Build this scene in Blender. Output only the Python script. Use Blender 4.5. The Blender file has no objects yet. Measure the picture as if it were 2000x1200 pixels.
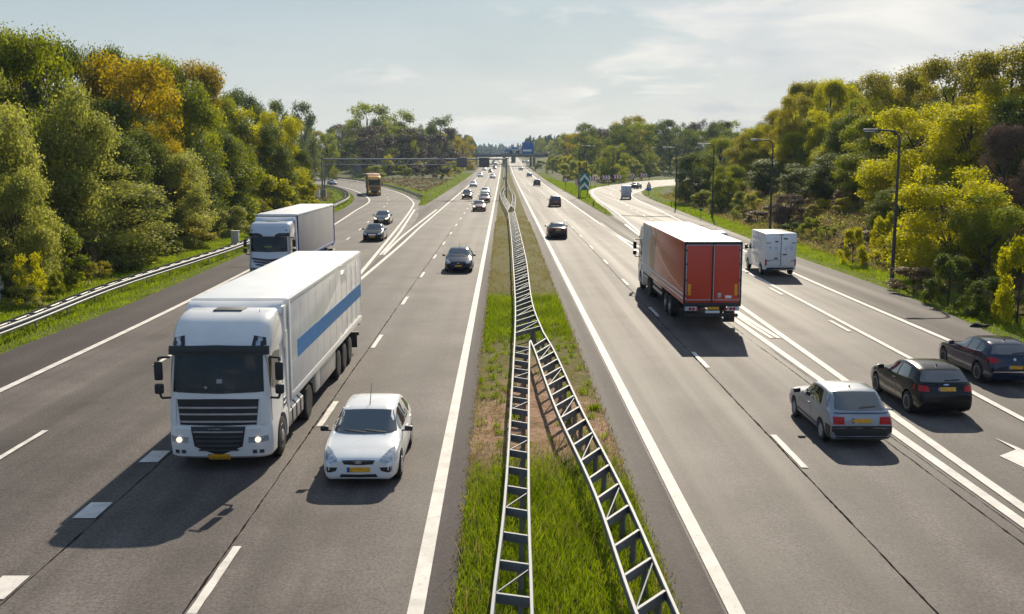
import bpy, bmesh, math, random
import numpy as np
from mathutils import Vector, Matrix
from mathutils.bvhtree import BVHTree

rnd = random.Random(7)
R = math.radians
sc = bpy.context.scene
COL = sc.collection

# ------------------------------------------------------------------ camera
CAM_H = 7.6
FPX = 2000.0                      # focal length in photo pixels (photo is 2000 wide)
PITCH = math.atan(295 / FPX)
YAW = math.atan(17 * math.cos(PITCH) / FPX)
cam_data = bpy.data.cameras.new('camera')
cam = bpy.data.objects.new('camera', cam_data)
COL.objects.link(cam)
cam.location = (0, 0, CAM_H)
cam.rotation_euler = (math.pi / 2 - PITCH, 0, -YAW)
cam_data.lens = 36.0
cam_data.sensor_width = 36.0
cam_data.sensor_fit = 'HORIZONTAL'
cam_data.clip_start = 0.5
cam_data.clip_end = 20000
sc.camera = cam

# ------------------------------------------------------------------ light
SUN_EL, SUN_AZ = R(32), R(10)     # azimuth to the right of the road direction (+Y)
world = bpy.data.worlds.new('World')
sc.world = world
world.use_nodes = True
wn, wl = world.node_tree.nodes, world.node_tree.links
wn.clear()
w_out = wn.new('ShaderNodeOutputWorld')
w_bg = wn.new('ShaderNodeBackground')
w_bg.inputs['Strength'].default_value = 0.10
w_sky = wn.new('ShaderNodeTexSky')
w_sky.sky_type = 'NISHITA'
w_sky.sun_disc = False
w_sky.sun_elevation = SUN_EL
w_sky.sun_rotation = SUN_AZ
w_sky.altitude = 20
w_sky.air_density = 1.0
w_sky.dust_density = 2.0
w_sky.ozone_density = 1.5
w_tc = wn.new('ShaderNodeTexCoord')
# thin high cloud: a milky veil everywhere plus soft puffs
w_sep = wn.new('ShaderNodeSeparateXYZ')
wl.new(w_tc.outputs['Generated'], w_sep.inputs[0])
w_add = wn.new('ShaderNodeMath'); w_add.operation = 'ADD'; w_add.inputs[1].default_value = 0.16
wl.new(w_sep.outputs['Z'], w_add.inputs[0])
w_map = wn.new('ShaderNodeVectorMath'); w_map.operation = 'DIVIDE'
w_cmb = wn.new('ShaderNodeCombineXYZ')
for k in range(3):
    wl.new(w_add.outputs[0], w_cmb.inputs[k])
wl.new(w_tc.outputs['Generated'], w_map.inputs[0])
wl.new(w_cmb.outputs[0], w_map.inputs[1])
w_n1 = wn.new('ShaderNodeTexNoise')
w_n1.inputs['Scale'].default_value = 1.25
w_n1.inputs['Detail'].default_value = 7
w_n1.inputs['Roughness'].default_value = 0.52
w_n1.inputs['Distortion'].default_value = 0.35
wl.new(w_map.outputs[0], w_n1.inputs['Vector'])
w_r1 = wn.new('ShaderNodeValToRGB')
w_r1.color_ramp.elements[0].position = 0.40
w_r1.color_ramp.elements[0].color = (0.80, 0.80, 0.80, 1)
w_r1.color_ramp.elements[1].position = 0.78
w_r1.color_ramp.elements[1].color = (0.97, 0.97, 0.97, 1)
wl.new(w_n1.outputs['Fac'], w_r1.inputs[0])
# cloud colour: cream towards the sun's side and the horizon, cool grey higher up
w_rc = wn.new('ShaderNodeValToRGB')
w_rc.color_ramp.elements[0].position = 0.0
w_rc.color_ramp.elements[0].color = (6.1, 5.85, 5.05, 1)
w_rc.color_ramp.elements[1].position = 0.15
w_rc.color_ramp.elements[1].color = (3.45, 4.25, 4.5, 1)
for _p, _c in ((0.05, (5.0, 5.25, 5.0, 1)), (0.42, (1.5, 2.1, 2.8, 1)), (1.0, (1.2, 1.8, 2.7, 1))):
    _e = w_rc.color_ramp.elements.new(_p); _e.color = _c
wl.new(w_sep.outputs['Z'], w_rc.inputs[0])
w_mix = wn.new('ShaderNodeMixRGB')
# the veil is dense towards the sun and opens to blue sky with puffs on the far side
w_yr = wn.new('ShaderNodeMapRange'); w_yr.inputs['From Min'].default_value = -0.35; w_yr.inputs['From Max'].default_value = 0.35
w_yr.inputs['To Min'].default_value = 0.0; w_yr.inputs['To Max'].default_value = 1.0
wl.new(w_sep.outputs['Y'], w_yr.inputs['Value'])
w_r2 = wn.new('ShaderNodeValToRGB')
w_r2.color_ramp.elements[0].position = 0.52; w_r2.color_ramp.elements[0].color = (0.05, 0.05, 0.05, 1)
w_r2.color_ramp.elements[1].position = 0.74; w_r2.color_ramp.elements[1].color = (0.95, 0.95, 0.95, 1)
wl.new(w_n1.outputs['Fac'], w_r2.inputs[0])
w_fm = wn.new('ShaderNodeMixRGB')
wl.new(w_yr.outputs[0], w_fm.inputs[0]); wl.new(w_r2.outputs[0], w_fm.inputs[1]); wl.new(w_r1.outputs[0], w_fm.inputs[2])
wl.new(w_fm.outputs[0], w_mix.inputs[0])
w_bk = wn.new('ShaderNodeMixRGB'); w_bk.inputs[0].default_value = 0.6; w_bk.inputs[2].default_value = (0.9, 2.0, 3.9, 1)
wl.new(w_sky.outputs[0], w_bk.inputs[1])
wl.new(w_bk.outputs[0], w_mix.inputs[1])
w_pf = wn.new('ShaderNodeMixRGB'); w_pf.inputs[1].default_value = (6.5, 6.5, 6.4, 1)
# brighter cloud banks, more of them to the right, with greyer undersides
w_n2 = wn.new('ShaderNodeTexNoise'); w_n2.inputs['Scale'].default_value = 1.9; w_n2.inputs['Detail'].default_value = 9; w_n2.inputs['Roughness'].default_value = 0.58; w_n2.inputs['Distortion'].default_value = 0.5
w_m2 = wn.new('ShaderNodeMapping'); w_m2.inputs['Location'].default_value = (3.1, 1.7, 0.4)
wl.new(w_map.outputs[0], w_m2.inputs['Vector']); wl.new(w_m2.outputs[0], w_n2.inputs['Vector'])
w_rt = wn.new('ShaderNodeMath'); w_rt.operation = 'MULTIPLY_ADD'; w_rt.inputs[1].default_value = 0.30
wl.new(w_sep.outputs['X'], w_rt.inputs[0]); wl.new(w_n2.outputs['Fac'], w_rt.inputs[2])
w_cb = wn.new('ShaderNodeValToRGB')
w_cb.color_ramp.elements[0].position = 0.49; w_cb.color_ramp.elements[0].color = (0, 0, 0, 1)
w_cb.color_ramp.elements[1].position = 0.64; w_cb.color_ramp.elements[1].color = (0.9, 0.9, 0.9, 1)
wl.new(w_rt.outputs[0], w_cb.inputs[0])
w_cc = wn.new('ShaderNodeValToRGB')
w_cc.color_ramp.elements[0].position = 0.36; w_cc.color_ramp.elements[0].color = (3.6, 3.95, 4.3, 1)
w_cc.color_ramp.elements[1].position = 0.62; w_cc.color_ramp.elements[1].color = (7.4, 7.1, 6.5, 1)
wl.new(w_n1.outputs['Fac'], w_cc.inputs[0])
w_sc = wn.new('ShaderNodeMixRGB')
w_zl = wn.new('ShaderNodeMapRange'); w_zl.inputs['From Min'].default_value = 0.2; w_zl.inputs['From Max'].default_value = 0.5
w_zl.inputs['To Min'].default_value = 1.0; w_zl.inputs['To Max'].default_value = 0.35
wl.new(w_sep.outputs['Z'], w_zl.inputs['Value'])
w_zm = wn.new('ShaderNodeMath'); w_zm.operation = 'MULTIPLY'
wl.new(w_cb.outputs[0], w_zm.inputs[0]); wl.new(w_zl.outputs[0], w_zm.inputs[1])
wl.new(w_zm.outputs[0], w_sc.inputs[0]); wl.new(w_rc.outputs[0], w_sc.inputs[1]); wl.new(w_cc.outputs[0], w_sc.inputs[2])
wl.new(w_yr.outputs[0], w_pf.inputs[0]); wl.new(w_sc.outputs[0], w_pf.inputs[2])
wl.new(w_pf.outputs[0], w_mix.inputs[2])
wl.new(w_mix.outputs[0], w_bg.inputs['Color'])
wl.new(w_bg.outputs[0], w_out.inputs['Surface'])

sun_data = bpy.data.lights.new('sun', 'SUN')
sun_data.energy = 5.0
sun_data.angle = R(0.5)
sun_data.color = (1.0, 0.89, 0.71)
sun = bpy.data.objects.new('sun', sun_data)
COL.objects.link(sun)
S = Vector((math.sin(SUN_AZ) * math.cos(SUN_EL), math.cos(SUN_AZ) * math.cos(SUN_EL), math.sin(SUN_EL)))
sun.rotation_euler = (-S).to_track_quat('-Z', 'Y').to_euler()
sun.location = (20, 60, 60)

sc.view_settings.view_transform = 'Standard'
sc.view_settings.look = 'None'
sc.view_settings.exposure = 0.42
sc.view_settings.gamma = 1.0
sc.view_settings.use_curve_mapping = False
sc.render.engine = 'CYCLES'
sc.cycles.use_denoising = True
sc.cycles.max_bounces = 8
sc.cycles.diffuse_bounces = 3
sc.cycles.glossy_bounces = 3
sc.cycles.transmission_bounces = 4
sc.cycles.transparent_max_bounces = 6
sc.cycles.volume_bounces = 0
sc.cycles.caustics_reflective = False
sc.cycles.caustics_refractive = False

# ------------------------------------------------------------------ projecting photo pixels to the ground
ROT = cam.rotation_euler.to_matrix()

def zr(y):
    """road level along the motorway: flat, then a gentle climb"""
    y = np.asarray(y, float)
    a = 2.3e-5
    q = np.where(y > 250, a * (np.minimum(y, 650) - 250) ** 2, 0.0)
    far = np.where(y > 650, a * 400 * 2 * 150 * (1 - np.exp(-(np.maximum(y, 650) - 650) / 150.0)), 0.0)
    return q + far

def ray(px, py):
    d = ROT @ Vector(((px - 1000) / FPX, (600 - py) / FPX, -1.0))
    return d

def G(px, py, dz=0.0):
    """ground point under a photo pixel (dz = height above the road level there)"""
    d = ray(px, py)
    t0, t = 1.0, 4.0
    def f(t):
        return CAM_H + d.z * t - float(zr(d.y * t)) - dz
    while f(t) > 0 and t < 6000:
        t0 = t; t *= 1.04
    for _ in range(40):
        m = (t0 + t) / 2
        if f(m) > 0: t0 = m
        else: t = m
    return Vector((d.x * t, d.y * t, CAM_H + d.z * t))

def Gs(pts, dz=0.0):
    return [G(x, y, dz) for x, y in pts]

def at(px, y):
    """world X of photo column px at distance y (on the ground plane)"""
    d = ray(px, 305)
    return d.x / d.y * y

def zat(py, y):
    """world Z of photo row py at distance y"""
    d = ray(983, py)
    return CAM_H + d.z / d.y * y

# ------------------------------------------------------------------ materials
def mat(name, col, rough=0.5, metal=0.0, var=0.12, scale=3.0, spec=0.5, coat=0.0, bump=0.0, bscale=40, coords='Object', emit=None, estr=0.0, rvar=0.08):
    m = bpy.data.materials.new(name)
    m.use_nodes = True
    n, l = m.node_tree.nodes, m.node_tree.links
    b = n['Principled BSDF']
    tc = n.new('ShaderNodeTexCoord')
    ns = n.new('ShaderNodeTexNoise')
    ns.inputs['Scale'].default_value = scale
    ns.inputs['Detail'].default_value = 5
    l.new(tc.outputs[coords], ns.inputs['Vector'])
    rp = n.new('ShaderNodeValToRGB')
    rp.color_ramp.elements[0].position = 0.3
    rp.color_ramp.elements[1].position = 0.7
    c0 = [max(0, c * (1 - var)) for c in col]; c1 = [min(1, c * (1 + var)) for c in col]
    rp.color_ramp.elements[0].color = (*c0, 1)
    rp.color_ramp.elements[1].color = (*c1, 1)
    l.new(ns.outputs['Fac'], rp.inputs[0])
    l.new(rp.outputs[0], b.inputs['Base Color'])
    mr = n.new('ShaderNodeMapRange')
    mr.inputs['To Min'].default_value = max(0.02, rough - rvar)
    mr.inputs['To Max'].default_value = min(1.0, rough + rvar)
    l.new(ns.outputs['Fac'], mr.inputs['Value'])
    l.new(mr.outputs[0], b.inputs['Roughness'])
    b.inputs['Metallic'].default_value = metal
    b.inputs['Specular IOR Level'].default_value = spec
    b.inputs['Coat Weight'].default_value = coat
    b.inputs['Coat Roughness'].default_value = 0.04
    if emit:
        b.inputs['Emission Color'].default_value = (*emit, 1)
        b.inputs['Emission Strength'].default_value = estr
    if bump:
        n2 = n.new('ShaderNodeTexNoise'); n2.inputs['Scale'].default_value = bscale; n2.inputs['Detail'].default_value = 3
        l.new(tc.outputs[coords], n2.inputs['Vector'])
        bp = n.new('ShaderNodeBump'); bp.inputs['Strength'].default_value = bump; bp.inputs['Distance'].default_value = 0.02
        l.new(n2.outputs['Fac'], bp.inputs['Height'])
        l.new(bp.outputs[0], b.inputs['Normal'])
    return m

def paint(name, col, rough=0.28, coat=0.6, var=0.03, metal=0.0, spec=0.5):
    return mat(name, col, rough, metal, var, 1.5, spec, coat, rvar=0.04)

def asphalt(name, base, tracks, rough=0.62, lane=None, wear=0.25):
    """grainy asphalt with lengthwise wheel-track bands, blotches and fine aggregate speckle"""
    m = bpy.data.materials.new(name)
    m.use_nodes = True
    n, l = m.node_tree.nodes, m.node_tree.links
    b = n['Principled BSDF']
    geo = n.new('ShaderNodeNewGeometry')
    # aggregate speckle
    sp = n.new('ShaderNodeTexNoise'); sp.inputs['Scale'].default_value = 17; sp.inputs['Detail'].default_value = 6; sp.inputs['Roughness'].default_value = 0.85
    l.new(geo.outputs['Position'], sp.inputs['Vector'])
    # long bands: position squeezed along Y
    mp = n.new('ShaderNodeMapping'); mp.inputs['Scale'].default_value = (0.95, 0.012, 1)
    l.new(geo.outputs['Position'], mp.inputs['Vector'])
    bd = n.new('ShaderNodeTexNoise'); bd.inputs['Scale'].default_value = 1.0; bd.inputs['Detail'].default_value = 3
    l.new(mp.outputs[0], bd.inputs['Vector'])
    # blotches
    bl = n.new('ShaderNodeTexNoise'); bl.inputs['Scale'].default_value = 0.22; bl.inputs['Detail'].default_value = 6; bl.inputs['Roughness'].default_value = 0.6
    l.new(geo.outputs['Position'], bl.inputs['Vector'])
    def ramp(src, a, c, lo=0.3, hi=0.7):
        mr = n.new('ShaderNodeMapRange'); mr.inputs['From Min'].default_value = lo; mr.inputs['From Max'].default_value = hi
        mr.inputs['To Min'].default_value = a; mr.inputs['To Max'].default_value = c
        l.new(src, mr.inputs['Value']); return mr.outputs[0]
    def mul(a, c):
        k = n.new('ShaderNodeMath'); k.operation = 'MULTIPLY'; l.new(a, k.inputs[0]); l.new(c, k.inputs[1]); return k.outputs[0]
    f = mul(mul(ramp(sp.outputs['Fac'], 0.25, 1.75), ramp(bd.outputs['Fac'], 1 - tracks, 1 + tracks)), ramp(bl.outputs['Fac'], 1 - wear * 0.6, 1 + wear * 0.6))
    # polished wheel tracks and the darker oily strip between them, fading in and out along the lanes
    sx_ = n.new('ShaderNodeSeparateXYZ'); l.new(geo.outputs['Position'], sx_.inputs[0])
    wv = n.new('ShaderNodeMath'); wv.operation = 'MULTIPLY'; wv.inputs[1].default_value = 2 * math.pi / 1.81
    l.new(sx_.outputs['X'], wv.inputs[0])
    sn = n.new('ShaderNodeMath'); sn.operation = 'COSINE'; l.new(wv.outputs[0], sn.inputs[0])
    am = n.new('ShaderNodeMath'); am.operation = 'MULTIPLY'; l.new(sn.outputs[0], am.inputs[0]); l.new(ramp(bl.outputs['Fac'], 0.02, 0.16), am.inputs[1])
    ad = n.new('ShaderNodeMath'); ad.operation = 'ADD'; ad.inputs[1].default_value = 1.0; l.new(am.outputs[0], ad.inputs[0])
    f = mul(f, ad.outputs[0])
    sc_ = n.new('ShaderNodeVectorMath'); sc_.operation = 'SCALE'
    sc_.inputs[0].default_value = base
    l.new(f, sc_.inputs['Scale'])
    l.new(sc_.outputs[0], b.inputs['Base Color'])
    l.new(ramp(bd.outputs['Fac'], rough - 0.07, rough + 0.07), b.inputs['Roughness'])
    b.inputs['Specular IOR Level'].default_value = 0.12
    bp = n.new('ShaderNodeBump'); bp.inputs['Strength'].default_value = 0.35; bp.inputs['Distance'].default_value = 0.01
    l.new(sp.outputs['Fac'], bp.inputs['Height']); l.new(bp.outputs[0], b.inputs['Normal'])
    return m

def leafmat(name, a, b_, trans=0.42):
    """leaf: diffuse + light shining through; hue varies leaf by leaf, clump by clump and tree by tree"""
    m = bpy.data.materials.new(name)
    m.use_nodes = True
    n, l = m.node_tree.nodes, m.node_tree.links
    n.clear()
    out = n.new('ShaderNodeOutputMaterial')
    at_ = n.new('ShaderNodeAttribute'); at_.attribute_name = 'tone'
    oi = n.new('ShaderNodeObjectInfo')
    ad = n.new('ShaderNodeMath'); ad.operation = 'MULTIPLY_ADD'; ad.inputs[1].default_value = 0.35
    l.new(oi.outputs['Random'], ad.inputs[0]); l.new(at_.outputs['Fac'], ad.inputs[2])
    rp = n.new('ShaderNodeValToRGB')
    rp.color_ramp.elements[0].position = 0.1; rp.color_ramp.elements[0].color = (*a, 1)
    rp.color_ramp.elements[1].position = 1.0; rp.color_ramp.elements[1].color = (*b_, 1)
    l.new(ad.outputs[0], rp.inputs[0])
    d = n.new('ShaderNodeBsdfPrincipled'); d.inputs['Roughness'].default_value = 0.5; d.inputs['Specular IOR Level'].default_value = 0.10
    t = n.new('ShaderNodeBsdfTranslucent')
    l.new(rp.outputs[0], d.inputs['Base Color'])
    hs = n.new('ShaderNodeHueSaturation'); hs.inputs['Saturation'].default_value = 1.1; hs.inputs['Value'].default_value = 1.5
    l.new(rp.outputs[0], hs.inputs['Color']); l.new(hs.outputs[0], t.inputs['Color'])
    mx = n.new('ShaderNodeMixShader'); mx.inputs[0].default_value = trans
    l.new(d.outputs[0], mx.inputs[1]); l.new(t.outputs[0], mx.inputs[2])
    l.new(mx.outputs[0], out.inputs['Surface'])
    return m

# ------------------------------------------------------------------ object helpers
def tag(o, label=None, cat=None, group=None, kind=None):
    if label: o['label'] = label
    if cat: o['category'] = cat
    if group: o['group'] = group
    if kind: o['kind'] = kind
    return o

def thing(name, label, cat, loc=(0, 0, 0), rz=0.0, group=None):
    o = bpy.data.objects.new(name, None)
    COL.objects.link(o)
    o.empty_display_size = 0.3
    o.location = loc
    o.rotation_euler = (0, 0, rz)
    return tag(o, label, cat, group)

def link_mesh(name, me, mats, parent=None):
    for m in (mats if isinstance(mats, (list, tuple)) else [mats]):
        me.materials.append(m)
    o = bpy.data.objects.new(name, me)
    COL.objects.link(o)
    if parent: o.parent = parent
    return o

def kids(o):
    return [c for c in ALLKIDS.get(o.name, [])]

def dup(o, loc=None, rz=None, label=None, swap=None, parent=None, scale=None, cat=None, group=None):
    """copy a thing with all its parts and sub-parts; swap = {old material: new material}"""
    c = o.copy()
    COL.objects.link(c)
    if parent is not None: c.parent = parent
    if loc is not None: c.location = loc
    if rz is not None: c.rotation_euler = (0, 0, rz)
    if scale is not None: c.scale = (scale, scale, scale) if not hasattr(scale, '__len__') else scale
    tag(c, label, cat, group)
    if swap and o.type == 'MESH':
        for i, s in enumerate(o.material_slots):
            if s.material in swap:
                new = swap[s.material]
                c.material_slots[i].link = 'OBJECT'
                c.material_slots[i].material = new
    for ch in o.children:
        dup(ch, parent=c, swap=swap)
    return c

class MB:
    """collects shapes into one mesh"""
    def __init__(s):
        s.v = []; s.f = []; s.m = []
    def add(s, v, f, mi=0):
        k = len(s.v)
        s.v += [tuple(p) for p in v]
        s.f += [tuple(i + k for i in q) for q in f]
        s.m += [mi] * len(f)
        return s
    def box(s, c, size, bev=0.0, mi=0, M=None):
        bm = bmesh.new()
        bmesh.ops.create_cube(bm, size=1.0)
        for v in bm.verts:
            v.co = Vector((v.co.x * size[0], v.co.y * size[1], v.co.z * size[2]))
        if bev:
            bmesh.ops.bevel(bm, geom=bm.edges[:], offset=min(bev, min(size) * 0.45), segments=2, affect='EDGES', profile=0.6)
        bm.verts.index_update()
        vs = []
        for v in bm.verts:
            p = v.co.copy()
            if M is not None: p = M @ p
            vs.append(p + Vector(c))
        s.add(vs, [[v.index for v in f.verts] for f in bm.faces], mi)
        bm.free()
        return s
    def tube(s, p0, p1, r0, r1=None, n=8, mi=0, cap=True):
        r1 = r0 if r1 is None else r1
        p0, p1 = Vector(p0), Vector(p1)
        d = (p1 - p0).normalized()
        a = d.orthogonal().normalized(); b = d.cross(a)
        vs = []
        for p, r in ((p0, r0), (p1, r1)):
            for i in range(n):
                t = 2 * math.pi * i / n
                vs.append(p + a * (math.cos(t) * r) + b * (math.sin(t) * r))
        fs = [(i, (i + 1) % n, n + (i + 1) % n, n + i) for i in range(n)]
        if cap:
            fs += [tuple(range(n))[::-1], tuple(range(n, 2 * n))]
        return s.add(vs, fs, mi)
    def path(s, pts, radii, n=8, mi=0):
        for i in range(len(pts) - 1):
            s.tube(pts[i], pts[i + 1], radii[i], radii[i + 1], n, mi)
        return s
    def lathe_x(s, prof, c=(0, 0, 0), n=20, mi=0, close=True):
        """profile of (x, r) turned round the X axis"""
        vs = []; fs = []
        for x, r in prof:
            for i in range(n):
                t = 2 * math.pi * i / n
                vs.append((c[0] + x, c[1] + r * math.cos(t), c[2] + r * math.sin(t)))
        for j in range(len(prof) - 1):
            for i in range(n):
                fs.append((j * n + i, j * n + (i + 1) % n, (j + 1) * n + (i + 1) % n, (j + 1) * n + i))
        if close:
            fs += [tuple(range(n))[::-1], tuple(range((len(prof) - 1) * n, len(prof) * n))]
        return s.add(vs, fs, mi)
    def prism(s, poly, h0, h1, axis='z', mi=0):
        """polygon (a,b) extruded between h0 and h1 along axis"""
        def P(a, b, h):
            return {'z': (a, b, h), 'y': (a, h, b), 'x': (h, a, b)}[axis]
        n = len(poly)
        vs = [P(a, b, h0) for a, b in poly] + [P(a, b, h1) for a, b in poly]
        fs = [tuple(range(n))[::-1], tuple(range(n, 2 * n))] + [(i, (i + 1) % n, n + (i + 1) % n, n + i) for i in range(n)]
        return s.add(vs, fs, mi)
    def mesh(s, name, angle=35, fixn=True):
        me = bpy.data.meshes.new(name)
        me.from_pydata(s.v, [], s.f)
        me.polygons.foreach_set('material_index', s.m)
        if fixn or angle:
            bm = bmesh.new(); bm.from_mesh(me)
            if fixn: bmesh.ops.recalc_face_normals(bm, faces=bm.faces)
            ang = R(angle)
            for e in bm.edges:
                e.smooth = not (len(e.link_faces) == 2 and e.calc_face_angle(0) > ang)
            for f in bm.faces: f.smooth = angle > 0
            bm.to_mesh(me); bm.free()
        return me
    def build(s, name, mats, parent=None, angle=35, fixn=True):
        return link_mesh(name, s.mesh(name, angle, fixn), mats, parent)

def ribbon(left, right, z, name, m, kind='structure', parent=None):
    """flat sheet between two equally long polylines, z above road level"""
    mb = MB()
    n = len(left)
    vs = []
    for a, b in zip(left, right):
        vs.append((a[0], a[1], float(zr(a[1])) + z)); vs.append((b[0], b[1], float(zr(b[1])) + z))
    mb.add(vs, [(2 * i, 2 * i + 1, 2 * i + 3, 2 * i + 2) for i in range(n - 1)])
    o = mb.build(name, m, parent, angle=0, fixn=False)
    if kind: o['kind'] = kind
    return o

def dense(pts, step=4.0):
    """polyline smoothed and resampled (2-D)"""
    P = [np.array((p[0], p[1]), float) for p in pts]
    out = []
    n = len(P)
    for i in range(n - 1):
        p0 = P[max(i - 1, 0)]; p1 = P[i]; p2 = P[i + 1]; p3 = P[min(i + 2, n - 1)]
        k = max(1, int(np.linalg.norm(p2 - p1) / step))
        t0 = 0.0
        def tj(ti, a, b): return ti + max(np.linalg.norm(b - a), 1e-6) ** 0.5
        t1 = tj(t0, p0, p1) if i > 0 else 1e-3 + t0
        t1 = t1 if i > 0 else t0 + max(np.linalg.norm(p2 - p1), 1e-6) ** 0.5
        q0 = p0 if i > 0 else 2 * p1 - p2
        q3 = p3 if i < n - 2 else 2 * p2 - p1
        t1 = tj(t0, q0, p1); t2 = tj(t1, p1, p2); t3 = tj(t2, p2, q3)
        for j in range(k):
            t = t1 + (t2 - t1) * j / k
            A1 = (t1 - t) / (t1 - t0) * q0 + (t - t0) / (t1 - t0) * p1
            A2 = (t2 - t) / (t2 - t1) * p1 + (t - t1) / (t2 - t1) * p2
            A3 = (t3 - t) / (t3 - t2) * p2 + (t - t2) / (t3 - t2) * q3
            B1 = (t2 - t) / (t2 - t0) * A1 + (t - t0) / (t2 - t0) * A2
            B2 = (t3 - t) / (t3 - t1) * A2 + (t - t1) / (t3 - t1) * A3
            out.append((t2 - t) / (t2 - t1) * B1 + (t - t1) / (t2 - t1) * B2)
    out.append(P[-1])
    return out

def offset(pts, d):
    """2-D polyline shifted sideways (+ = right of travel)"""
    out = []
    for i, p in enumerate(pts):
        a = np.array(pts[max(i - 1, 0)]); b = np.array(pts[min(i + 1, len(pts) - 1)])
        t = (b - a) / max(np.linalg.norm(b - a), 1e-6)
        out.append(np.array(p) + d * np.array((t[1], -t[0])))
    return out

def resample(pts, n):
    P = np.array([(p[0], p[1]) for p in pts], float)
    s = np.r_[0, np.cumsum(np.linalg.norm(np.diff(P, axis=0), axis=1))]
    u = np.linspace(0, s[-1], n)
    return np.c_[np.interp(u, s, P[:, 0]), np.interp(u, s, P[:, 1])]

def sub_path(pts, s0, s1, step=2.0):
    """piece of a polyline between two arc lengths"""
    P = np.array([(p[0], p[1]) for p in pts], float)
    s = np.r_[0, np.cumsum(np.linalg.norm(np.diff(P, axis=0), axis=1))]
    n = max(2, int((s1 - s0) / step) + 1)
    u = np.linspace(s0, s1, n)
    return np.c_[np.interp(u, s, P[:, 0]), np.interp(u, s, P[:, 1])], s[-1]
# ------------------------------------------------------------------ road layout (traced from the photo onto the ground)
def xy(v): return np.array((v[0], v[1]))
NEAR = -12.0
L_OUT = [np.array((-19.4, NEAR)), np.array((-19.4, 10))] + [xy(v) for v in Gs([(0, 693), (245, 598), (413, 525), (630, 427), (681, 402), (691, 390), (687, 380), (671, 371), (655, 365), (628, 361.5)])]
_d = (L_OUT[-1] - L_OUT[-2]); _d /= np.linalg.norm(_d)
L_OUT += [L_OUT[-1] + _d * 30 + np.array((-10, 0)), L_OUT[-1] + _d * 60 + np.array((-34, 0)), L_OUT[-1] + _d * 90 + np.array((-75, -6))]
L_LINE = [np.array((-16.45, NEAR)), np.array((-16.4, 10))] + [xy(v) for v in Gs([(0, 765), (370, 588), (640, 447), (690, 415), (721.5, 393), (706, 379), (683, 370), (655, 363.2), (625, 359.5)])]
L_LINE += [L_LINE[-1] + _d * 30 + np.array((-9, 0)), L_LINE[-1] + _d * 58 + np.array((-32, 0))]
RR_LINE = [xy(v) for v in Gs([(701, 537), (745, 485), (781, 440), (802, 411), (808, 399), (804, 392), (786, 380), (748, 367.5), (707, 356.5), (660, 349.5)])]
RR_LINE += [RR_LINE[-1] + np.array((-30, 40)), RR_LINE[-1] + np.array((-72, 62))]
GORE_L = xy(G(817, 401))
RR_EDGE = [np.array((-9.3, NEAR)), np.array((-9.3, 70)), np.array((-9.8, 110)), np.array((-11.2, 145)), GORE_L] + [p for p in offset(RR_LINE, 1.5)[5:]]

# right ramp
RL_LINE = [xy(v) for v in Gs([(2000, 995), (1616, 720), (1443, 597), (1249.5, 455), (1213, 423), (1181, 399), (1162, 385), (1156.5, 377), (1161, 371), (1176, 366), (1207.5, 361), (1260, 356), (1312, 353)])]
RL_LINE = [np.array((11.1, NEAR))] + RL_LINE + [RL_LINE[-1] + np.array((28, 36)), RL_LINE[-1] + np.array((70, 70))]
GORE_R = xy(G(1197, 421))
RL_EDGE = [np.array((10.2, NEAR)), np.array((10.2, 60)), np.array((11.6, 100)), GORE_R] + [xy(v) for v in Gs([(1164, 395), (1151.5, 379.5), (1150, 374), (1158.5, 368.5), (1190, 362.5), (1242, 355), (1318, 350.5)])]
RL_EDGE += [RL_EDGE[-1] + np.array((28, 38)), RL_EDGE[-1] + np.array((70, 74))]
RO_LINE = [np.array((18.2, NEAR)), np.array((18.25, 20))] + [xy(v) for v in Gs([(1850, 665), (1555, 537), (1333.5, 434), (1277.5, 406), (1239, 388), (1233, 381), (1244, 376), (1262, 370.5), (1312, 361.5)])]
RO_LINE += [RO_LINE[-1] + np.array((27, 26)), RO_LINE[-1] + np.array((70, 56))]
R_OUT = [np.array((21.3, NEAR)), np.array((21.4, 20))] + [xy(v) for v in Gs([(1990, 676), (1916, 642), (1754, 573), (1553, 501), (1398, 441), (1312, 406), (1265, 386.5), (1253.5, 378), (1256.5, 373), (1272, 368), (1312, 364)])]
R_OUT += [R_OUT[-1] + np.array((27, 24)), R_OUT[-1] + np.array((72, 52))]

XL_MAIN, XM_L, XM_R, XR_MAIN = -12.2, -0.85, 2.95, 13.3
L_OUT_D, R_OUT_D = dense(L_OUT, 3), dense(R_OUT, 3)
def _signed(x, y, A, B):
    """signed distance to the area between two border lines (negative inside)"""
    A = resample(dense(A), 48); B = resample(dense(B), 48)
    P = np.concatenate([A, B[::-1]])
    inside = np.zeros(len(x), bool); dist = np.full(len(x), 1e9)
    n = len(P)
    for i in range(n):
        a, b = P[i], P[(i + 1) % n]
        ab = b - a; L2 = max(ab @ ab, 1e-9)
        t = np.clip(((x - a[0]) * ab[0] + (y - a[1]) * ab[1]) / L2, 0, 1)
        dist = np.minimum(dist, np.hypot(x - (a[0] + t * ab[0]), y - (a[1] + t * ab[1])))
        if a[1] != b[1]:
            c = ((a[1] > y) != (b[1] > y)) & (x < (b[0] - a[0]) * (y - a[1]) / (b[1] - a[1]) + a[0])
            inside ^= c
    return np.where(inside, -dist, dist)
def _sd_exact(x, y):
    d = np.maximum(XL_MAIN - x, x - XR_MAIN)
    d = np.minimum(d, _signed(x, y, L_OUT, RR_EDGE))
    return np.minimum(d, _signed(x, y, R_OUT, RL_EDGE))
_sx, _sy = np.arange(-120, 121, 1.0), np.arange(-14, 471, 1.0)
_A, _B = np.meshgrid(_sx, _sy)
_SD = _sd_exact(_A.ravel(), _B.ravel()).reshape(_A.shape)

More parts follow.
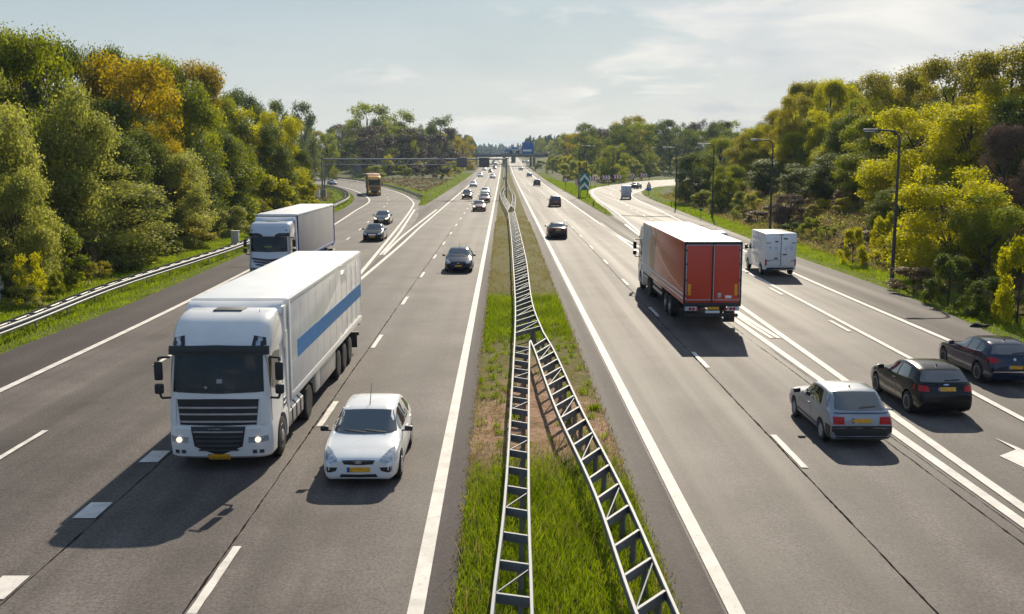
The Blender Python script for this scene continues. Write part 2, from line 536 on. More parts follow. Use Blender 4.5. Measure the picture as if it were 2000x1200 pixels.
def road_dist(x, y):
    """metres to the nearest asphalt edge (0 on the road and on the median)"""
    x = np.atleast_1d(np.asarray(x, float)); y = np.atleast_1d(np.asarray(y, float))
    fx = np.clip((x - _sx[0]), 0, len(_sx) - 1.001); fy = np.clip((y - _sy[0]), 0, len(_sy) - 1.001)
    i, j = fx.astype(int), fy.astype(int); u, v = fx - i, fy - j
    d = (_SD[j, i] * (1 - u) + _SD[j, i + 1] * u) * (1 - v) + (_SD[j + 1, i] * (1 - u) + _SD[j + 1, i + 1] * u) * v
    out = (x < _sx[0]) | (x > _sx[-1]) | (y < _sy[0]) | (y > _sy[-1])
    if out.any():
        d[out] = np.maximum(XL_MAIN - x[out], x[out] - XR_MAIN)
        far = out & (np.abs(x) > 40) & (y > 300)
        if far.any(): d[far] = _sd_exact(x[far], y[far])
    return np.maximum(d, 0)

def bumps(x, y):
    return (np.sin(x * 0.31 + 1.3) * np.cos(y * 0.23 + 0.4) + 0.6 * np.sin(x * 0.83 + y * 0.57) + 0.4 * np.cos(x * 1.7 - y * 1.3)) * 0.5

def hz(x, y):
    """ground level anywhere"""
    x = np.atleast_1d(np.asarray(x, float)); y = np.atleast_1d(np.asarray(y, float))
    d = road_dist(x, y)
    right = x > 8
    start = np.where(right, 4.0, 7.0)
    slope = np.where(right, np.where(y < 200, 0.12 + 0.28 * np.clip((y - 45) / 30, 0, 1) * np.clip((200 - y) / 40, 0, 1), 0.05), np.where(y < 190, 0.10, 0.05))
    cap = np.where(right, 3.0 + 2.6 * np.clip((y - 45) / 30, 0, 1) * np.clip((200 - y) / 40, 0, 1), 2.5)
    h = np.minimum(np.maximum(d - start, 0) * slope, cap)
    h = h + bumps(x, y) * np.clip((d - 2.0) / 6, 0, 1) * 0.35
    near_gore = np.clip(d / 3.0, 0, 1)
    return zr(y) + h - 0.03 + 0.02 * near_gore

def hz1(x, y): return float(hz(x, y)[0])

# ground sheet
def axis(parts):
    out = []
    for a, b, s in parts:
        out += list(np.arange(a, b, s))
    return np.array(out + [parts[-1][1]])
gx = axis([(-3000, -600, 300), (-600, -140, 40), (-140, -70, 6), (-70, 80, 1.25), (80, 150, 6), (150, 600, 45), (600, 3000, 300)])
gy = axis([(-60, 0, 10), (0, 330, 1.6), (330, 700, 8), (700, 1500, 50), (1500, 7000, 500)])
GX, GY = np.meshgrid(gx, gy)
GZ = hz(GX.ravel(), GY.ravel())
nx, ny = len(gx), len(gy)
gverts = np.c_[GX.ravel(), GY.ravel(), GZ]
idx = np.arange(nx * ny).reshape(ny, nx)
gf = np.c_[idx[:-1, :-1].ravel(), idx[:-1, 1:].ravel(), idx[1:, 1:].ravel(), idx[1:, :-1].ravel()]

def np_mesh(name, v, f, smooth=False):
    me = bpy.data.meshes.new(name)
    n, k = f.shape
    me.vertices.add(len(v)); me.vertices.foreach_set('co', np.ascontiguousarray(v, np.float32).ravel())
    me.loops.add(n * k); me.loops.foreach_set('vertex_index', np.ascontiguousarray(f, np.int32).ravel())
    me.polygons.add(n)
    me.polygons.foreach_set('loop_start', np.arange(0, n * k, k, dtype=np.int32))
    me.polygons.foreach_set('use_smooth', np.full(n, smooth))
    me.update(calc_edges=True)
    return me

def ground_material(name, cols, sc1=0.35, sc2=6.0, dry=None):
    """several soil and turf colours mixed by noise"""
    m = bpy.data.materials.new(name); m.use_nodes = True
    n, l = m.node_tree.nodes, m.node_tree.links
    b = n['Principled BSDF']; b.inputs['Roughness'].default_value = 0.95; b.inputs['Specular IOR Level'].default_value = 0.15
    geo = n.new('ShaderNodeNewGeometry')
    n1 = n.new('ShaderNodeTexNoise'); n1.inputs['Scale'].default_value = sc1; n1.inputs['Detail'].default_value = 8; n1.inputs['Roughness'].default_value = 0.65
    n2 = n.new('ShaderNodeTexNoise'); n2.inputs['Scale'].default_value = sc2; n2.inputs['Detail'].default_value = 6; n2.inputs['Roughness'].default_value = 0.7
    l.new(geo.outputs['Position'], n1.inputs['Vector']); l.new(geo.outputs['Position'], n2.inputs['Vector'])
    rp = n.new('ShaderNodeValToRGB')
    cr = rp.color_ramp
    while len(cr.elements) < len(cols): cr.elements.new(0.5)
    for i, c in enumerate(cols):
        cr.elements[i].position = 0.3 + 0.4 * i / max(1, len(cols) - 1)
        cr.elements[i].color = (*c, 1)
    l.new(n1.outputs['Fac'], rp.inputs[0])
    mr = n.new('ShaderNodeMapRange'); mr.inputs['From Min'].default_value = 0.3; mr.inputs['From Max'].default_value = 0.7
    mr.inputs['To Min'].default_value = 0.55; mr.inputs['To Max'].default_value = 1.45
    l.new(n2.outputs['Fac'], mr.inputs['Value'])
    s_ = n.new('ShaderNodeVectorMath'); s_.operation = 'SCALE'
    l.new(rp.outputs[0], s_.inputs[0]); l.new(mr.outputs[0], s_.inputs['Scale'])
    l.new(s_.outputs[0], b.inputs['Base Color'])
    bp = n.new('ShaderNodeBump'); bp.inputs['Strength'].default_value = 0.8; bp.inputs['Distance'].default_value = 0.08
    l.new(n2.outputs['Fac'], bp.inputs['Height']); l.new(bp.outputs[0], b.inputs['Normal'])
    return m

M_GROUND = ground_material('verge_soil_and_turf', [(0.060, 0.044, 0.022), (0.055, 0.062, 0.014), (0.075, 0.085, 0.015), (0.085, 0.066, 0.030)], 0.18, 4.0)
M_TURF = ground_material('verge_turf', [(0.055, 0.070, 0.014), (0.080, 0.105, 0.016), (0.070, 0.085, 0.018), (0.085, 0.080, 0.025)], 0.6, 6.0)
ground = link_mesh('ground', np_mesh('ground', gverts, gf, True), [M_GROUND, M_TURF])
_c = gverts[gf].mean(axis=1); _d = road_dist(_c[:, 0], _c[:, 1])
ground.data.polygons.foreach_set('material_index', ((_d < np.where(_c[:, 0] > 8, 4.0, 5.5)) & (_c[:, 1] < 420)).astype(np.int32))
ground['kind'] = 'structure'

# road sheets ---------------------------------------------------------
M_ROAD = asphalt('worn_lane_asphalt', (0.102, 0.088, 0.081), 0.38, 0.68, wear=0.5)
M_SHOULDER = asphalt('darker_shoulder_asphalt', (0.062, 0.051, 0.050), 0.10, 0.75)
M_PALE = asphalt('paler_ramp_asphalt', (0.150, 0.133, 0.120), 0.30, 0.70, wear=0.4)
M_TAR = mat('tar_joint', (0.020, 0.017, 0.016), 0.95, var=0.3, spec=0.0)
M_WHITE = mat('road_paint', (0.64, 0.60, 0.55), 0.7, var=0.18, scale=1.7, spec=0.15, bump=0.2, bscale=60)
def wear(m, under):
    """chipped and scuffed paint: the asphalt shows through in specks"""
    n, l = m.node_tree.nodes, m.node_tree.links
    b = n['Principled BSDF']; src = b.inputs['Base Color'].links[0].from_socket
    geo = n.new('ShaderNodeNewGeometry'); q = n.new('ShaderNodeTexNoise'); q.inputs['Scale'].default_value = 9; q.inputs['Detail'].default_value = 8; q.inputs['Roughness'].default_value = 0.8
    l.new(geo.outputs['Position'], q.inputs['Vector'])
    r_ = n.new('ShaderNodeMapRange'); r_.inputs['From Min'].default_value = 0.56; r_.inputs['From Max'].default_value = 0.68; r_.inputs['To Max'].default_value = 0.75
    l.new(q.outputs['Fac'], r_.inputs['Value'])
    mx = n.new('ShaderNodeMixRGB'); mx.inputs[2].default_value = (*under, 1)
    l.new(r_.outputs[0], mx.inputs[0]); l.new(src, mx.inputs[1]); l.new(mx.outputs[0], b.inputs['Base Color'])
wear(M_WHITE, (0.15, 0.13, 0.12))

Z_RAMP, Z_MAIN, Z_SH, Z_TAR, Z_MARK = 0.006, 0.014, 0.022, 0.027, 0.033
ys = list(np.arange(NEAR, 700, 6.0)) + list(np.arange(700, 3000, 60))
def strip(x0, x1, y0, y1, z, name, m):
    yy = [y0] + [y for y in ys if y0 < y < y1] + [y1]
    return ribbon([(x0, y) for y in yy], [(x1, y) for y in yy], z, name, m)
strip(XL_MAIN, XM_L, NEAR, 2900, Z_MAIN, 'carriageway_road', M_ROAD)
strip(XM_R, XR_MAIN, NEAR, 2900, Z_MAIN, 'carriageway_road', M_ROAD)
def pair_ribbon(A, B, z, name, m, n=220):
    return ribbon(resample(dense(A, 2), n), resample(dense(B, 2), n), z, name, m)
pair_ribbon(L_OUT, RR_EDGE, Z_RAMP, 'ramp_road', M_ROAD)
pair_ribbon(R_OUT, RL_EDGE, Z_RAMP, 'ramp_road', M_ROAD)
# shoulders (darker, less worn)
def trim(P, y1):
    return [p for p in P if p[1] < y1]
pair_ribbon(trim(L_OUT, 300), trim([p + np.array((-0.12, 0)) for p in L_LINE], 300), Z_SH, 'road_shoulder', M_SHOULDER)
pair_ribbon(trim(R_OUT, 300), trim([p + np.array((0.12, 0)) for p in RO_LINE], 300), Z_SH, 'road_shoulder', M_SHOULDER)
strip(-1.35, XM_L, NEAR, 900, Z_SH, 'road_shoulder', M_SHOULDER)
strip(XM_R, 3.7, NEAR, 900, Z_SH, 'road_shoulder', M_SHOULDER)
strip(XL_MAIN, -9.25, 140, 900, Z_SH, 'road_shoulder', M_SHOULDER)
strip(11.0, XR_MAIN, 118, 900, Z_SH, 'road_shoulder', M_SHOULDER)
# gore asphalt between the carriageway and the ramp
pair_ribbon([np.array((-9.1, 62)), xy(G(814, 428)), GORE_L + np.array((0.2, -1.5))], [np.array((-9.0, 62)), xy(G(838, 428)), np.array((-9.3, 160))], Z_SH + 0.002, 'gore_road', M_SHOULDER, 30)
pair_ribbon([np.array((11.2, 44)), xy(G(1190, 452)), np.array((11.1, 131))], [np.array((11.3, 44)), xy(G(1240, 452)), GORE_R + np.array((-0.2, -1.5))], Z_SH + 0.002, 'gore_road', M_SHOULDER, 30)
# paler newer surface of the right ramp beyond the joint
J0, J1 = xy(G(1211, 422)), xy(G(1323, 425))
a_ = [J0] + [p for p in RL_LINE if p[1] > J0[1] + 4]
b_ = [J1] + [p for p in RO_LINE if p[1] > J1[1] + 4]
pair_ribbon(b_, a_, Z_SH - 0.003, 'ramp_road', M_PALE, 120)

# median strip
def median_material():
    """turf, bare sand and dry ground follow each other along the strip with ragged limits"""
    m = bpy.data.materials.new('median_turf_sand_and_dry_ground'); m.use_nodes = True
    n, l = m.node_tree.nodes, m.node_tree.links
    b = n['Principled BSDF']; b.inputs['Roughness'].default_value = 0.95; b.inputs['Specular IOR Level'].default_value = 0.1
    geo = n.new('ShaderNodeNewGeometry'); sp = n.new('ShaderNodeSeparateXYZ'); l.new(geo.outputs['Position'], sp.inputs[0])
    def noise(scale, det=7):
        q = n.new('ShaderNodeTexNoise'); q.inputs['Scale'].default_value = scale; q.inputs['Detail'].default_value = det; q.inputs['Roughness'].default_value = 0.68
        l.new(geo.outputs['Position'], q.inputs['Vector']); return q.outputs['Fac']
    def math_(op, a_, b_, c_=None):
        q = n.new('ShaderNodeMath'); q.operation = op
        for i, v in enumerate((a_, b_, c_)):
            if v is None: continue
            if isinstance(v, (int, float)): q.inputs[i].default_value = v
            else: l.new(v, q.inputs[i])
        return q.outputs[0]
    big, fine = noise(0.9), noise(7.0)
    def cols(src, cs):
        rp = n.new('ShaderNodeValToRGB'); cr = rp.color_ramp
        while len(cr.elements) < len(cs): cr.elements.new(0.5)
        for i, c in enumerate(cs):
            cr.elements[i].position = 0.32 + 0.36 * i / (len(cs) - 1); cr.elements[i].color = (*c, 1)
        l.new(src, rp.inputs[0]); return rp.outputs[0]
    dry = cols(big, [(0.15, 0.10, 0.058), (0.13, 0.11, 0.036), (0.115, 0.115, 0.026), (0.20, 0.14, 0.08)])
    sand = cols(big, [(0.26, 0.155, 0.10), (0.34, 0.215, 0.145), (0.23, 0.14, 0.085), (0.15, 0.12, 0.05)])
    turf = cols(big, [(0.06, 0.075, 0.014), (0.09, 0.105, 0.018), (0.11, 0.10, 0.03)])
    yy_ = math_('ADD', sp.outputs['Y'], math_('MULTIPLY', math_('SUBTRACT', big, 0.5), 9.0))
    # the middle of the strip carries the sand farther
    xm = math_('ABSOLUTE', math_('SUBTRACT', sp.outputs['X'], 1.05), 0)
    def step(lo, hi, src=None):
        q = n.new('ShaderNodeMapRange'); q.interpolation_type = 'SMOOTHSTEP'
        q.inputs['From Min'].default_value = lo; q.inputs['From Max'].default_value = hi
        l.new(src if src is not None else yy_, q.inputs['Value']); return q.outputs[0]
    def mix(f, a_, b_):
        q = n.new('ShaderNodeMixRGB'); l.new(f, q.inputs[0]); l.new(a_, q.inputs[1]); l.new(b_, q.inputs[2]); return q.outputs[0]
    c = mix(step(22.5, 27.0), turf, sand)
    ys2 = math_('ADD', yy_, math_('MULTIPLY', xm, 4.0))
    c = mix(step(34.0, 41.0, ys2), c, dry)
    c = mix(step(39.5, 43.5), c, turf)
    c = mix(step(53.0, 60.0), c, dry)
    mr = n.new('ShaderNodeMapRange'); mr.inputs['From Min'].default_value = 0.3; mr.inputs['From Max'].default_value = 0.7
    mr.inputs['To Min'].default_value = 0.6; mr.inputs['To Max'].default_value = 1.4; l.new(fine, mr.inputs['Value'])
    s_ = n.new('ShaderNodeVectorMath'); s_.operation = 'SCALE'; l.new(c, s_.inputs[0]); l.new(mr.outputs[0], s_.inputs['Scale'])
    l.new(s_.outputs[0], b.inputs['Base Color'])
    bp = n.new('ShaderNodeBump'); bp.inputs['Strength'].default_value = 0.9; bp.inputs['Distance'].default_value = 0.06
    l.new(fine, bp.inputs['Height']); l.new(bp.outputs[0], b.inputs['Normal'])
    return m
M_MEDIAN = median_material()
rr = random.Random(3)
yy = list(np.arange(NEAR, 420, 0.5))
edge_l = [(XM_L - 0.06 + 0.05 * math.sin(y * 2.1) + rr.uniform(-.05, .05), y) for y in yy]
edge_r = [(XM_R + 0.06 + 0.05 * math.sin(y * 1.7) + rr.uniform(-.05, .05), y) for y in yy]
def median_mesh():
    n = 15
    vs = []; fs = []
    for (a, b) in zip(edge_l, edge_r):
        for k in range(n):
            t = k / (n - 1)
            x = a[0] + (b[0] - a[0]) * t
            y = a[1]
            e = min(t, 1 - t) * 4
            vs.append((x, y, float(zr(y)) + 0.017 + min(1, e) * (0.06 + 0.05 * float(bumps(x * 3, y * 2.2)) + rr.uniform(-.012, .012))))
    for j in range(len(yy) - 1):
        for k in range(n - 1):
            i = j * n + k
            fs.append((i, i + 1, i + n + 1, i + n))
    return np_mesh('median_ground', np.array(vs), np.array(fs), True)
me_med = median_mesh()
med = link_mesh('median_ground', me_med, M_MEDIAN)
med['kind'] = 'structure'
# painted markings --------------------------------------------------------
mk = MB()
rag = random.Random(11)
def line(pts, w, z=Z_MARK, step=3.0, wob=0.0):
    P = dense(pts, step)
    A, B = offset(P, -w / 2), offset(P, w / 2)
    vs = []
    for a, b in zip(A, B):
        ja, jb = rag.uniform(-wob, wob), rag.uniform(-wob, wob)
        vs.append((a[0] + ja, a[1], float(zr(a[1])) + z)); vs.append((b[0] + jb, b[1], float(zr(b[1])) + z))
    mk.add(vs, [(2 * i, 2 * i + 1, 2 * i + 3, 2 * i + 2) for i in range(len(P) - 1)])
def dashes(pts, w, first, length, pitch, z=Z_MARK, n=400, wob=0.012):
    _, tot = sub_path(pts, 0, 1)
    s = first
    while s + length < tot and n > 0:
        P, _ = sub_path(pts, s, s + length, 0.5)
        line(list(P), w, z, 0.5, wob)
        s += pitch; n -= 1
def straight(x, y1=2600): return [(x, y) for y in np.arange(NEAR, 700, 8)] + [(x, y) for y in np.arange(700, y1, 60)]
def y_of(px, py): return G(px, py).y

XD1 = float(np.mean([G(642, 808).x, G(420, 1130).x, G(740, 665).x]))
XE1 = float(np.mean([G(806, 1180).x, G(880, 830).x, G(938, 560).x]))
XB = float(np.mean([G(302, 895).x, G(180, 1000).x]))
line(straight(XE1), 0.28)
dashes(straight(XD1), 0.17, y_of(642, 835) - 24 - NEAR, 3.0, 12.0)
dashes(straight(XB), 0.48, y_of(180, 1015) - 12 - NEAR, 1.0, 4.0, n=8)
XD3 = G(305, 713).x
dashes(straight(XD3, 60), 0.16, y_of(20, 905) - 24 - NEAR, 3.0, 12.0, n=7)
line([p for p in L_LINE], 0.28)
# left ramp lane dashes further up
LD = [xy(v) for v in Gs([(640, 497), (700, 452), (742, 414), (757, 397), (760, 390), (755, 383), (735, 374), (702, 365), (683, 361)])]
dashes(LD, 0.16, 1.5, 3.0, 12.0)
# main left edge line + ramp edge line + V between them
line([(XB, 62)] + [(x, y) for x, y in [(G(780, 482).x, G(780, 482).y)]] + [(-8.95, y) for y in np.arange(110, 700, 8)] + [(-8.95, y) for y in np.arange(700, 2600, 60)], 0.26)
line([np.array((XB - 0.25, 62))] + RR_LINE[1:], 0.26)
tipL = xy(G(748, 499))
line([tipL, xy(G(781, 467)), xy(G(814, 440)), xy(G(853, 410))], 0.26)
line([tipL + np.array((-0.18, 0)), xy(G(780, 456)), xy(G(790, 441)), xy(G(810, 410))], 0.26)
# right side
XE2 = float(np.mean([G(1432, 1190).x, G(1200, 730).x]))
XD2 = float(np.mean([G(1545, 885).x, G(1368, 703).x, G(1276, 612).x]))
line(straight(XE2), 0.28)
dashes(straight(XD2), 0.17, y_of(1578, 916) - 24 - NEAR, 3.0, 12.0)
XR1 = float(np.mean([G(2000, 1025).x, G(1574, 720).x, G(1421, 619).x]))
line([(XR1, y) for y in np.arange(NEAR, 90, 8)] + [(10.9, y) for y in np.arange(110, 700, 8)] + [(10.9, y) for y in np.arange(700, 2600, 60)], 0.27)
line(RL_LINE, 0.27)
tipR = xy(G(1510, 662))
line([tipR, xy(G(1430, 612)), xy(G(1300, 513)), xy(G(1206, 460)), xy(G(1172, 436))], 0.26)
line([tipR + np.array((0.2, 0)), xy(G(1437, 609)), xy(G(1320, 510)), xy(G(1247, 459)), xy(G(1221, 439))], 0.28)
R3 = [np.array((15.0, NEAR))] + [xy(v) for v in Gs([(2000, 822), (1775, 700), (1445, 525), (1370, 487)])]
line(R3, 0.22)
R3b = [p + np.array((-0.42, 0)) for p in R3]
dashes(R3b, 0.17, y_of(1668, 649) - 24 - NEAR, 3.0, 12.0, n=7)
RD = [xy(v) for v in Gs([(1310, 455), (1268, 428), (1225, 403), (1204, 390), (1193, 381), (1193, 376), (1200, 371.5), (1225, 364.5), (1300, 357)])]
dashes(RD, 0.18, 1.0, 3.0, 9.0)
line([p for p in RO_LINE], 0.26)
# direction arrow at the right edge of the picture (points away, bent to the left)
ax, ay = G(1985, 925).x, G(1985, 925).y
A0 = G(1942, 857); A1 = G(1990, 880); A2 = G(1952, 893); A3 = G(2012, 922)
def poly_mark(P, z=Z_MARK):
    mk.add([(p[0], p[1], z) for p in P], [tuple(range(len(P)))])
poly_mark([A0, G(1996, 880), G(2040, 905), G(2060, 930), G(2030, 930), G(1952, 893), G(1984, 880.5)])
poly_mark([G(1952, 895), G(2028, 932), G(2060, 932), G(2060, 955), G(2012, 925)], Z_MARK + .004)
marks = mk.build('road_markings', M_WHITE, angle=0, fixn=False)
marks['kind'] = 'structure'
for f in marks.data.polygons:
    if f.normal.z < 0: f.flip()

# tar joints, cracks and the expansion joints
tj = MB()
def crack(pts, w, wob, step=0.35):
    P = dense(pts, step)
    A = []
    off = 0.0; thick = 1.0
    for i, p in enumerate(P):
        off = 0.93 * off + rag.uniform(-wob, wob) * .35
        thick = 0.8 * thick + 0.2 * rag.uniform(-0.4, 2.2)
        ww = w * max(0.12, thick) * rag.uniform(0.5, 1.5)
        A.append(((p[0] + off - ww / 2, p[1]), (p[0] + off + ww / 2, p[1])))
    tj.add([(q[0], q[1], float(zr(q[1])) + Z_TAR) for ab in A for q in ab], [(2 * i, 2 * i + 1, 2 * i + 3, 2 * i + 2) for i in range(len(A) - 1)])
crack([(XD1 - 0.16, 12), (XD1 - 0.14, 110)], 0.030, 0.014, .16)
crack([(XB + 0.30, 12), (XB + 0.28, 60)], 0.022, 0.012, .16)
crack([(XD2 - 0.13, 12), (XD2 - 0.12, 120)], 0.032, 0.014, .16)
crack([(XR1 - 0.55, 14), (XR1 - 0.5, 60)], 0.020, 0.016, .16)
crack([(XR1 - 0.25, 15), (XR1 - 0.22, 40)], 0.014, 0.02, .16)
def joint(p, q, w):
    a, b = np.array(p), np.array(q)
    tj.add([(a[0], a[1], Z_TAR), (b[0], b[1], Z_TAR), (b[0], b[1] + w, Z_TAR), (a[0], a[1] + w, Z_TAR)], [(0, 1, 2, 3)])
joint(J0, J1, 0.7)
joint((-19, 70.2), (-13, 70.4), 0.12)
tar = tj.build('road_joints', M_TAR, angle=0, fixn=False)
tar['kind'] = 'structure'
# ------------------------------------------------------------------ vehicle materials
P_WHITE = paint('white_car_paint', (0.80, 0.80, 0.79))
P_TRUCKWHITE = paint('white_lorry_paint', (0.76, 0.745, 0.72), 0.34, 0.5, 0.06)
P_SILVER = paint('silver_paint', (0.29, 0.315, 0.355), 0.3, 0.7, metal=0.35)
P_BLACK = paint('black_paint', (0.004, 0.0035, 0.005), 0.22, 0.25, spec=0.3)
P_NAVY = paint('dark_blue_paint', (0.005, 0.011, 0.036), 0.20, 0.55, spec=0.4)
P_NAVYLIGHT = paint('mid_blue_paint', (0.05, 0.09, 0.16))
P_MAROON = paint('dark_red_paint', (0.09, 0.012, 0.014))
P_MAUVE = paint('mauve_red_paint', (0.16, 0.05, 0.075))
P_GREY = paint('grey_paint', (0.010, 0.012, 0.018), 0.20, 0.55, spec=0.4)
P_LIGHTSILVER = paint('light_silver_paint', (0.55, 0.58, 0.62), 0.3, 0.8, metal=0.2)
P_RED = paint('lorry_red_paint', (0.60, 0.055, 0.022), 0.38, 0.15)
P_ORANGE = paint('orange_cab_paint', (0.85, 0.40, 0.045), 0.35, 0.5)
P_BROWNRED = paint('rust_red_tarpaulin', (0.22, 0.05, 0.035), 0.55, 0.0)
P_BROWN = paint('brown_box_paint', (0.13, 0.07, 0.05), 0.5, 0.0)
M_GLASS = mat('tinted_window_glass', (0.012, 0.018, 0.024), 0.03, 0, 0.4, 1.5, 1.0, 1.0, rvar=0.01)
M_GLASS.node_tree.nodes['Principled BSDF'].inputs['Coat IOR'].default_value = 1.75
M_GLASS_T = mat('lorry_window_glass', (0.010, 0.012, 0.011), 0.05, 0, 0.8, 1.6, 0.4, 0.0, rvar=0.02)
M_PLASTIC = mat('black_plastic', (0.018, 0.018, 0.019), 0.45)
M_GREYPL = mat('grey_plastic', (0.06, 0.06, 0.065), 0.5)
M_RUBBER = mat('tyre_rubber', (0.017, 0.016, 0.016), 0.75, var=0.3, scale=9)
M_ALLOY = mat('alloy_wheel', (0.45, 0.45, 0.46), 0.35, 0.6)
M_CAP = mat('grey_wheel_cover', (0.33, 0.33, 0.34), 0.5, 0.1)
M_CHROME = mat('chrome_trim', (0.65, 0.66, 0.68), 0.15, 0.9)
M_LAMP = mat('headlamp_glass', (0.38, 0.41, 0.45), 0.12, 0.25, 0.45, 14, 0.8, 1.0)
M_LAMPON = mat('lit_headlamp', (0.9, 0.85, 0.7), 0.2, 0, 0.1, 3, emit=(1.0, 0.80, 0.50), estr=1.1)
M_TAIL = mat('red_tail_lamp', (0.42, 0.008, 0.008), 0.3, 0, 0.35, 16, 0.3, 0.15)
M_AMBER = mat('amber_lamp', (0.55, 0.17, 0.02), 0.2, 0, 0.2, 8)
M_PLATE = mat('yellow_plate', (0.72, 0.36, 0.02), 0.45, 0, 0.22, 14)
M_PLATEBLUE = mat('blue_plate_band', (0.02, 0.06, 0.28), 0.5)
M_CHASSIS = mat('chassis_black', (0.025, 0.024, 0.024), 0.6, var=0.4, scale=5)
M_ALU = mat('brushed_aluminium', (0.50, 0.50, 0.51), 0.38, 0.75, 0.15, 4)
M_ROOFW = mat('box_roof_white', (0.82, 0.82, 0.80), 0.4, 0, 0.04, 0.8)
M_BLUESTRIPE = mat('blue_stripe_film', (0.008, 0.15, 0.40), 0.45, 0, 0.06, 2, 0.2)
M_CURTAIN = mat('grey_curtain', (0.40, 0.38, 0.38), 0.5, 0, 0.08, 0.7, bump=0.35, bscale=1.2)
M_GREYPANEL = mat('grey_graphic_film', (0.48, 0.50, 0.54), 0.3, 0, 0.1, 0.8)
M_GOLD = mat('golden_graphic_film', (0.55, 0.33, 0.10), 0.35, 0, 0.3, 1.4)
M_WHITEFILM = mat('white_graphic_film', (0.78, 0.77, 0.75), 0.4)
M_REFL = mat('amber_reflector', (0.80, 0.35, 0.02), 0.4, 0, 0.15, 10)
M_PALEINK = mat('faded_print', (0.55, 0.60, 0.70), 0.4, 0, 0.35, 6)

def bvh_of(me):
    bm = bmesh.new(); bm.from_mesh(me)
    t = BVHTree.FromBMesh(bm); bm.free(); return t

def patch(bvh, top, bot, ax, sgn, m, name, parent, n=10, rows=5, off=0.006, skirt=0.03, start=None):
    """panel lying on a body: lofted between two 2-D polylines seen along an axis ('x' or 'y' or 'z'), cast onto the body"""
    T, B = resample2(top, n), resample2(bot, n)
    grid = []
    for j in range(rows):
        t = j / (rows - 1)
        for i in range(n):
            q = T[i] * (1 - t) + B[i] * t
            if ax == 'y': o = Vector((q[0], -5 if sgn > 0 else 25, q[1])); d = Vector((0, sgn, 0))
            elif ax == 'x': o = Vector((-5 * sgn, q[0], q[1])); d = Vector((sgn, 0, 0))
            else: o = Vector((q[0], q[1], 9)); d = Vector((0, 0, -1))
            h, nn, _, _ = bvh.ray_cast(o, d)
            if h is None:
                h, nn, _, _ = bvh.find_nearest(Vector((q[0], grid[-1][0].y if grid else 0, q[1])) if ax == 'y' else (Vector((grid[-1][0].x if grid else 0, q[0], q[1])) if ax == 'x' else Vector((q[0], q[1], 1.4))))
            if nn.dot(d) > 0: nn = -nn
            grid.append((h, nn))
    # smooth the normals a little so the patch reads as one pane
    mb = MB()
    vs = [h + nn * off for h, nn in grid]
    fs = [(j * n + i, j * n + i + 1, (j + 1) * n + i + 1, (j + 1) * n + i) for j in range(rows - 1) for i in range(n - 1)]
    loop = [i for i in range(n)] + [j * n + n - 1 for j in range(1, rows)] + [(rows - 1) * n + i for i in range(n - 2, -1, -1)] + [j * n for j in range(rows - 2, 0, -1)]
    k = len(vs)
    vs += [grid[i][0] - grid[i][1] * skirt for i in loop]
    L = len(loop)
    fs += [(loop[i], loop[(i + 1) % L], k + (i + 1) % L, k + i) for i in range(L)]
    mb.add(vs, fs)
    return mb.build(name, m, parent, angle=50)

def resample2(pts, n):
    if len(pts) == 1: return np.array([pts[0]] * n, float)
    return resample(pts, n)

def boolean_cut(me, cutters):
    """cut cylinders (mesh) out of a closed body"""
    a = bpy.data.objects.new('tmp_body', me); COL.objects.link(a)
    c = bpy.data.objects.new('tmp_cut', cutters); COL.objects.link(c)
    md = a.modifiers.new('b', 'BOOLEAN'); md.operation = 'DIFFERENCE'; md.object = c; md.solver = 'EXACT'
    bpy.context.view_layer.update()
    dg = bpy.context.evaluated_depsgraph_get()
    out = bpy.data.meshes.new_from_object(a.evaluated_get(dg))
    bpy.data.objects.remove(a); bpy.data.objects.remove(c)
    bm = bmesh.new(); bm.from_mesh(out)
    for e in bm.edges: e.smooth = not (len(e.link_faces) == 2 and e.calc_face_angle(0) > R(32))
    for f in bm.faces: f.smooth = True
    bm.to_mesh(out); bm.free()
    out.materials.clear()
    return out

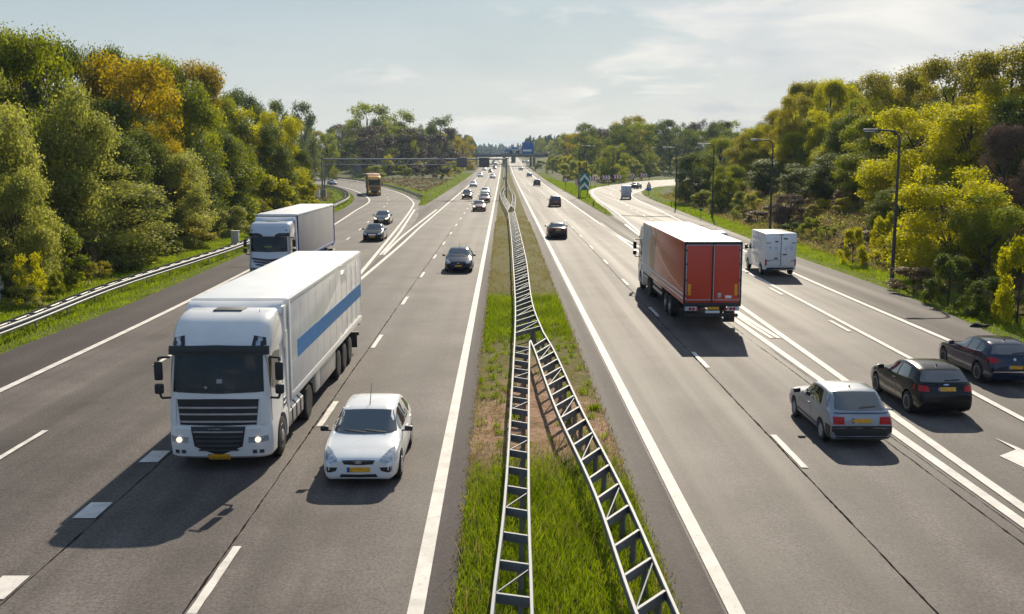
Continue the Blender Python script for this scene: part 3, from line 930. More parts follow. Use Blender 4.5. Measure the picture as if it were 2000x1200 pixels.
def wheel_meshes(r, w, style):
    t = MB()
    t.lathe_x([(-w * .5, r * .62), (-w * .5, r * .9), (-w * .42, r * .985), (-w * .2, r), (w * .2, r), (w * .42, r * .985), (w * .5, r * .9), (w * .5, r * .62)], n=28)
    rim = MB()
    f = w * .5
    if style == 'alloy':
        rim.lathe_x([(f * .3, 0.01), (f * .3, r * .60), (f * .96, r * .66), (f * 1.02, r * .62), (f * .75, r * .58), (f * .70, r * .58)], n=28, close=False, mi=1)
        rim.lathe_x([(f * .3, r * .16), (f * .98, r * .15), (f * 1.0, 0.005)], n=16, close=False)
        for k in range(5):
            a = 2 * math.pi * k / 5 + .3
            M = Matrix.Rotation(a, 3, 'X')
            rim.box(M @ Vector((f * .85, 0, r * .38)), (f * .2, r * .17, r * .5), 0.01, M=M)
        rim.lathe_x([(f * .95, r * .665), (f * 1.05, r * .64), (f * .95, r * .575)], n=28, close=False)
    elif style == 'cover':
        rim.lathe_x([(f * .8, r * .66), (f * 1.05, r * .62), (f * 1.0, r * .45), (f * 1.12, r * .2), (f * 1.12, .01)], n=28, close=False)
        for k in range(8):
            a = 2 * math.pi * k / 8
            M = Matrix.Rotation(a, 3, 'X')
            rim.box(M @ Vector((f * 1.03, 0, r * .52)), (f * .06, r * .1, r * .09), 0.0, mi=1, M=M)
    elif style == 'truck_front':
        rim.lathe_x([(f * .5, r * .64), (f * 1.02, r * .60), (f * .7, r * .5), (f * .85, r * .34), (f * 1.15, r * .26), (f * 1.2, .01)], n=28, close=False)
        for k in range(10):
            a = 2 * math.pi * k / 10
            rim.tube((f * .85, r * .34 * math.cos(a), r * .34 * math.sin(a)), (f * 1.05, r * .34 * math.cos(a), r * .34 * math.sin(a)), r * .035, n=6)
            rim.tube((f * .74, r * .45 * math.cos(a + .3), r * .45 * math.sin(a + .3)), (f * .80, r * .45 * math.cos(a + .3), r * .45 * math.sin(a + .3)), r * .045, n=8, mi=1)
    else:   # deep dished rear wheel
        rim.lathe_x([(f * .6, r * .66), (f * 1.0, r * .62), (f * .1, r * .55), (f * .05, r * .3), (f * .5, r * .2), (f * .5, .01)], n=28, close=False)
    return t.mesh('wheel'), rim.mesh('rim')

WH = {}
def add_wheel(parent, x, y, r, w, style, side, rim_m=None):
    key = (round(r, 3), round(w, 3), style)
    if key not in WH:
        WH[key] = wheel_meshes(r, w, style)
        WH[key][0].materials.append(M_RUBBER)
        WH[key][1].materials.append(rim_m or M_ALLOY); WH[key][1].materials.append(M_PLASTIC)
    tm, rm = WH[key]
    o = bpy.data.objects.new('wheel', tm); COL.objects.link(o); o.parent = parent
    o.location = (x, y, r); o.rotation_euler = (0, 0, 0 if side > 0 else math.pi)
    q = bpy.data.objects.new('rim', rm); COL.objects.link(q); q.parent = o
    if rim_m: 
        q.material_slots[0].link = 'OBJECT'; q.material_slots[0].material = rim_m
    return o

def interp(tab, y):
    return float(np.interp(y, [p[0] for p in tab], [p[1] for p in tab]))

def make_car(name, label, cat, p, pm):
    """p: measures. Front of the car at y=0, facing -Y; the rear at y=L."""
    L, W, H = p['L'], p['W'], p['H']
    top, belt = p['top'], p['belt']
    zf = p.get('floor', 0.20)
    rail = p.get('rail', 0.70) * W / 2
    plan = p.get('plan', [(0, .74), (.05, .81), (.16, .88), (.45, .95), (1.0, .985), (1.6, 1.0), (L - 1.2, 1.0), (L - .6, .965), (L - .15, .90), (L - .05, .86), (L, .80)])
    t = thing(name, label, cat)
    st = sorted(set([0, .02, .05, .1, .16, .24, .34] + list(np.arange(.45, L - .4, .085)) + [L - .36, L - .26, L - .17, L - .1, L - .05, L - .02, L]))
    zt = np.array([interp(top, y) for y in st])
    zs = zt.copy()
    for _ in range(2):
        zs[1:-1] = .25 * zs[:-2] + .5 * zs[1:-1] + .25 * zs[2:]
    rings = []
    nose0, nose1 = p.get('nose', .40), p.get('tailz', .42)
    for i, y in enumerate(st):
        w = interp(plan, y) * W / 2
        z1 = zs[i]; zb = min(interp(belt, y), z1 - 0.02)
        e0 = math.exp(-y / .035); e1 = math.exp(-(L - y) / .03)
        fl = zf + (nose0 - zf) * 0.55 * e0 + (nose1 - zf) * 0.5 * e1
        g = max(0.0, min(1.0, (z1 - zb) / .34 - .1))
        rl = min(rail, .93 * w)
        zr_ = z1 - .055
        half = [(0, fl), (.55 * w, fl), (.88 * w, fl), (.955 * w, fl + .05), (.985 * w, fl + .14), (1.0 * w, fl + (zb - fl) * .45), (.998 * w, fl + (zb - fl) * .68), (.985 * w, zb - .07), (.955 * w, zb)]
        def lp(a, b): return (a[0] + (b[0] - a[0]) * g, a[1] + (b[1] - a[1]) * g)
        u0 = lp((.90 * w, zb + .35 * (z1 - zb)), (.945 * w, zb + .025))
        u1 = lp((.84 * w, zb + .6 * (z1 - zb)), (.945 * w + (rl - .945 * w) * .5, zb + .55 * (zr_ - zb)))
        u2 = lp((.72 * w, zb + .8 * (z1 - zb)), (rl, zr_))
        u3 = lp((.58 * w, zb + .92 * (z1 - zb)), (rl * .93, z1 - .022))
        u4 = lp((.32 * w, zb + .985 * (z1 - zb)), (rl * .6, z1 - .004))
        half += [u0, u1, u2, u3, u4, (0, z1)]
        ring = half + [(-a, b) for a, b in half[-2:0:-1]]
        rings.append([(a, y, b) for a, b in ring])
    n = len(rings[0])
    mb = MB()
    mb.add([q for r_ in rings for q in r_], [(j * n + i, j * n + (i + 1) % n, (j + 1) * n + (i + 1) % n, (j + 1) * n + i) for j in range(len(rings) - 1) for i in range(n)] + [tuple(range(n))[::-1], tuple(range((len(rings) - 1) * n, len(rings) * n))])
    me = mb.mesh('body')
    rw = p.get('r', .32); fx, rx = p['fa'], p['ra']
    cut = MB()
    for yy_ in (fx, rx):
        for s in (-1, 1):
            cut.lathe_x([(-.17, rw + .055), (.17, rw + .055)], c=(s * (W / 2 - .10), yy_, rw + .015), n=36)
    body = boolean_cut(me, cut.mesh('cut'))
    bo = link_mesh('body', body, [pm], t)
    bv = bvh_of(body)
    # dark wheel housings
    for yy_ in (fx, rx):
        for s in (-1, 1):
            add_wheel(t, s * (W / 2 - .115), yy_, rw, p.get('tw', .205), p.get('wheel', 'alloy'), s, p.get('rim_m'))
    # glass
    ws = p['wind']       # (y cowl, y roof)
    z0, z1 = interp(top, ws[0]) + .015, interp(top, ws[1]) - .03
    wb_, wt = .945 * W / 2 * .93 - .05, rail - .035
    def arc(w, z, dz): return [(-w, z - dz), (-w * .6, z - dz * .25), (0, z), (w * .6, z - dz * .25), (w, z - dz)]
    wsh = patch(bv, arc(wt, z1, .02), arc(wb_, z0, -.02), 'y', 1, M_GLASS, 'windscreen', t, 16, 9, .008)
    rg = p['rearw']
    z0r, z1r = rg[0], rg[1]
    rb_, rt = rg[2] * W / 2, rg[3] * W / 2
    rgl = patch(bv, arc(rt, z1r, .02), arc(rb_, z0r, .0), 'y', -1, M_GLASS, 'rear_window', t, 14, 7, .008)
    for s in (1, -1):
        for k, (tp, bt) in enumerate(p['side']):
            patch(bv, tp, bt, 'x', -s, M_GLASS, 'side_window', t, 10, 6, .007)
    # wipers
    wz = z0 + .02
    for s, x0, x1 in ((1, .05, -.52), (1, .55, .0)):
        patch(bv, [(x0 * .95, wz + .012), (x1 * .95, wz + .055)], [(x0 * .95, wz - .008), (x1 * .95, wz + .035)], 'y', 1, M_PLASTIC, 'wiper', t, 6, 2, .02, .02)
    # front
    for s in (1, -1):
        for q in p.get('lamps', []):
            o = patch(bv, [(s * a, b) for a, b in q[0]], [(s * a, b) for a, b in q[1]], 'y', 1, p.get('lamp_m', M_LAMP), 'headlight', t, 7, 5, .008)
        for q in p.get('fogs', []):
            patch(bv, [(s * a, b) for a, b in q[0]], [(s * a, b) for a, b in q[1]], 'y', 1, p.get('fog_m', M_PLASTIC), 'fog_lamp_recess', t, 6, 4, .006)
        for q in p.get('tails', []):
            patch(bv, [(s * a, b) for a, b in q[0]], [(s * a, b) for a, b in q[1]], 'y', -1, M_TAIL, 'tail_light', t, 6, 5, .008)
    for q in p.get('grille', []):
        patch(bv, q[0], q[1], 'y', 1, q[2] if len(q) > 2 else M_PLASTIC, 'grille', t, 12, 4, .007)
    for q in p.get('rear_trim', []):
        patch(bv, q[0], q[1], 'y', -1, q[2], q[3], t, 14, 4, .009)
    for q in p.get('side_trim', []):
        for s in (1, -1):
            patch(bv, q[0], q[1], 'x', -s, q[2], q[3], t, 16, 3, .008)
    for sgn, z in ((1, p.get('plate_f')), (-1, p.get('plate_r'))):
        if z is None: continue
        pl = patch(bv, [(-.26, z + .055), (.26, z + .055)], [(-.26, z - .055), (.26, z - .055)], 'y', sgn, M_PLATE, 'number_plate', t, 6, 3, .02, .02)
        c = -1 if sgn > 0 else 1
        # the band sits at the reader's left
        a_, b2 = (-.262, -.20) if sgn > 0 else (.262, .20)
        patch(bv, [(a_, z + .056), (b2, z + .056)], [(a_, z - .056), (b2, z - .056)], 'y', sgn, M_PLATEBLUE, 'plate_band', pl, 3, 2, .023, .02)
    if p.get('badge'):
        sgn, z, w_, h_ = p['badge']
        ang = np.linspace(math.pi, 0, 7)
        patch(bv, [(w_ * math.cos(a), z + h_ * math.sin(a)) for a in ang], [(w_ * math.cos(a), z - h_ * math.sin(a)) for a in ang], 'y', sgn, M_CHROME, 'badge', t, 9, 4, .014, .02)
    # mirrors
    my = p['mirror']; zb = interp(belt, my)
    for s in (1, -1):
        m_ = MB()
        m_.box((s * (W / 2 + .10), my, zb + .09), (.20, .10, .135), .04)
        m_.box((s * (W / 2 - .02), my + .01, zb + .04), (.10, .05, .035), .01)
        m_.build('mirror', p.get('mirror_m', pm), t)
    # handles
    for y_ in p.get('handles', []):
        for s in (1, -1):
            patch(bv, [(y_, interp(belt, y_) - .075), (y_ + .17, interp(belt, y_) - .07)], [(y_, interp(belt, y_) - .10), (y_ + .17, interp(belt, y_) - .095)], 'x', -s, p.get('handle_m', pm), 'door_handle', t, 4, 2, .03, .03)
    # door shut lines
    for y_ in p.get('seams', []):
        for s in (1, -1):
            zb = interp(belt, y_)
            patch(bv, [(y_, zb), (y_ + .012, zb)], [(y_ + .02, zf + .12), (y_ + .032, zf + .12)], 'x', -s, M_PLASTIC, 'door_seam', t, 2, 5, .003, .01)
    if p.get('aerial'):
        ay_, lean = p['aerial']
        z_ = interp(top, ay_)
        MB().tube((0, ay_, z_ - .02), (0, ay_ + lean, z_ + (.45 if lean > .2 else .06)), .012 if lean > .2 else .03, .004, 6).build('aerial', M_PLASTIC, t)
    if p.get('rear_wiper'):
        z_ = p['rear_wiper']
        patch(bv, [(.02, z_ + .03), (-.42, z_ + .05)], [(.02, z_ + .005), (-.42, z_ + .03)], 'y', -1, M_PLASTIC, 'rear_wiper', t, 6, 2, .022, .03)
    for q in p.get('extra', []):
        q(t, bv)
    return t

# ------------------------------------------------------------------ the car types
HATCH = dict(L=4.34, W=1.84, H=1.47, fa=.88, ra=3.52, r=.315, rail=.69, floor=.19,
    top=[(0, .66), (.04, .70), (.2, .765), (.55, .86), (.95, .955), (1.06, .985), (2.02, 1.40), (2.2, 1.44), (2.7, 1.475), (3.3, 1.45), (3.75, 1.37), (3.95, 1.28), (4.2, 1.02), (4.28, .92), (4.33, .80), (4.34, .74)],
    belt=[(0, .60), (.5, .80), (1.2, .92), (2.4, .97), (3.6, 1.03), (4.1, .95), (4.34, .70)],
    wind=(1.03, 2.06), rearw=(1.03, 1.33, .62, .60),
    side=[([(1.50, 1.03), (1.9, 1.25), (2.18, 1.345), (2.42, 1.37)], [(1.50, 1.0), (1.9, 1.005), (2.2, 1.01), (2.42, 1.015)]),
          ([(2.50, 1.372), (2.9, 1.385), (3.25, 1.36), (3.34, 1.34)], [(2.50, 1.02), (2.8, 1.03), (3.1, 1.045), (3.3, 1.06)]),
          ([(3.40, 1.325), (3.6, 1.28), (3.72, 1.22)], [(3.38, 1.08), (3.6, 1.12), (3.72, 1.18)])],
    lamps=[([(.50, .70), (.66, .80), (.80, .845)], [(.47, .63), (.64, .60), (.815, .62)])],
    fogs=[([(.48, .50), (.62, .505), (.76, .51)], [(.52, .42), (.64, .385), (.76, .38)])],
    grille=[([(-.38, .665), (0, .675), (.38, .665)], [(-.33, .575), (0, .555), (.33, .575)]), ([(-.40, .345), (0, .335), (.40, .345)], [(-.44, .275), (0, .265), (.44, .275)])],
    tails=[([(.62, .98), (.78, 1.0)], [(.66, .78), (.80, .80)])],
    plate_f=.45, plate_r=.72, badge=(1, .62, .085, .035), mirror=1.50, mirror_m=M_PLASTIC, handles=[2.25, 3.05], seams=[1.38, 2.46, 3.36],
    aerial=(2.2, .42), wheel='cover')

def make_hatch():
    return make_car('passenger_car', 'white five-door hatchback beside the white lorry, dark wing mirrors', 'car', HATCH, P_WHITE)

OLDHATCH = dict(L=4.15, W=1.70, H=1.41, fa=.82, ra=3.36, r=.285, rail=.77, floor=.21, tw=.18,
    top=[(0, .68), (.03, .74), (.3, .80), (.9, .87), (1.15, .90), (1.3, .93), (2.0, 1.33), (2.15, 1.375), (2.6, 1.41), (3.1, 1.40), (3.40, 1.36), (4.03, .99), (4.08, .965), (4.11, .93), (4.13, .80), (4.15, .74)],
    belt=[(0, .62), (.5, .74), (1.2, .85), (2.4, .885), (3.5, .92), (3.95, .90), (4.15, .70)],
    plan=[(0, .82), (.05, .88), (.16, .93), (.45, .965), (1.0, .985), (1.6, 1.0), (3.2, 1.0), (3.8, .975), (4.05, .965), (4.12, .955), (4.15, .93)],
    wind=(1.3, 2.04), rearw=(.985, 1.345, .90, .73),
    side=[([(1.55, .95), (1.85, 1.14), (2.12, 1.28), (2.42, 1.305)], [(1.55, .92), (1.9, .925), (2.2, .93), (2.42, .935)]),
          ([(2.50, 1.31), (2.8, 1.315), (3.02, 1.30)], [(2.50, .94), (2.85, .95), (3.2, .97)])],
    lamps=[([(.46, .67), (.72, .68)], [(.46, .56), (.74, .56)])],
    grille=[([(-.42, .66), (.42, .66)], [(-.42, .58), (.42, .58)])],
    tails=[([(.46, .83), (.60, .835), (.745, .83)], [(.46, .64), (.60, .64), (.76, .64)])],
    plate_f=.40, plate_r=.735, mirror=1.48, mirror_m=M_PLASTIC, handles=[2.22], handle_m=M_PLASTIC, seams=[1.32, 2.47],
    aerial=(3.0, .12), rear_wiper=1.02, wheel='cover', rim_m=M_CAP,
    rear_trim=[([(-.785, .595), (0, .60), (.785, .595)], [(-.785, .27), (0, .26), (.785, .27)], M_PLASTIC, 'bumper'),
               ([(-.78, .545), (0, .55), (.78, .545)], [(-.78, .53), (0, .535), (.78, .53)], M_ALU, 'bumper_strip'),
               ([(-.70, .93), (0, .935), (.70, .93)], [(-.71, .905), (0, .905), (.71, .905)], M_GREYPL, 'spoiler_lip')],
    side_trim=[([(1.2, .42), (3.0, .42)], [(1.2, .36), (3.0, .36)], M_GREYPL, 'rubbing_strip'),
               ([(1.18, .30), (3.0, .30)], [(1.18, .24), (3.0, .24)], M_PLASTIC, 'sill_trim'),
               ([(3.74, .595), (4.11, .595)], [(3.74, .29), (4.11, .27)], M_PLASTIC, 'bumper_corner')])

THREEDOOR = dict(L=4.21, W=1.77, H=1.43, fa=.86, ra=3.44, r=.315, rail=.73, floor=.19,
    top=[(0, .68), (.04, .72), (.3, .80), (.9, .91), (1.2, .95), (1.35, .98), (2.1, 1.355), (2.3, 1.40), (2.75, 1.43), (3.2, 1.415), (3.6, 1.35), (3.75, 1.30), (4.08, 1.0), (4.12, .96), (4.18, .80), (4.21, .70)],
    belt=[(0, .62), (.5, .78), (1.2, .90), (2.4, .95), (3.5, 1.0), (3.95, .97), (4.21, .66)],
    wind=(1.33, 2.14), rearw=(1.03, 1.31, .80, .66),
    side=[([(1.66, .985), (1.95, 1.16), (2.2, 1.30), (2.52, 1.33)], [(1.66, .955), (2.0, .965), (2.3, .97), (2.52, .98)]),
          ([(2.60, 1.335), (2.9, 1.34), (3.2, 1.31)], [(2.60, .985), (2.95, 1.0), (3.35, 1.03)])],
    lamps=[([(.46, .70), (.72, .78)], [(.46, .60), (.76, .62)])],
    grille=[([(-.26, .66), (.26, .66)], [(-.2, .34), (.2, .34)])],
    tails=[([(.53, .935), (.68, .945), (.815, .93)], [(.50, .78), (.66, .775), (.83, .79)])],
    plate_f=.45, plate_r=.845, badge=(-1, .965, .09, .018), mirror=1.56, handles=[2.36], seams=[1.40, 2.56], handle_m=M_CHROME,
    aerial=(3.3, .12), rear_wiper=1.045, wheel='alloy',
    side_trim=[([(1.64, .945), (2.4, .965), (3.4, 1.02)], [(1.64, .93), (2.4, .95), (3.4, 1.005)], M_CHROME, 'window_trim')])

FIVEDOOR = dict(L=4.32, W=1.77, H=1.42, fa=.78, ra=3.47, r=.325, rail=.68, floor=.18,
    top=[(0, .66), (.04, .70), (.3, .81), (.9, .92), (1.35, .98), (1.5, 1.0), (2.2, 1.35), (2.4, 1.39), (2.9, 1.42), (3.4, 1.40), (3.75, 1.345), (3.9, 1.29), (4.18, 1.02), (4.22, .97), (4.29, .80), (4.32, .70)],
    belt=[(0, .62), (.5, .80), (1.3, .91), (2.4, .955), (3.6, 1.02), (4.0, .99), (4.32, .66)],
    wind=(1.48, 2.24), rearw=(1.045, 1.305, .78, .64),
    side=[([(1.82, 1.0), (2.05, 1.14), (2.3, 1.285), (2.55, 1.315)], [(1.82, .97), (2.1, .975), (2.35, .98), (2.55, .985)]),
          ([(2.63, 1.32), (3.0, 1.33), (3.2, 1.315)], [(2.63, .99), (3.0, 1.0), (3.2, 1.01)]),
          ([(3.26, 1.305), (3.45, 1.27), (3.62, 1.2)], [(3.26, 1.02), (3.45, 1.04), (3.68, 1.1)])],
    lamps=[([(.46, .70), (.74, .78)], [(.46, .60), (.78, .62)])],
    grille=[([(-.30, .66), (-.03, .66)], [(-.28, .52), (-.03, .52)]), ([(.03, .66), (.30, .66)], [(.03, .52), (.28, .52)])],
    tails=[([(.54, .93), (.68, .945), (.80, .93)], [(.56, .79), (.68, .77), (.82, .78)])],
    plate_f=.42, plate_r=.64, badge=(-1, .89, .045, .045), mirror=1.66, handles=[2.38, 3.05], seams=[1.52, 2.59, 3.22],
    aerial=(3.4, .12), rear_wiper=1.05, wheel='alloy',
    rear_trim=[([(-.70, .50), (.70, .50)], [(-.70, .475), (.70, .475)], M_CHROME, 'bumper_strip')],
    side_trim=[([(1.78, .955), (2.6, .975), (3.6, 1.07)], [(1.78, .945), (2.6, .965), (3.6, 1.06)], M_CHROME, 'window_trim')])

SALOON = dict(L=4.72, W=1.84, H=1.45, fa=.92, ra=3.65, r=.33, rail=.67, floor=.18,
    top=[(0, .66), (.04, .71), (.3, .80), (.9, .92), (1.3, .98), (1.45, 1.01), (2.2, 1.38), (2.4, 1.42), (2.8, 1.45), (3.2, 1.42), (3.5, 1.34), (4.15, 1.06), (4.3, 1.03), (4.6, 1.02), (4.66, .98), (4.70, .80), (4.72, .70)],
    belt=[(0, .62), (.5, .80), (1.3, .91), (2.4, .95), (3.6, .985), (4.2, .97), (4.72, .66)],
    wind=(1.43, 2.24), rearw=(1.08, 1.36, .68, .56),
    side=[([(1.80, 1.0), (2.05, 1.16), (2.3, 1.31), (2.6, 1.34)], [(1.80, .97), (2.1, .975), (2.35, .975), (2.6, .98)]),
          ([(2.68, 1.345), (3.0, 1.335), (3.3, 1.26), (3.6, 1.12)], [(2.68, .985), (3.0, .99), (3.3, 1.0), (3.6, 1.02)])],
    lamps=[([(.46, .70), (.62, .76), (.78, .80)], [(.46, .60), (.62, .60), (.80, .64)])],
    grille=[([(-.36, .68), (.36, .68)], [(-.30, .52), (.30, .52)], M_CHROME), ([(-.5, .36), (.5, .36)], [(-.5, .28), (.5, .28)])],
    tails=[([(.52, .92), (.68, .93), (.84, .92)], [(.50, .76), (.66, .75), (.86, .79)])],
    plate_f=.43, plate_r=.82, mirror=1.66, handles=[2.42, 3.2], seams=[1.5, 2.64, 3.5], wheel='alloy')

MPV = dict(L=4.42, W=1.83, H=1.68, fa=.88, ra=3.58, r=.32, rail=.71, floor=.20,
    top=[(0, .72), (.04, .77), (.3, .86), (.8, .98), (1.1, 1.08), (1.9, 1.50), (2.2, 1.61), (2.7, 1.68), (3.4, 1.67), (3.95, 1.60), (4.1, 1.53), (4.3, 1.06), (4.35, .96), (4.40, .80), (4.42, .70)],
    belt=[(0, .66), (.5, .86), (1.2, .98), (2.4, 1.04), (3.6, 1.07), (4.1, 1.05), (4.42, .68)],
    wind=(1.08, 2.02), rearw=(1.10, 1.52, .70, .64),
    side=[([(1.50, 1.09), (1.9, 1.36), (2.2, 1.52), (2.45, 1.56)], [(1.50, 1.05), (1.9, 1.06), (2.2, 1.07), (2.45, 1.075)]),
          ([(2.53, 1.565), (2.9, 1.58), (3.3, 1.57)], [(2.53, 1.08), (2.9, 1.09), (3.3, 1.1)]),
          ([(3.38, 1.565), (3.7, 1.54), (3.95, 1.48)], [(3.38, 1.11), (3.7, 1.12), (4.0, 1.15)])],
    lamps=[([(.46, .76), (.62, .86), (.78, .92)], [(.46, .66), (.62, .66), (.80, .70)])],
    grille=[([(-.38, .72), (.38, .72)], [(-.34, .62), (.34, .62)]), ([(-.5, .42), (.5, .42)], [(-.5, .32), (.5, .32)])],
    tails=[([(.68, 1.22), (.80, 1.24)], [(.68, .84), (.84, .86)])],
    plate_f=.50, plate_r=.80, mirror=1.42, handles=[2.3, 3.2], seams=[1.3, 2.49, 3.34], wheel='alloy', rear_wiper=1.13)
# ------------------------------------------------------------------ lorries
M_SIGNPAPER = mat('paper_card', (0.35, 0.36, 0.35), 0.6)
M_YELLOWCARD = mat('yellow_card', (0.22, 0.22, 0.04), 0.6, 0, 0.4, 12)
M_SEAM = mat('panel_seam_strip', (0.70, 0.70, 0.68), 0.4)  # slightly greyer strips marking the seams between trailer panels
P_REDWAVY = mat('lorry_red_side_sheet', (0.50, 0.044, 0.024), 0.30, 0, 0.06, 1.2, 0.5, 0.3, bump=0.05, bscale=1.1)
def section(z, yf, w, yr, rf, rb, bulge, n=6):
    pts = []
    # front right .. going round: start front centre to the right
    for k in range(5):
        x = (w - rf) * k / 4.0
        pts.append((x, yf + bulge * (x / w) ** 2))
    for k in range(1, n + 1):
        a = math.pi / 2 * k / n
        pts.append((w - rf + rf * math.sin(a), yf + bulge * ((w - rf) / w) ** 2 + rf * (1 - math.cos(a))))
    pts.append((w, (yf + yr) / 2))
    for k in range(n + 1):
        a = math.pi / 2 * k / n
        pts.append((w - rb + rb * math.cos(a), yr - rb + rb * math.sin(a)))
    pts += [(w * .5, yr)]
    half = pts
    left = [(-x, y) for x, y in reversed(half[1:])]
    return [(x, y, z) for x, y in half + [(0, yr)] + left]

def cab_body(secs):
    rings = [section(*s) for s in secs]
    n = len(rings[0])
    mb = MB()
    mb.add([q for r_ in rings for q in r_], [(j * n + i, j * n + (i + 1) % n, (j + 1) * n + (i + 1) % n, (j + 1) * n + i) for j in range(len(rings) - 1) for i in range(n)] + [tuple(range(n))[::-1], tuple(range((len(rings) - 1) * n, len(rings) * n))])
    return mb.mesh('cab_body')

CAB_A = [(.30, .12, 1.19, 2.2, .34, .05, .10), (.36, .04, 1.235, 2.2, .36, .05, .10), (.60, .0, 1.25, 2.2, .36, .05, .10), (1.05, .0, 1.25, 2.2, .36, .05, .10), (1.10, .035, 1.235, 2.2, .34, .05, .10), (1.85, .08, 1.225, 2.2, .34, .05, .10), (2.4, .16, 1.20, 2.2, .32, .05, .10),
         (2.86, .25, 1.19, 2.2, .32, .05, .10), (2.95, .24, 1.21, 2.2, .36, .05, .12), (3.10, .33, 1.215, 2.2, .38, .05, .14), (3.30, .44, 1.21, 2.2, .40, .06, .15), (3.47, .58, 1.195, 2.2, .42, .08, .16), (3.60, .78, 1.17, 2.2, .44, .1, .16), (3.69, 1.02, 1.13, 2.2, .42, .12, .14), (3.735, 1.30, 1.05, 2.15, .35, .14, .10)]
CAB_B = [(.30, .12, 1.19, 2.2, .30, .05, .07), (.36, .04, 1.235, 2.2, .32, .05, .07), (.60, .0, 1.25, 2.2, .32, .05, .07), (1.15, .0, 1.25, 2.2, .32, .05, .07), (1.20, .03, 1.235, 2.2, .30, .05, .07), (1.9, .06, 1.225, 2.2, .30, .05, .07), (2.4, .12, 1.21, 2.2, .28, .05, .07),
         (2.86, .20, 1.20, 2.2, .28, .05, .07), (2.98, .20, 1.21, 2.2, .30, .05, .08), (3.18, .26, 1.21, 2.2, .30, .05, .08), (3.38, .34, 1.20, 2.2, .32, .06, .09), (3.52, .46, 1.18, 2.2, .34, .08, .10), (3.60, .62, 1.14, 2.2, .36, .1, .10), (3.64, .86, 1.06, 2.15, .34, .12, .08)]

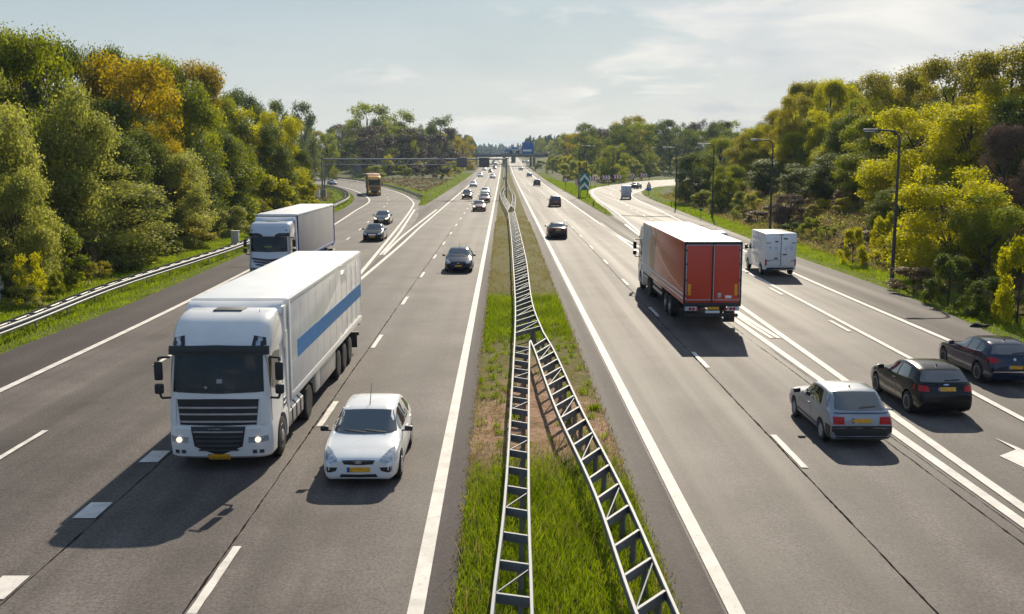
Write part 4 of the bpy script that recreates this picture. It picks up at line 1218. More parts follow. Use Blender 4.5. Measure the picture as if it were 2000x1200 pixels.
def make_cab(t, style, pm, lamps_on=True, grille_m=None):
    """driver's cab of a lorry, front at y=0; all parts parented to the lorry t"""
    secs = CAB_A if style == 'a' else CAB_B
    me = cab_body(secs)
    cut = MB()
    for s in (-1, 1):
        cut.lathe_x([(-.3, .60), (.3, .60)], c=(s * 1.15, 1.42, .50), n=36)
    body = boolean_cut(me, cut.mesh('cut'))
    link_mesh('cab', body, [pm], t)
    bv = bvh_of(body)
    gm = grille_m or M_PLASTIC
    patch(bv, [(-1.06, 2.80), (0, 2.83), (1.06, 2.80)], [(-1.09, 1.93), (0, 1.90), (1.09, 1.93)], 'y', 1, M_GLASS_T, 'windscreen', t, 18, 8, .012)
    for k, (cx_, cz_, w_, h_, m_) in enumerate(((.05, 2.20, .13, .10, M_SIGNPAPER), (.30, 2.04, .22, .07, M_GREYPL), (-.28, 2.05, .07, .05, M_SIGNPAPER)) if style == 'a' else ((-.05, 2.22, .42, .09, M_YELLOWCARD),)):
        patch(bv, [(cx_ - w_ / 2, cz_ + h_ / 2), (cx_ + w_ / 2, cz_ + h_ / 2)], [(cx_ - w_ / 2, cz_ - h_ / 2), (cx_ + w_ / 2, cz_ - h_ / 2)], 'y', 1, m_, 'windscreen_card', t, 3, 2, .016, .005)
    if style == 'a':
        patch(bv, [(-1.13, 2.98), (0, 3.02), (1.13, 2.98)], [(-1.13, 2.80), (0, 2.80), (1.13, 2.80)], 'y', 1, M_PLASTIC, 'sun_visor', t, 18, 5, .11, .12)
    else:
        for s in (-1, 1):
            patch(bv, [(s * .38, 2.93), (s * .60, 3.0), (s * 1.13, 3.0)], [(s * .38, 2.82), (s * .60, 2.82), (s * 1.13, 2.82)], 'y', 1, M_PLASTIC, 'sun_visor', t, 10, 4, .10, .12)
        patch(bv, [(-.36, 2.93), (.36, 2.93)], [(-.36, 2.82), (.36, 2.82)], 'y', 1, pm, 'sun_visor', t, 10, 4, .11, .12)
    for s in (-1, 1):
        patch(bv, [(.46, 2.70), (1.0, 2.78), (1.55, 2.72)], [(.42, 2.02), (.9, 1.88), (1.5, 1.98)], 'x', -s, M_GLASS_T, 'door_window', t, 10, 6, .01)
        patch(bv, [(.40, 2.78), (.413, 2.78)], [(.40, 1.15), (.413, 1.15)], 'x', -s, M_PLASTIC, 'door_seam', t, 2, 6, .006)
        patch(bv, [(1.66, 2.85), (1.672, 2.85)], [(1.66, 1.15), (1.672, 1.15)], 'x', -s, M_PLASTIC, 'door_seam', t, 2, 6, .006)
        patch(bv, [(1.30, 1.66), (1.58, 1.68)], [(1.30, 1.60), (1.58, 1.62)], 'x', -s, M_PLASTIC, 'door_handle', t, 4, 2, .03)
        patch(bv, [(1.75, 1.40), (2.0, 1.40)], [(1.75, 1.34), (2.0, 1.34)], 'x', -s, M_PLASTIC, 'air_vent', t, 4, 2, .012)
        patch(bv, [(1.75, 1.26), (2.0, 1.26)], [(1.75, 1.20), (2.0, 1.20)], 'x', -s, M_PLASTIC, 'air_vent', t, 4, 2, .012)
        # head and roof lamps
        hl = patch(bv, [(s * .72, .84), (s * 1.17, .86)], [(s * .72, .70), (s * 1.17, .72)], 'y', 1, M_LAMP, 'headlight', t, 8, 4, .012)
        if lamps_on:
            h_ = bv.ray_cast(Vector((s * .95, -5, .78)), Vector((0, 1, 0)))[0]
            MB().lathe_x([(-.03, .068), (.03, .068)], n=14).build('bulb', M_LAMPON, hl).matrix_local = Matrix.Translation((s * .95, h_.y - .01, .78)) @ Matrix.Rotation(math.pi / 2, 4, 'Z')
        for xx in (.86, 1.02):
            patch(bv, [(s * (xx - .05), .52), (s * (xx + .05), .52)], [(s * (xx - .05), .43), (s * (xx + .05), .43)], 'y', 1, M_GREYPL, 'fog_lamp', t, 4, 3, .012)
        if style == 'a':
            rl = patch(bv, [(s * .84, 3.26), (s * 1.10, 3.20)], [(s * .80, 2.99), (s * 1.13, 3.02)], 'y', 1, M_PLASTIC, 'roof_lamp', t, 6, 5, .012)
            for (xx, zz) in ((.98, 3.17), (.95, 3.07)):
                patch(bv, [(s * (xx - .05), zz + .05), (s * (xx + .05), zz + .05)], [(s * (xx - .05), zz - .05), (s * (xx + .05), zz - .05)], 'y', 1, M_LAMP, 'lens', rl, 4, 4, .025)
        else:
            patch(bv, [(s * .96, 3.22), (s * 1.06, 3.22)], [(s * .96, 3.16), (s * 1.06, 3.16)], 'y', 1, M_PLASTIC, 'roof_lamp', t, 4, 3, .012)
        # mirrors
        m_ = MB()
        X = s * 1.46
        m_.box((X, .30, 2.42), (.20, .12, .46), .05)
        m_.box((X, .30, 1.98), (.22, .14, .26), .07)
        m_.path([(s * 1.20, .42, 2.74), (X, .34, 2.74), (X, .32, 2.66)], [.028, .028, .028], 8)
        m_.path([(X, .32, 1.86), (X * .97, .34, 1.74), (s * 1.20, .40, 1.74)], [.028, .028, .028], 8)
        m_.build('mirror', M_PLASTIC, t)
    # grilles
    if style == 'a':
        patch(bv, [(-.98, 1.76), (0, 1.78), (.98, 1.76)], [(-.92, 1.14), (0, 1.12), (.92, 1.14)], 'y', 1, gm, 'upper_grille', t, 14, 6, .012)
        for zz in (1.56, 1.40, 1.22):
            patch(bv, [(-.94, zz + .02), (0, zz + .028), (.94, zz + .02)], [(-.94, zz - .02), (0, zz - .012), (.94, zz - .02)], 'y', 1, M_ALU if grille_m is None else pm, 'grille_bar', t, 14, 3, .04)
        patch(bv, [(-.66, 1.10), (0, 1.11), (.66, 1.10)], [(-.58, .62), (0, .38), (.58, .62)], 'y', 1, gm, 'lower_grille', t, 14, 8, .014)
        for zz in (.98, .86, .75, .64, .53):
            w = .60 - (.98 - zz) * .28
            patch(bv, [(-w, zz + .018), (w, zz + .018)], [(-w, zz - .018), (w, zz - .018)], 'y', 1, M_GREYPL if zz < .9 else M_ALU, 'grille_bar', t, 10, 2, .03)
        for s in (-1, 1):
            patch(bv, [(s * 1.00, 1.80), (s * 1.16, 1.74)], [(s * 1.0, 1.15), (s * 1.17, 1.15)], 'y', 1, pm, 'corner_deflector', t, 5, 5, .04, .06)
    else:
        for k, (zt_, zb_, w) in enumerate(((1.52, 1.38, 1.06), (1.34, 1.22, .98), (1.16, 1.05, .84))):
            patch(bv, [(-w, zt_ + .06), (0, zt_ - .04), (w, zt_ + .06)], [(-w * .96, zb_ + .08), (0, zb_ - .06), (w * .96, zb_ + .08)], 'y', 1, M_GREYPL, 'grille', t, 14, 4, .016)
        patch(bv, [(-1.12, .98), (0, .92), (1.12, .98)], [(-1.12, .34), (0, .34), (1.12, .34)], 'y', 1, M_GREYPL, 'lower_bumper', t, 14, 6, .014)
        for s in (-1, 1):
            patch(bv, [(s * .82, .66), (s * 1.14, .68)], [(s * .82, .52), (s * 1.14, .54)], 'y', 1, M_LAMP, 'fog_lamp', t, 6, 3, .022)
    pl = patch(bv, [(-.26, .42), (.26, .42)], [(-.26, .31), (.26, .31)], 'y', 1, M_PLATE, 'number_plate', t, 6, 3, .05, .05)
    patch(bv, [(-.262, .421), (-.205, .421)], [(-.262, .309), (-.205, .309)], 'y', 1, M_PLATEBLUE, 'plate_band', pl, 3, 2, .054, .05)
    for x0, x1 in ((.1, -.75), (.9, .15)):
        patch(bv, [(x0, 1.985), (x1, 2.03)], [(x0, 1.96), (x1, 2.005)], 'y', 1, M_PLASTIC, 'wiper', t, 8, 2, .035, .03)
    # roof hatch, aerial and the air deflector behind the roof
    MB().box((0, 1.55, 3.745 if style == 'a' else 3.645), (.72, .55, .05), .02).build('roof_hatch', M_GREYPL if style == 'a' else M_PLASTIC, t)
    MB().tube((.80, 1.25, 3.55), (.80, 1.30, 3.78), .012, .006, 6).build('aerial', M_PLASTIC, t)
    df = MB()
    n = 14
    vs = []
    for i in range(n):
        x = -1.2 + 2.4 * i / (n - 1)
        e = (abs(x) / 1.2) ** 2
        for (yy, zz) in ((1.78, 3.66 - .04 * e), (2.0, 3.79 + .03 * e), (2.26, 3.85 + .02 * e), (2.28, 3.78), (2.05, 3.60), (1.86, 3.54)):
            vs.append((x, yy, zz))
    fs = [(i * 6 + j, i * 6 + (j + 1) % 6, (i + 1) * 6 + (j + 1) % 6, (i + 1) * 6 + j) for i in range(n - 1) for j in range(6)]
    fs += [tuple(range(6)), tuple(range((n - 1) * 6, n * 6))]
    df.add(vs, fs)
    for s in (-1, 1):
        df.box((s * 1.215, 2.20, 3.2), (.05, .42, 1.1), .02)
    df.build('air_deflector', pm, t)
    for s in (-1, 1):
        MB().box((s * 1.225, 2.28, 2.0), (.05, .34, 2.2), .02).build('side_fairing', pm, t)
    return bv

def trailer_frame(t, y0, Lb, axles, drive, front, rim_f, z0=1.18, tanks=True, box_side=None):
    ch = MB()
    for s in (-1, 1):
        ch.box((s * .42, 3.6, .86), (.10, 3.6, .26))
        ch.box((s * .55, y0 + 1 + (Lb - 1) / 2, z0 - .16), (.12, Lb - 1.2, .26))
        ch.box((s * .95, y0 + 4.2, z0 - .62), (.12, .12, .9))
    for a in axles + drive + [front]:
        ch.tube((-1.0, a, .5), (1.0, a, .5), .09, n=10)
        ch.box((0, a, .75), (1.0, .3, .35))
    ch.box((0, y0 + 1.2, z0 - .1), (1.6, 1.6, .12))
    ch.build('chassis', M_CHASSIS, t)
    for s in (-1, 1):
        add_wheel(t, s * 1.09, front, .51, .30, 'truck_front', s)
        for a in drive:
            add_wheel(t, s * 1.00, a, .51, .48, 'truck_rear', s)
        for a in axles:
            add_wheel(t, s * 1.06, a, .50, .36, 'truck_rear' if not rim_f else 'truck_front', s)
    if tanks:
        for s in (-1, 1):
            tk = MB()
            tk.prism([(s * .62, .42), (s * 1.18, .42), (s * 1.24, .50), (s * 1.24, .88), (s * 1.12, 1.0), (s * .62, 1.0)], 2.30, 4.20, 'y')
            o = tk.build('fuel_tank', M_ALU, t, 40)
            for yy in (2.7, 3.25, 3.8):
                MB().prism([(s * .61, .41), (s * 1.19, .41), (s * 1.255, .495), (s * 1.255, .885), (s * 1.13, 1.015), (s * .61, 1.015)], yy, yy + .05, 'y').build('tank_strap', M_CHASSIS, o, 40)
    for a in drive:
        for s in (-1, 1):
            mud = MB()
            pts = [(a - .62, .62), (a - .5, .95), (a, 1.1), (a + .5, .95), (a + .62, .62)]
            for i in range(4):
                (ya, za), (yb, zb) = pts[i], pts[i + 1]
                q = Matrix.Rotation(math.atan2(zb - za, yb - ya), 3, 'X')
                mud.box((s * 1.0, (ya + yb) / 2, (za + zb) / 2), (.5, math.hypot(yb - ya, zb - za) + .02, .03), M=q)
            mud.build('mudguard', M_CHASSIS, t)

def rear_frame(t, ye, z0, lamp_dz=-.12, width=2.5):
    b = MB()
    b.box((0, ye - .18, .62), (2.35, .12, .14), .02)
    for s in (-1, 1):
        b.box((s * .6, ye - .2, .85), (.1, .1, .5))
    b.build('rear_bumper', M_CHASSIS, t)
    for s in (-1, 1):
        lc = MB().box((s * .93, ye - .06, z0 + lamp_dz), (.52, .10, .19), .02).build('tail_lamp_cluster', M_GREYPANEL, t)
        for k in (0, 1):
            o = MB().lathe_x([(-.02, .065), (.015, .06), (.02, .02)], n=16).build('lens', M_TAIL, lc)
            o.matrix_local = Matrix.Translation((s * (.82 + .15 * k), ye - .005, z0 + lamp_dz)) @ Matrix.Rotation(math.pi / 2, 4, 'Z')
        MB().box((s * .95, ye - .9, .45), (.5, .03, .5)).build('mudflap', M_CHASSIS, t)
    p = MB().box((-.05, ye - .03, z0 + lamp_dz + .02), (.52, .03, .12), .005).build('number_plate', M_PLATE, t)

def make_white_lorry():
    t = thing('articulated_lorry', 'large white lorry with a blue stripe along its trailer, headlamps lit', 'lorry')
    make_cab(t, 'a', P_TRUCKWHITE)
    y0, Lb, z0, z1 = 2.50, 13.6, 1.16, 3.87
    trailer_frame(t, y0, Lb, [10.5, 11.8, 13.1], [5.1], 1.42, False, z0)
    bd = MB(); bd.box((0, y0 + Lb / 2, (z0 + z1) / 2), (2.55, Lb, z1 - z0), .035)
    for s in (1, -1):
        for k in range(1, 11):
            bd.box((s * 1.2765, y0 + .3 + k * 1.2, (z0 + z1) / 2), (.004, .012, z1 - z0 - .5), mi=1)
    b = bd.build('trailer_box', [P_TRUCKWHITE, M_SEAM], t)
    MB().box((0, y0 + Lb / 2, z1 + .004), (2.40, Lb - .12, .02), .004).build('trailer_roof', M_ROOFW, t)
    fr = MB()
    for s in (-1, 1):
        fr.box((s * 1.262, y0 + Lb / 2, z0 + .09), (.045, Lb - .05, .20), .012)
        fr.box((s * 1.262, y0 + Lb / 2, z1 - .07), (.04, Lb - .05, .13), .012)
        fr.box((s * 1.258, y0 + .06, (z0 + z1) / 2), (.05, .16, z1 - z0 - .06), .012)
        fr.box((s * 1.258, y0 + Lb - .07, (z0 + z1) / 2), (.05, .14, z1 - z0 - .06), .012)
    fr.build('trailer_frame', P_TRUCKWHITE, t)
    for s in (1, -1):
        x = s * 1.279
        st = MB(); st.prism([(y0 + .95, 2.62), (y0 + Lb - .16, 2.62), (y0 + Lb - .16, 2.14), (y0 + .95, 2.14)], x, x + s * .006, 'x')
        st.build('blue_stripe', M_BLUESTRIPE, t)
        MB().box((s * 1.15, y0 + 6.1, .78), (.12, 2.9, .66), .02).build('side_skirt', M_ALU, t)
        MB().box((s * 1.10, y0 + 4.1, .80), (.26, .75, .62), .03).build('tool_box', M_ALU, t)
        MB().box((s * 1.0, y0 - .012, z1 - .14), (.12, .02, .05), .01).build('marker_lamp', M_PLASTIC, t)
    MB().box((0, y0 - .01, 3.45), (2.3, .03, .5), .01).build('front_panel', M_GREYPANEL, t)
    rear_frame(t, y0 + Lb, z0)
    return t

def make_curtain_lorry(name, label, cab_style, cab_m, curtain_m, roof_m):
    t = thing(name, label, 'lorry')
    make_cab(t, cab_style, cab_m, lamps_on=(cab_style == 'a'), grille_m=M_PLASTIC)
    y0, Lb, z0, z1 = 2.60, 13.6, 1.14, 3.95
    trailer_frame(t, y0, Lb, [10.6, 11.9, 13.2], [5.1], 1.42, False, z0)
    bd = MB(); bd.box((0, y0 + Lb / 2, (z0 + z1) / 2 + .04), (2.50, Lb, z1 - z0 - .1), .05)
    bd.build('curtain', curtain_m, t)
    MB().box((0, y0 + Lb / 2, z1 + .01), (2.54, Lb + .04, .14), .05).build('trailer_roof', roof_m, t)
    fr = MB()
    for s in (-1, 1):
        fr.box((s * 1.255, y0 + Lb / 2, z0 + .03), (.06, Lb, .14), .012)
        fr.box((s * 1.25, y0 + .05, (z0 + z1) / 2), (.07, .14, z1 - z0), .012)
        fr.box((s * 1.25, y0 + Lb - .05, (z0 + z1) / 2), (.07, .12, z1 - z0), .012)
    fr.box((0, y0 - .01, 2.5), (2.3, .03, 2.4), .01)
    fr.build('trailer_frame', M_PLATEBLUE if cab_style == 'b' else curtain_m, t)
    for s in (1, -1):
        tb = MB()
        for k in range(38):
            tb.box((s * 1.262, y0 + .35 + k * .345, z0 - .03), (.012, .05, .20))
        tb.build('strap_row', M_CHASSIS, t)
        MB().box((s * 1.12, y0 + 6.0, .75), (.05, 3.4, .14), .01).build('side_guard', M_ALU, t)
    rear_frame(t, y0 + Lb, z0)
    return t

def make_red_lorry():
    t = thing('articulated_lorry', 'red lorry driving away with double rear doors and a grey disc on its side', 'lorry')
    make_cab(t, 'b', P_WHITE, lamps_on=False)
    y0, Lb, z0, z1 = 2.45, 13.2, 1.13, 3.87
    ye = y0 + Lb
    trailer_frame(t, y0, Lb, [ye - 5.1, ye - 3.8], [4.9], 1.42, True, z0)
    bd = MB(); bd.box((0, y0 + Lb / 2, (z0 + z1) / 2), (2.55, Lb, z1 - z0), .03)
    bd.build('trailer_box', P_REDWAVY, t)
    MB().box((0, y0 + Lb / 2, z1 + .005), (2.50, Lb - .06, .03), .008).build('trailer_roof', M_ROOFW, t)
    # side livery (both sides alike): grey disc segment with a white rim at the front, two white lines along the foot
    for s in (1, -1):
        x = s * 1.276
        cy, cz, rd = y0 + 1.5, 2.5, 1.42
        arc_ = [(cy + 3.0 * math.cos(R(a)), cz + rd * math.sin(R(a))) for a in np.linspace(72, -72, 25)]
        seg = [(y0 + .03, z0 + .03), (y0 + .03, z1 - .04)] + arc_
        g = MB().prism(seg, x, x + s * .004, 'x').build('grey_disc', M_GREYPANEL, t)
        rm = MB()
        for k in range(24):
            (a0, b0), (a1, b1) = arc_[k], arc_[k + 1]
            rm.prism([(a0, b0), (a1, b1), (a1 + .09, b1), (a0 + .09, b0)], x + s * .001, x + s * .006, 'x')
        rm.build('disc_rim', M_WHITEFILM, g)
        gd = [(cy + 2.8 * math.cos(R(a)), cz + (rd - .1) * math.sin(R(a))) for a in np.linspace(52, -52, 13)] + [(cy + 1.35, 1.9), (cy + 1.25, 2.5), (cy + 1.3, 3.1)]
        MB().prism(gd, x + s * .003, x + s * .0075, 'x').build('gold_crescent', M_GOLD, g)
        for zz in (1.53, 1.33):
            MB().prism([(y0 + .03, zz), (ye - .1, zz), (ye - .1, zz + .08), (y0 + .03, zz + .08)], x + s * .002, x + s * .0085, 'x').build('white_line', M_WHITEFILM, t)
        sg = MB()
        for zz in (.98, .70, ):
            sg.box((s * 1.16, 7.4, zz), (.05, 3.0, .17), .01)
        sg.build('side_guard', M_ALU, t)
        MB().box((s * 1.1, 3.4, .75), (.26, 1.5, .55), .03).build('step_box', M_ALU, t)
    # rear doors in a dark frame
    f = MB()
    f.box((0, ye + .012, z1 - .06), (2.53, .04, .12), .008)
    f.box((0, ye + .012, z0 - .02), (2.53, .05, .16), .008)
    for s in (-1, 1): f.box((s * 1.235, ye + .012, (z0 + z1) / 2), (.07, .04, z1 - z0 - .1), .008)
    f.build('door_frame', M_CHASSIS, t)
    for s in (-1, 1):
        d = MB().box((s * .60, ye + .022, (z0 + z1) / 2 + .03), (1.17, .05, z1 - z0 - .30), .012).build('rear_door', P_RED, t)
        e = MB()
        zc, hh = (z0 + z1) / 2 + .03, z1 - z0 - .30
        for sx in (-1, 1): e.box((s * .60 + sx * .572, ye + .052, zc), (.028, .012, hh))
        for sz in (-1, 1): e.box((s * .60, ye + .052, zc + sz * (hh / 2 - .014)), (1.11, .012, .028))
        e.build('edge_strip', M_GREYPANEL, d)
        MB().box((s * 1.02, ye + .05, 1.78), (.13, .012, .50), .003).build('reflector', M_REFL, d)
        h = MB()
        for zz in (1.5, 2.2, 2.9, 3.5): h.box((s * 1.16, ye + .055, zz), (.07, .03, .06), .01)
        h.build('hinge', M_CHASSIS, d)
        if s < 0:   # the right door as seen from behind
            MB().box((-.30, ye + .052, 1.52), (.16, .02, .22), .01).build('lock_plate', M_ALU, d)
            MB().box((-.70, ye + .05, 1.46), (.28, .008, .12), .002).build('sticker', M_WHITEFILM, d)
    MB().tube((.03, ye + .07, z0 + .1), (.03, ye + .07, z1 - .15), .02, n=8).build('locking_bar', M_CHASSIS, t)
    rear_frame(t, ye + .05, z0 - .06, -.14)
    MB().box((-.02, ye + .035, z0 - .34), (.62, .03, .11), .004).build('rear_sign', M_WHITEFILM, t)
    for s in (-1, 1):
        MB().prism([(s * .62 - .09, z0 - .27), (s * .62 + .09, z0 - .27), (s * .62, z0 - .12)], ye - .01, ye + .02, 'y').build('triangle_reflector', M_TAIL, t)
    return t

def make_box_van(name, label):
    t = thing(name, label, 'van')
    # chassis-cab nose
    prof = [(0, .42), (0.02, .75), (.12, .95), (.75, 1.18), (1.55, 2.02), (1.75, 2.12), (2.2, 2.15), (2.2, .36), (.15, .34)]
    def nose_mesh():
        bm = bmesh.new()
        n = len(prof)
        a = [bm.verts.new((-.98 if 1 else 0, y, z)) for y, z in prof]
        b = [bm.verts.new((.98, y, z)) for y, z in prof]
        bm.faces.new(a); bm.faces.new(b[::-1])
        for i in range(n): bm.faces.new((a[i], b[i], b[(i + 1) % n], a[(i + 1) % n]))
        bmesh.ops.recalc_face_normals(bm, faces=bm.faces)
        bmesh.ops.bevel(bm, geom=bm.edges[:], offset=.09, segments=3, affect='EDGES', profile=.5)
        me = bpy.data.meshes.new('cab'); bm.to_mesh(me); bm.free(); return me
    cut = MB()
    for s in (-1, 1): cut.lathe_x([(-.25, .41), (.25, .41)], c=(s * .9, .95, .36), n=30)
    body = boolean_cut(nose_mesh(), cut.mesh('cut'))
    link_mesh('cab', body, [P_WHITE], t)
    bv = bvh_of(body)
    patch(bv, [(-.72, 2.0), (.72, 2.0)], [(-.86, 1.24), (.86, 1.24)], 'y', 1, M_GLASS, 'windscreen', t, 12, 6, .01)
    for s in (1, -1):
        patch(bv, [(1.25, 1.62), (1.5, 1.88), (2.0, 1.92)], [(1.15, 1.34), (1.5, 1.32), (2.0, 1.32)], 'x', -s, M_GLASS, 'door_window', t, 8, 5, .01)
        patch(bv, [(s * .50, .92), (s * .84, 1.02)], [(s * .50, .78), (s * .86, .80)], 'y', 1, M_LAMP, 'headlight', t, 6, 4, .01)
        m_ = MB(); m_.box((s * 1.16, 1.22, 1.52), (.20, .12, .32), .05); m_.box((s * 1.02, 1.24, 1.45), (.2, .05, .06), .01)
        m_.build('mirror', M_PLASTIC, t)
    bx0, bx1 = 1.95, 5.6
    b = MB(); b.box((0, (bx0 + bx1) / 2, 1.66), (2.02, bx1 - bx0, 2.16), .09)
    for s in (1, -1):
        for zz, w, h in ((2.30, 2.2, .22), (1.80, 2.4, .42), (1.22, 1.5, .18)):
            for k in range(int(w / .26)): b.box((s * 1.0115, 2.5 + k * .28, zz), (.003, .17, h), mi=1)
    b.build('box_body', [P_WHITE, M_PALEINK], t)
    sk = MB()
    sk.box((0, 3.9, .50), (1.98, 3.3, .22), .03)
    sk.build('skirt', P_WHITE, t)
    c2 = MB(); c2.box((0, 3.3, .42), (.9, 4.2, .16)); c2.box((0, 5.62, .50), (1.7, .12, .10), .02); c2.box((.72, 5.6, .42), (.5, .3, .04)); c2.tube((-.8, 4.55, .34), (.8, 4.55, .34), .07)
    c2.build('chassis', M_CHASSIS, t)
    ar = MB()
    for s in (-1, 1):
        ar.lathe_x([(-.01, .42), (.02, .42)], c=(s * .99, 4.55, .40), n=28)
    ar.build('wheel_arch', M_CHASSIS, t)
    for s in (-1, 1):
        add_wheel(t, s * .88, .95, .35, .22, 'cover', s)
        add_wheel(t, s * .92, 4.55, .35, .24, 'cover', s)
        d = MB().box((s * .455, bx1 + .012, 1.60), (.87, .03, 1.84), .012).build('rear_door', P_WHITE, t)
        hg = MB()
        for zz in (.98, 2.12): hg.box((s * .80, bx1 + .035, zz), (.30, .02, .045), .006)
        hg.build('hinge', M_GREYPL, d)
        lp = MB().box((s * .93, bx1 + .02, .88), (.10, .04, .40), .01).build('tail_light', M_TAIL, t)
        for k, (px, pz, w, h, m) in enumerate(((s * .68, 1.78, .14, .26, M_PALEINK), (s * .30, 1.76, .14, .22, M_PALEINK))):
            MB().box((px, bx1 + .0285, pz), (w, .004, h)).build('printed_panel', m, d)
    MB().box((0, bx1 + .02, 1.60), (.03, .03, 1.86)).build('door_gap', M_GREYPL, t)
    for (px, pz, w) in ((-.28, 2.38, .26), (.28, 2.2, .2), (-.25, 1.38, .26), (.30, 1.14, .22)):
        MB().box((px, bx1 + .03, pz), (w, .012, .085), .003).build('vent_plate', M_GREYPL, t)
    MB().box((.36, bx1 + .032, 1.03), (.50, .012, .11), .003).build('number_plate', M_GREYPANEL, t)
    MB().box((0, bx1 + .02, 2.62), (.26, .04, .05), .01).build('brake_light', M_TAIL, t)
    MB().box((.1, 3.6, 2.745), (.7, 1.6, .02), .005).build('roof_light', M_GREYPL, t)
    return t

# ------------------------------------------------------------------ place the vehicles
def place(o, px, py, rz=0.0, front=True, L=0):
    """stand a vehicle so that the middle of its front (oncoming) or rear (leaving) end meets the ground at a photo pixel"""
    p = G(px, py, 0.0)
    o.rotation_euler = (0, 0, rz)
    if rz == 0.0:
        o.location = (p.x, p.y, float(zr(p.y)) + .03)
    else:
        d = Vector((math.sin(rz), -math.cos(rz), 0))     # direction the vehicle faces
        if front: q = p
        else: q = p + d * L
        o.location = (q.x, q.y, float(zr(q.y)) + .03)
        o.rotation_euler = (0, 0, rz)
    if abs(p.y) > 250:
        o.rotation_euler[0] = 0
    return o
PI = math.pi

lorry = make_white_lorry(); place(lorry, 429, 923)
hatch = make_hatch(); place(hatch, 701, 957)
curt = make_curtain_lorry('articulated_lorry', 'white cab lorry with a grey curtain trailer behind the blue striped one', 'b', P_LIGHTSILVER, M_CURTAIN, M_WHITEFILM); place(curt, 527, 556)
orange = make_curtain_lorry('articulated_lorry', 'orange cab lorry with a rust red trailer coming round the left ramp', 'a', P_ORANGE, P_BROWNRED, P_BROWNRED); place(orange, 732, 383, R(9))
red = make_red_lorry()
_p = G(1390, 646); red.location = (_p.x, _p.y + 15.75, .03); red.rotation_euler = (0, 0, PI)
van = make_box_van('box_van', 'white box van on the right ramp ahead of the dark hatchbacks')
_p = G(1524, 541); van.location = (_p.x, _p.y + 5.7, .03); van.rotation_euler = (0, 0, PI)
old = make_car('passenger_car', 'old silver hatchback with grey bumper seen from behind', 'car', OLDHATCH, P_SILVER); place(old, 1681, 878, PI, False, 4.15)
three = make_car('passenger_car', 'black three-door hatchback between the silver car and the blue one', 'car', THREEDOOR, P_BLACK); place(three, 1847, 819, PI, False, 4.21)
five = make_car('passenger_car', 'dark blue five-door hatchback cut off by the right edge', 'car', FIVEDOOR, P_NAVY); place(five, 1980, 757, PI, False, 4.32)
sal = make_car('passenger_car', 'black saloon driving away in the middle lane, red tail lamps', 'car', SALOON, P_BLACK); place(sal, 1090, 468, PI, False, 4.72)
mpv = make_car('passenger_car', 'dark red people carrier driving away', 'car', MPV, P_MAROON); place(mpv, 1085, 405, PI, False, 4.42)
def again(src, label, old_p, new_p, px, py, rz=0.0, L=4.4, front=None, lit=False):
    o = dup(src, label=label, swap={old_p: new_p, M_LAMP: M_LAMPON} if lit else {old_p: new_p})
    return place(o, px, py, rz, front if front is not None else (abs(rz) < 1.6), L)
again(hatch, 'dark blue hatchback coming towards the camera alone in its lane', P_WHITE, P_NAVY, 895, 534)
again(sal, 'nearer of the two black saloons following each other down the left ramp', P_BLACK, P_BLACK, 727, 473)
again(sal, 'dark saloon with lamps lit behind another saloon on the left ramp', P_BLACK, P_GREY, 744, 440, lit=True)
again(sal, 'blue saloon far up the left ramp behind the gantry post', P_BLACK, P_NAVYLIGHT, 652, 362.5, R(21))
again(hatch, 'white car half hidden behind the red lorry', P_WHITE, P_WHITE, 1407, 489, PI, 4.3)
again(hatch, 'mauve red hatchback leading the group of oncoming cars', P_WHITE, P_MAUVE, 935.5, 414, lit=True)
again(hatch, 'rosy red hatchback just behind the mauve one', P_WHITE, P_MAROON, 946, 396.5)
again(sal, 'pale silver saloon third in the oncoming row beside the median', P_BLACK, P_LIGHTSILVER, 947.5, 382)
again(mpv, 'dark people carrier with lamps lit in the left oncoming lane', P_MAROON, P_GREY, 912, 390, lit=True)
again(sal, 'light silver estate car behind the dark people carrier', P_BLACK, P_LIGHTSILVER, 924, 366)
again(hatch, 'small white car far away in the left oncoming lane', P_WHITE, P_WHITE, 938, 346.5)
again(sal, 'silver car far away in the oncoming lane beside the median', P_BLACK, P_SILVER, 962, 349)
again(hatch, 'white hatchback far off under the sign boxes of the gantry', P_WHITE, P_LIGHTSILVER, 946, 334)
again(hatch, 'dark small car far off just left of the median lane', P_WHITE, P_GREY, 958, 337.5)
again(mpv, 'black car far off under the end of the gantry', P_MAROON, P_BLACK, 966, 331)
again(mpv, 'pale van very far off left of the gantry post', P_MAROON, P_LIGHTSILVER, 967.5, 325)
again(sal, 'tiny dark car almost under the bridge on the left', P_BLACK, P_GREY, 964, 317.5)
again(hatch, 'tiny pale car almost under the bridge beside the median', P_WHITE, P_LIGHTSILVER, 971.5, 313)
again(mpv, 'dark car with white roof driving away in the right lane', P_MAROON, P_GREY, 1049, 364, PI)
again(hatch, 'grey hatchback driving away farther on in the right lane', P_WHITE, P_SILVER, 1034, 346, PI)
again(hatch, 'white topped car driving away near the bridge', P_WHITE, P_LIGHTSILVER, 1017.5, 333.5, PI)
again(mpv, 'tiny black car behind the brown lorry near the bridge', P_MAROON, P_BLACK, 1004, 318.5, PI)
again(hatch, 'white car on the far slip lane right of the bridge pier, left of two', P_WHITE, P_WHITE, 1023, 318.2, PI)
again(hatch, 'white car on the far slip lane right of the bridge pier, right of two', P_WHITE, P_WHITE, 1030.5, 319.5, PI)
again(sal, 'dark saloon in the bend of the right ramp', P_BLACK, P_GREY, 1237, 369.5, PI - R(24))
again(hatch, 'dark grey car far off on the left carriageway near the bridge, lamps off', P_WHITE, P_GREY, 963, 321)
